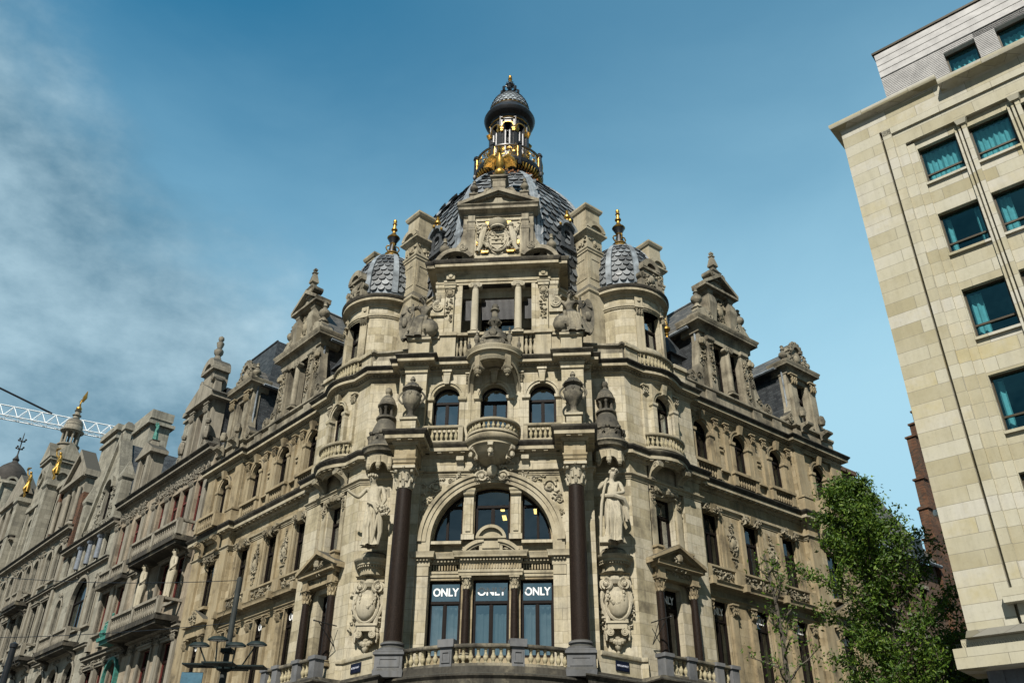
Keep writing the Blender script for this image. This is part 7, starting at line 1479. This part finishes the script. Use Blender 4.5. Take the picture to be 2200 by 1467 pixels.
m = MB(); m.box(FB, .15, XE, -1.5, -.35, 0, 6.45); m.box(FB, .15, .6, -14, -.3, 0, 6.9); part(m, 'ground_storey', 'speckle', MBd)
m = MB()
for i in range(70): m.tube([FB(-.3 + .02 * (i % 3) + i * .05, .40, 7.02), FB(-.32 + i * .05, .44, 7.16)], .006, 3)
part(m, 'bird_spike', 'black', MBd)
# ---------------------------------------------------------------- old brick house at the end of the side street
BH = thing('brick_house', 'old dark brick house with steep slate roof and stepped orange gable behind the tree', 'building'); f = FW[1].at(0, -1.0)
wn = [rect(a, a + .9, z, z + 1.7) for z in (9.5, 13.2) for a in (18.4, 20.2, 22.0, 23.8)]
m = MB(); m.prism(f, rect(17.4, 26.3, 0, 16.5), -.5, 0, wn); m.prism(f, rect(27.0, 44, 0, 20.5), -.5, .05, [rect(a, a + .8, z, z + 1.5) for z in (10.5, 14.0, 17.3) for a in (28.2, 30.2, 32.2, 34.6)]); part(m, 'wall', 'brick', BH)
for p in wn: window(BH, f, p, -.25, p[0][1] + 1.15, True, .06, room=False, gmat='darkglass')
for z in (10.5, 14.0, 17.3):
    for a in (28.2, 30.2, 32.2, 34.6): window(BH, f, rect(a, a + .8, z, z + 1.5), -.2, z + 1, True, .06, room=False, gmat='darkglass')
m = MB()
for z in (9.5, 13.2):
    for a in (18.4, 20.2, 22.0, 23.8): m.box(f, a - .15, a + 1.05, -.1, .06, z + 1.7, z + 1.9); m.box(f, a - .1, a + 1.0, -.1, .1, z - .12, z)
for z in (10.5, 14, 17.3):
    for a in (28.2, 30.2, 32.2, 34.6): m.box(f, a + .3, a + .5, 0, .12, z + 1.5, z + 1.75); m.box(f, a - .1, a + .9, 0, .12, z - .12, z)
m.box(f, 17.4, 26.3, 0, .2, 12.0, 12.2); part(m, 'lintel', 'ltrim', BH)
m = MB(); m.add([f(*p) for p in ((17.2, .35, 16.4), (26.3, .35, 16.4), (26.3, -3.4, 23.0), (17.2, -3.4, 23.0), (17.2, -8, 16.4), (26.3, -8, 16.4))], [(0, 1, 2, 3), (3, 2, 5, 4)]); part(m, 'slate_roof', 'greyslate', BH, smooth=False)
m = MB(); m.tube([f(17.2, .4, 16.42), f(26.3, .4, 16.42)], .1, 6); part(m, 'gutter', 'leadroof', BH)
steps = [(26.4, 18.2), (26.75, 20.2), (27.1, 22.2), (27.45, 25.2), (28.3, 26.4), (29.1, 27.6), (29.9, 28.8), (30.7, 30.0)]
pl = [(26.4, 9.0)]
for i, (t, z) in enumerate(steps): pl += [(t, z), (steps[i + 1][0] if i + 1 < len(steps) else 31.7, z)]
for t, z in reversed(steps): pl += [(62.4 - t, z)] if (62.4 - t, z) != pl[-1] else []; pl += [(62.4 - t, z - 1.2 if z > 19 else 9.0)]
m = MB(); m.prism(f, pl, -.35, .25, [arch_pts(29.2, 30.2, 21.0, 23.4, 8), arch_pts(32.2, 33.2, 21.0, 23.4, 8)], True)
for t, z in steps: m.box(f, t - .08, t + .5, -.42, .34, z, z + .12); m.box(f, 61.9 - t, 62.48 - t, -.42, .34, z, z + .12)
part(m, 'stepped_gable', 'orange', BH)
m = MB(); m.box(f, 18.4, 20.4, -1.9, -.7, 16, 20.9); m.box(f, 18.25, 20.55, -2.05, -.55, 20.2, 20.45); m.box(f, 18.2, 20.6, -2.1, -.5, 20.9, 21.15); m.box(f, 23.6, 24.4, -3.6, -2.8, 19, 20.6); part(m, 'chimney', 'brick', BH)
m = MB(); m.box(f, 23.0, 24.4, -.5, .5, 16.4, 17.6); part(m, 'roof_dormer', 'slate', BH)
cl = thing('security_camera', 'small white camera on an arm at the modern block corner', 'camera'); p = FB(-.1, -2.0, 11.6); q = Fr(p[:2], (-.8, .3), (-.3, -.8), 11.9); m = MB(); m.tube([q(-.2, 0, .5), q(.45, 0, .1)], .05, 6); m.build('arm', M['leadroof'], cl); m = MB(); m.lathe([(0, -.12), (.1, -.1), (.13, 0), (.08, .1), (0, .12)], (.5, 0, 0), 10, fr=q); m.build('head', M['letter'], cl)
# ---------------------------------------------------------------- trees
def leafmat(name, cols):
    m, t, b = material(name); g = G(t); geo = g.n('ShaderNodeNewGeometry')
    f = g.n('ShaderNodeTexNoise', {0: geo.outputs['Position'], 'Scale': 1.1, 'Detail': 3.0}).outputs[0]
    v = g.math('ADD', g.math('MULTIPLY', geo.outputs['Random Per Island'], .6), g.math('MULTIPLY', f, .4)); c = g.ramp(v, cols); g.link(c, b.inputs['Base Color']); b.inputs['Roughness'].default_value = .5; b.inputs['Specular IOR Level'].default_value = .3
    tr = g.n('ShaderNodeBsdfTranslucent', {'Color': c}).outputs[0]; o = [n for n in t.nodes if n.type == 'OUTPUT_MATERIAL'][0]
    g.link(g.n('ShaderNodeMixShader', {0: .3, 1: b.outputs[0], 2: tr}).outputs[0], o.inputs[0]); return m
M['leaf'] = leafmat('spring_leaves', [(.2, (.020, .050, .006)), (.5, (.055, .110, .012)), (.8, (.135, .205, .026))])
M['bark'] = simple('grey_bark', (.07, .06, .045), .9, 0, .4, 8, .4)
def tree(name, label, base, height, lean, spread, leaves, seed, lsize=.13, first=.25, nb=26, crown_low=.3):
    r = random.Random(seed); t = thing(name, label, 'tree', 'leafy street trees'); b = Vector(base); tr = MB(); tips = []
    sp = [b + Vector((lean[0] * (k / 8) ** 1.3, lean[1] * (k / 8) ** 1.3, height * .93 * k / 8)) + Vector((r.uniform(-.08, .08), r.uniform(-.08, .08), 0)) for k in range(9)]
    tr.tube(sp, [height * .014 * (1 - .85 * k / 8) + .012 for k in range(9)], 8)
    def on(u): k = min(7, int(u * 8)); return sp[k].lerp(sp[k + 1], u * 8 - k)
    for i in range(nb):
        u = first + (1 - first) * (i / nb) ** .9; p = on(u); a = i * 2.4 + r.uniform(-.4, .4); shape = min(1, (1.04 - u) / .42) * min(1, .45 + (u - first) / .25); L_ = spread * (.55 + .55 * r.random()) * shape + .3; el = r.uniform(.35, .95)
        d = Vector((cos(a) * cos(el), sin(a) * cos(el), sin(el))); q = [p]; k = 6
        for j in range(1, k + 1): dd = (d + Vector((r.uniform(-.22, .22), r.uniform(-.22, .22), r.uniform(-.1, .18)))).normalized(); q.append(q[-1] + dd * L_ / k)
        r0 = height * .0055 * (1 - .55 * u); tr.tube(q, [r0 * (1 - .85 * j / k) + .006 for j in range(k + 1)], 5)
        for j in range(2, k + 1):
            tips.append((q[j], .36 + .3 * r.random()))
            for _ in range(2):
                dd = (d * .5 + Vector((r.uniform(-1, 1), r.uniform(-1, 1), r.uniform(-.2, .9)))).normalized(); l2 = L_ * r.uniform(.14, .32); e = q[j] + dd * l2; mid = q[j].lerp(e, .5) + Vector((0, 0, r.uniform(-.05, .08))); tr.tube([q[j], mid, e], [.012, .008, .004], 4); tips.append((e, .28 + .3 * r.random())); tips.append((mid, .2))
    tips.append((sp[8], .4)); tr.build('trunk', M['bark'], t)
    wsum = [w for _, w in tips]; lf = MB(); vs = []; fs = []
    for _ in range(leaves):
        (c, w), = r.choices(tips, wsum); g3 = Vector((r.gauss(0, 1), r.gauss(0, 1), r.gauss(0, .8))) * w * .5; p = c + g3
        n = Vector((r.gauss(0, .8), r.gauss(0, .8), r.gauss(.5, .6))).normalized(); a = n.cross(Vector((r.uniform(-1, 1), r.uniform(-1, 1), r.uniform(-1, 1)))).normalized(); bb = n.cross(a); s_ = lsize * r.uniform(.6, 1.3); k = len(vs)
        vs += [p - a * s_, p + bb * s_ * .42 - n * .0, p + a * s_ + n * s_ * .25, p - bb * s_ * .42]; fs.append((k, k + 1, k + 2, k + 3))
    lf.v = [tuple(v) for v in vs]; lf.f = fs; o = lf.build('crown', M['leaf'], t, False); return t
tree('street_tree', 'tall bushy fresh green tree in front of the dark brick house', (15.6, 1.2, 0), 15.8, (-1.2, .2), 3.0, 36000, 5, .088, .2, 54)
tree('street_tree', 'thin sapling with sparse leaves in front of the right wing', (11.1, .4, 0), 12.6, (-.5, .1), 1.5, 1000, 9, .085, .3, 20)
tree('street_tree', 'shaded green tree low behind the bushy tree, beside the modern block', (18.6, 5.0, 0), 9.8, (.2, .2), 2.8, 13000, 15, .11, .15, 34)
# ---------------------------------------------------------------- street mast with floodlights
lm = thing('floodlight_mast', 'slim grey street mast with flat trays and four floodlights', 'street light'); x0, y0 = -5.5, -10.8
m = MB().lathe([(.12, 0), (.10, 1), (.085, 5.5), (.075, 5.6), (.07, 7.9), (0, 7.95)], (x0, y0, 0), 12); m.build('pole', M['frame'] if False else simple('grey_painted_steel', (.032, .036, .034), .6, .0, spec=.2), lm); M['gsteel'] = bpy.data.materials['grey_painted_steel']; M['tray'] = simple('dark_green_tray', (.010, .018, .018), .6, .0, spec=.15)
q0 = Fr((x0, y0), (1, .1), (.1, -1)); m = MB(); m.lathe([(.1, 5.55), (.2, 5.6), (.2, 5.72), (.1, 5.78)], (x0, y0, 0), 12); m.box(q0, -.14, .14, -.14, .14, 6.0, 6.1); m.build('collar', M['tray'], lm)
for dx, dn, w, d, z in ((-.62, .1, .7, .5, 5.66), (.02, .55, .75, .5, 5.62), (.68, .05, .7, .5, 5.64), (.0, -.6, .75, .5, 5.72)):
    m = MB(); m.box(q0, dx - w / 2, dx + w / 2, dn - d / 2, dn + d / 2, z, z + .035); m.tube([q0(0, 0, 5.66), q0(dx, dn, z + .01)], .03, 5); m.build('tray', M['tray'], lm)
for dx, dn, tx, z in ((-.62, .1, -.2, 6.12), (-.24, .35, .15, 6.22), (.30, .25, -.1, 6.1), (.62, .1, .3, 6.16)):
    m = MB(); m.tube([q0(dx * .7, dn * .7, 5.68), q0(dx + tx * .3, dn, z)], .02, 5); m.lathe([(0, .08), (.12, .06), (.19, .0), (.2, -.03), (0, -.03)], (dx + tx * .4, dn, z + .05), 12, sx=1.35, sy=.8, fr=q0); fl_ = m.build('floodlight', M['tray'], lm); m = MB(); m.lathe([(0, -.034), (.16, -.034)], (dx + tx * .4, dn, z + .05), 12, sx=1.3, sy=.75, fr=q0); m.build('lens', M['letter'], fl_)
m = MB(); m.box(q0, -.98, -.45, .16, .2, 5.1, 5.5); m.build('sign_plate', simple('blue_sign', (.05, .12, .17), .4), lm)
dp = thing('lamp_post', 'dark slim post at the lower left edge before the far houses', 'post'); m = MB().lathe([(.1, 0), (.085, 2), (.07, 5.7), (.09, 5.72), (.09, 5.8), (0, 5.85)], (-9.75, -13.05, 0), 12); m.build('pole', M['black'], dp)
# overhead wires
for i, (a, b, sg) in enumerate((((-5.5, -10.8, 7.85), (-24, -4, 11.2), .5), ((-5.5, -10.8, 6.75), (-26, -6, 8.2), .5), ((-5.5, -10.8, 7.85), (-16.5, 12.8, 11.5), .4), ((-9.75, -13.05, 5.8), (-22, 6, 9.0), .3))):
    A0, B0 = Vector(a), Vector(b); m = MB(); m.tube([A0.lerp(B0, k / 16) - Vector((0, 0, sg * 4 * (k / 16) * (1 - k / 16))) for k in range(17)], .009, 4)
    tag(m.build('overhead_wire', M['black']), ['thin wire running left from the mast top', 'thin wire running left from below the mast top', 'thin wire from the mast top to the corner building', 'thin wire from the dark post to the far houses'][i], 'wire', 'overhead wires')
# tower crane far behind the row
cr = thing('tower_crane', 'white lattice crane jib reaching in behind the far houses', 'crane'); A0 = Vector((-118, 42, 53.5)); B0 = Vector((-61.5, 72.5, 51.5)); M['white'] = simple('white_paint', (.72, .74, .74), .5, var=.06)
m = MB(); u = (B0 - A0).normalized(); w = Vector((-u.y, u.x, 0)).normalized(); l = (B0 - A0).length; n = int(l / 1.7)
def jp(k, e, top): return A0 + u * (l * k / n) + (Vector((0, 0, 1.7)) if top else w * e * .75)
for e, top in ((-1, 0), (1, 0), (0, 1)): m.tube([jp(0, e, top), jp(n, e, top)], .085, 5)
for k in range(n):
    for e in (-1, 1): m.tube([jp(k, e, 0), jp(k + .5, 0, 1)], .045, 4); m.tube([jp(k + .5, 0, 1), jp(k + 1, e, 0)], .045, 4)
    m.tube([jp(k, -1, 0), jp(k + 1, 1, 0)], .05, 4)
m.build('jib', M['white'], cr)
m = MB(); m.tube([A0 + Vector((0, 0, 19)), A0 + u * (l * .87) + Vector((0, 0, 1.8))], .15, 5); m.build('tie_rope', M['black'], cr)
m = MB()
for sx_ in (-1, 1):
    for sy_ in (-1, 1): m.tube([A0 + Vector((sx_, sy_, -53.5)), A0 + Vector((sx_, sy_, 0))], .15, 5)
for k in range(26):
    for sx_ in (-1, 1): m.tube([A0 + Vector((sx_, -1, -53.5 + 2 * k)), A0 + Vector((sx_, 1, -51.5 + 2 * k))], .08, 4); m.tube([A0 + Vector((-1, sx_, -53.5 + 2 * k)), A0 + Vector((1, sx_, -51.5 + 2 * k))], .08, 4)
m.tube([A0, A0 + Vector((0, 0, 19))], .4, 6); m.build('tower', M['white'], cr)
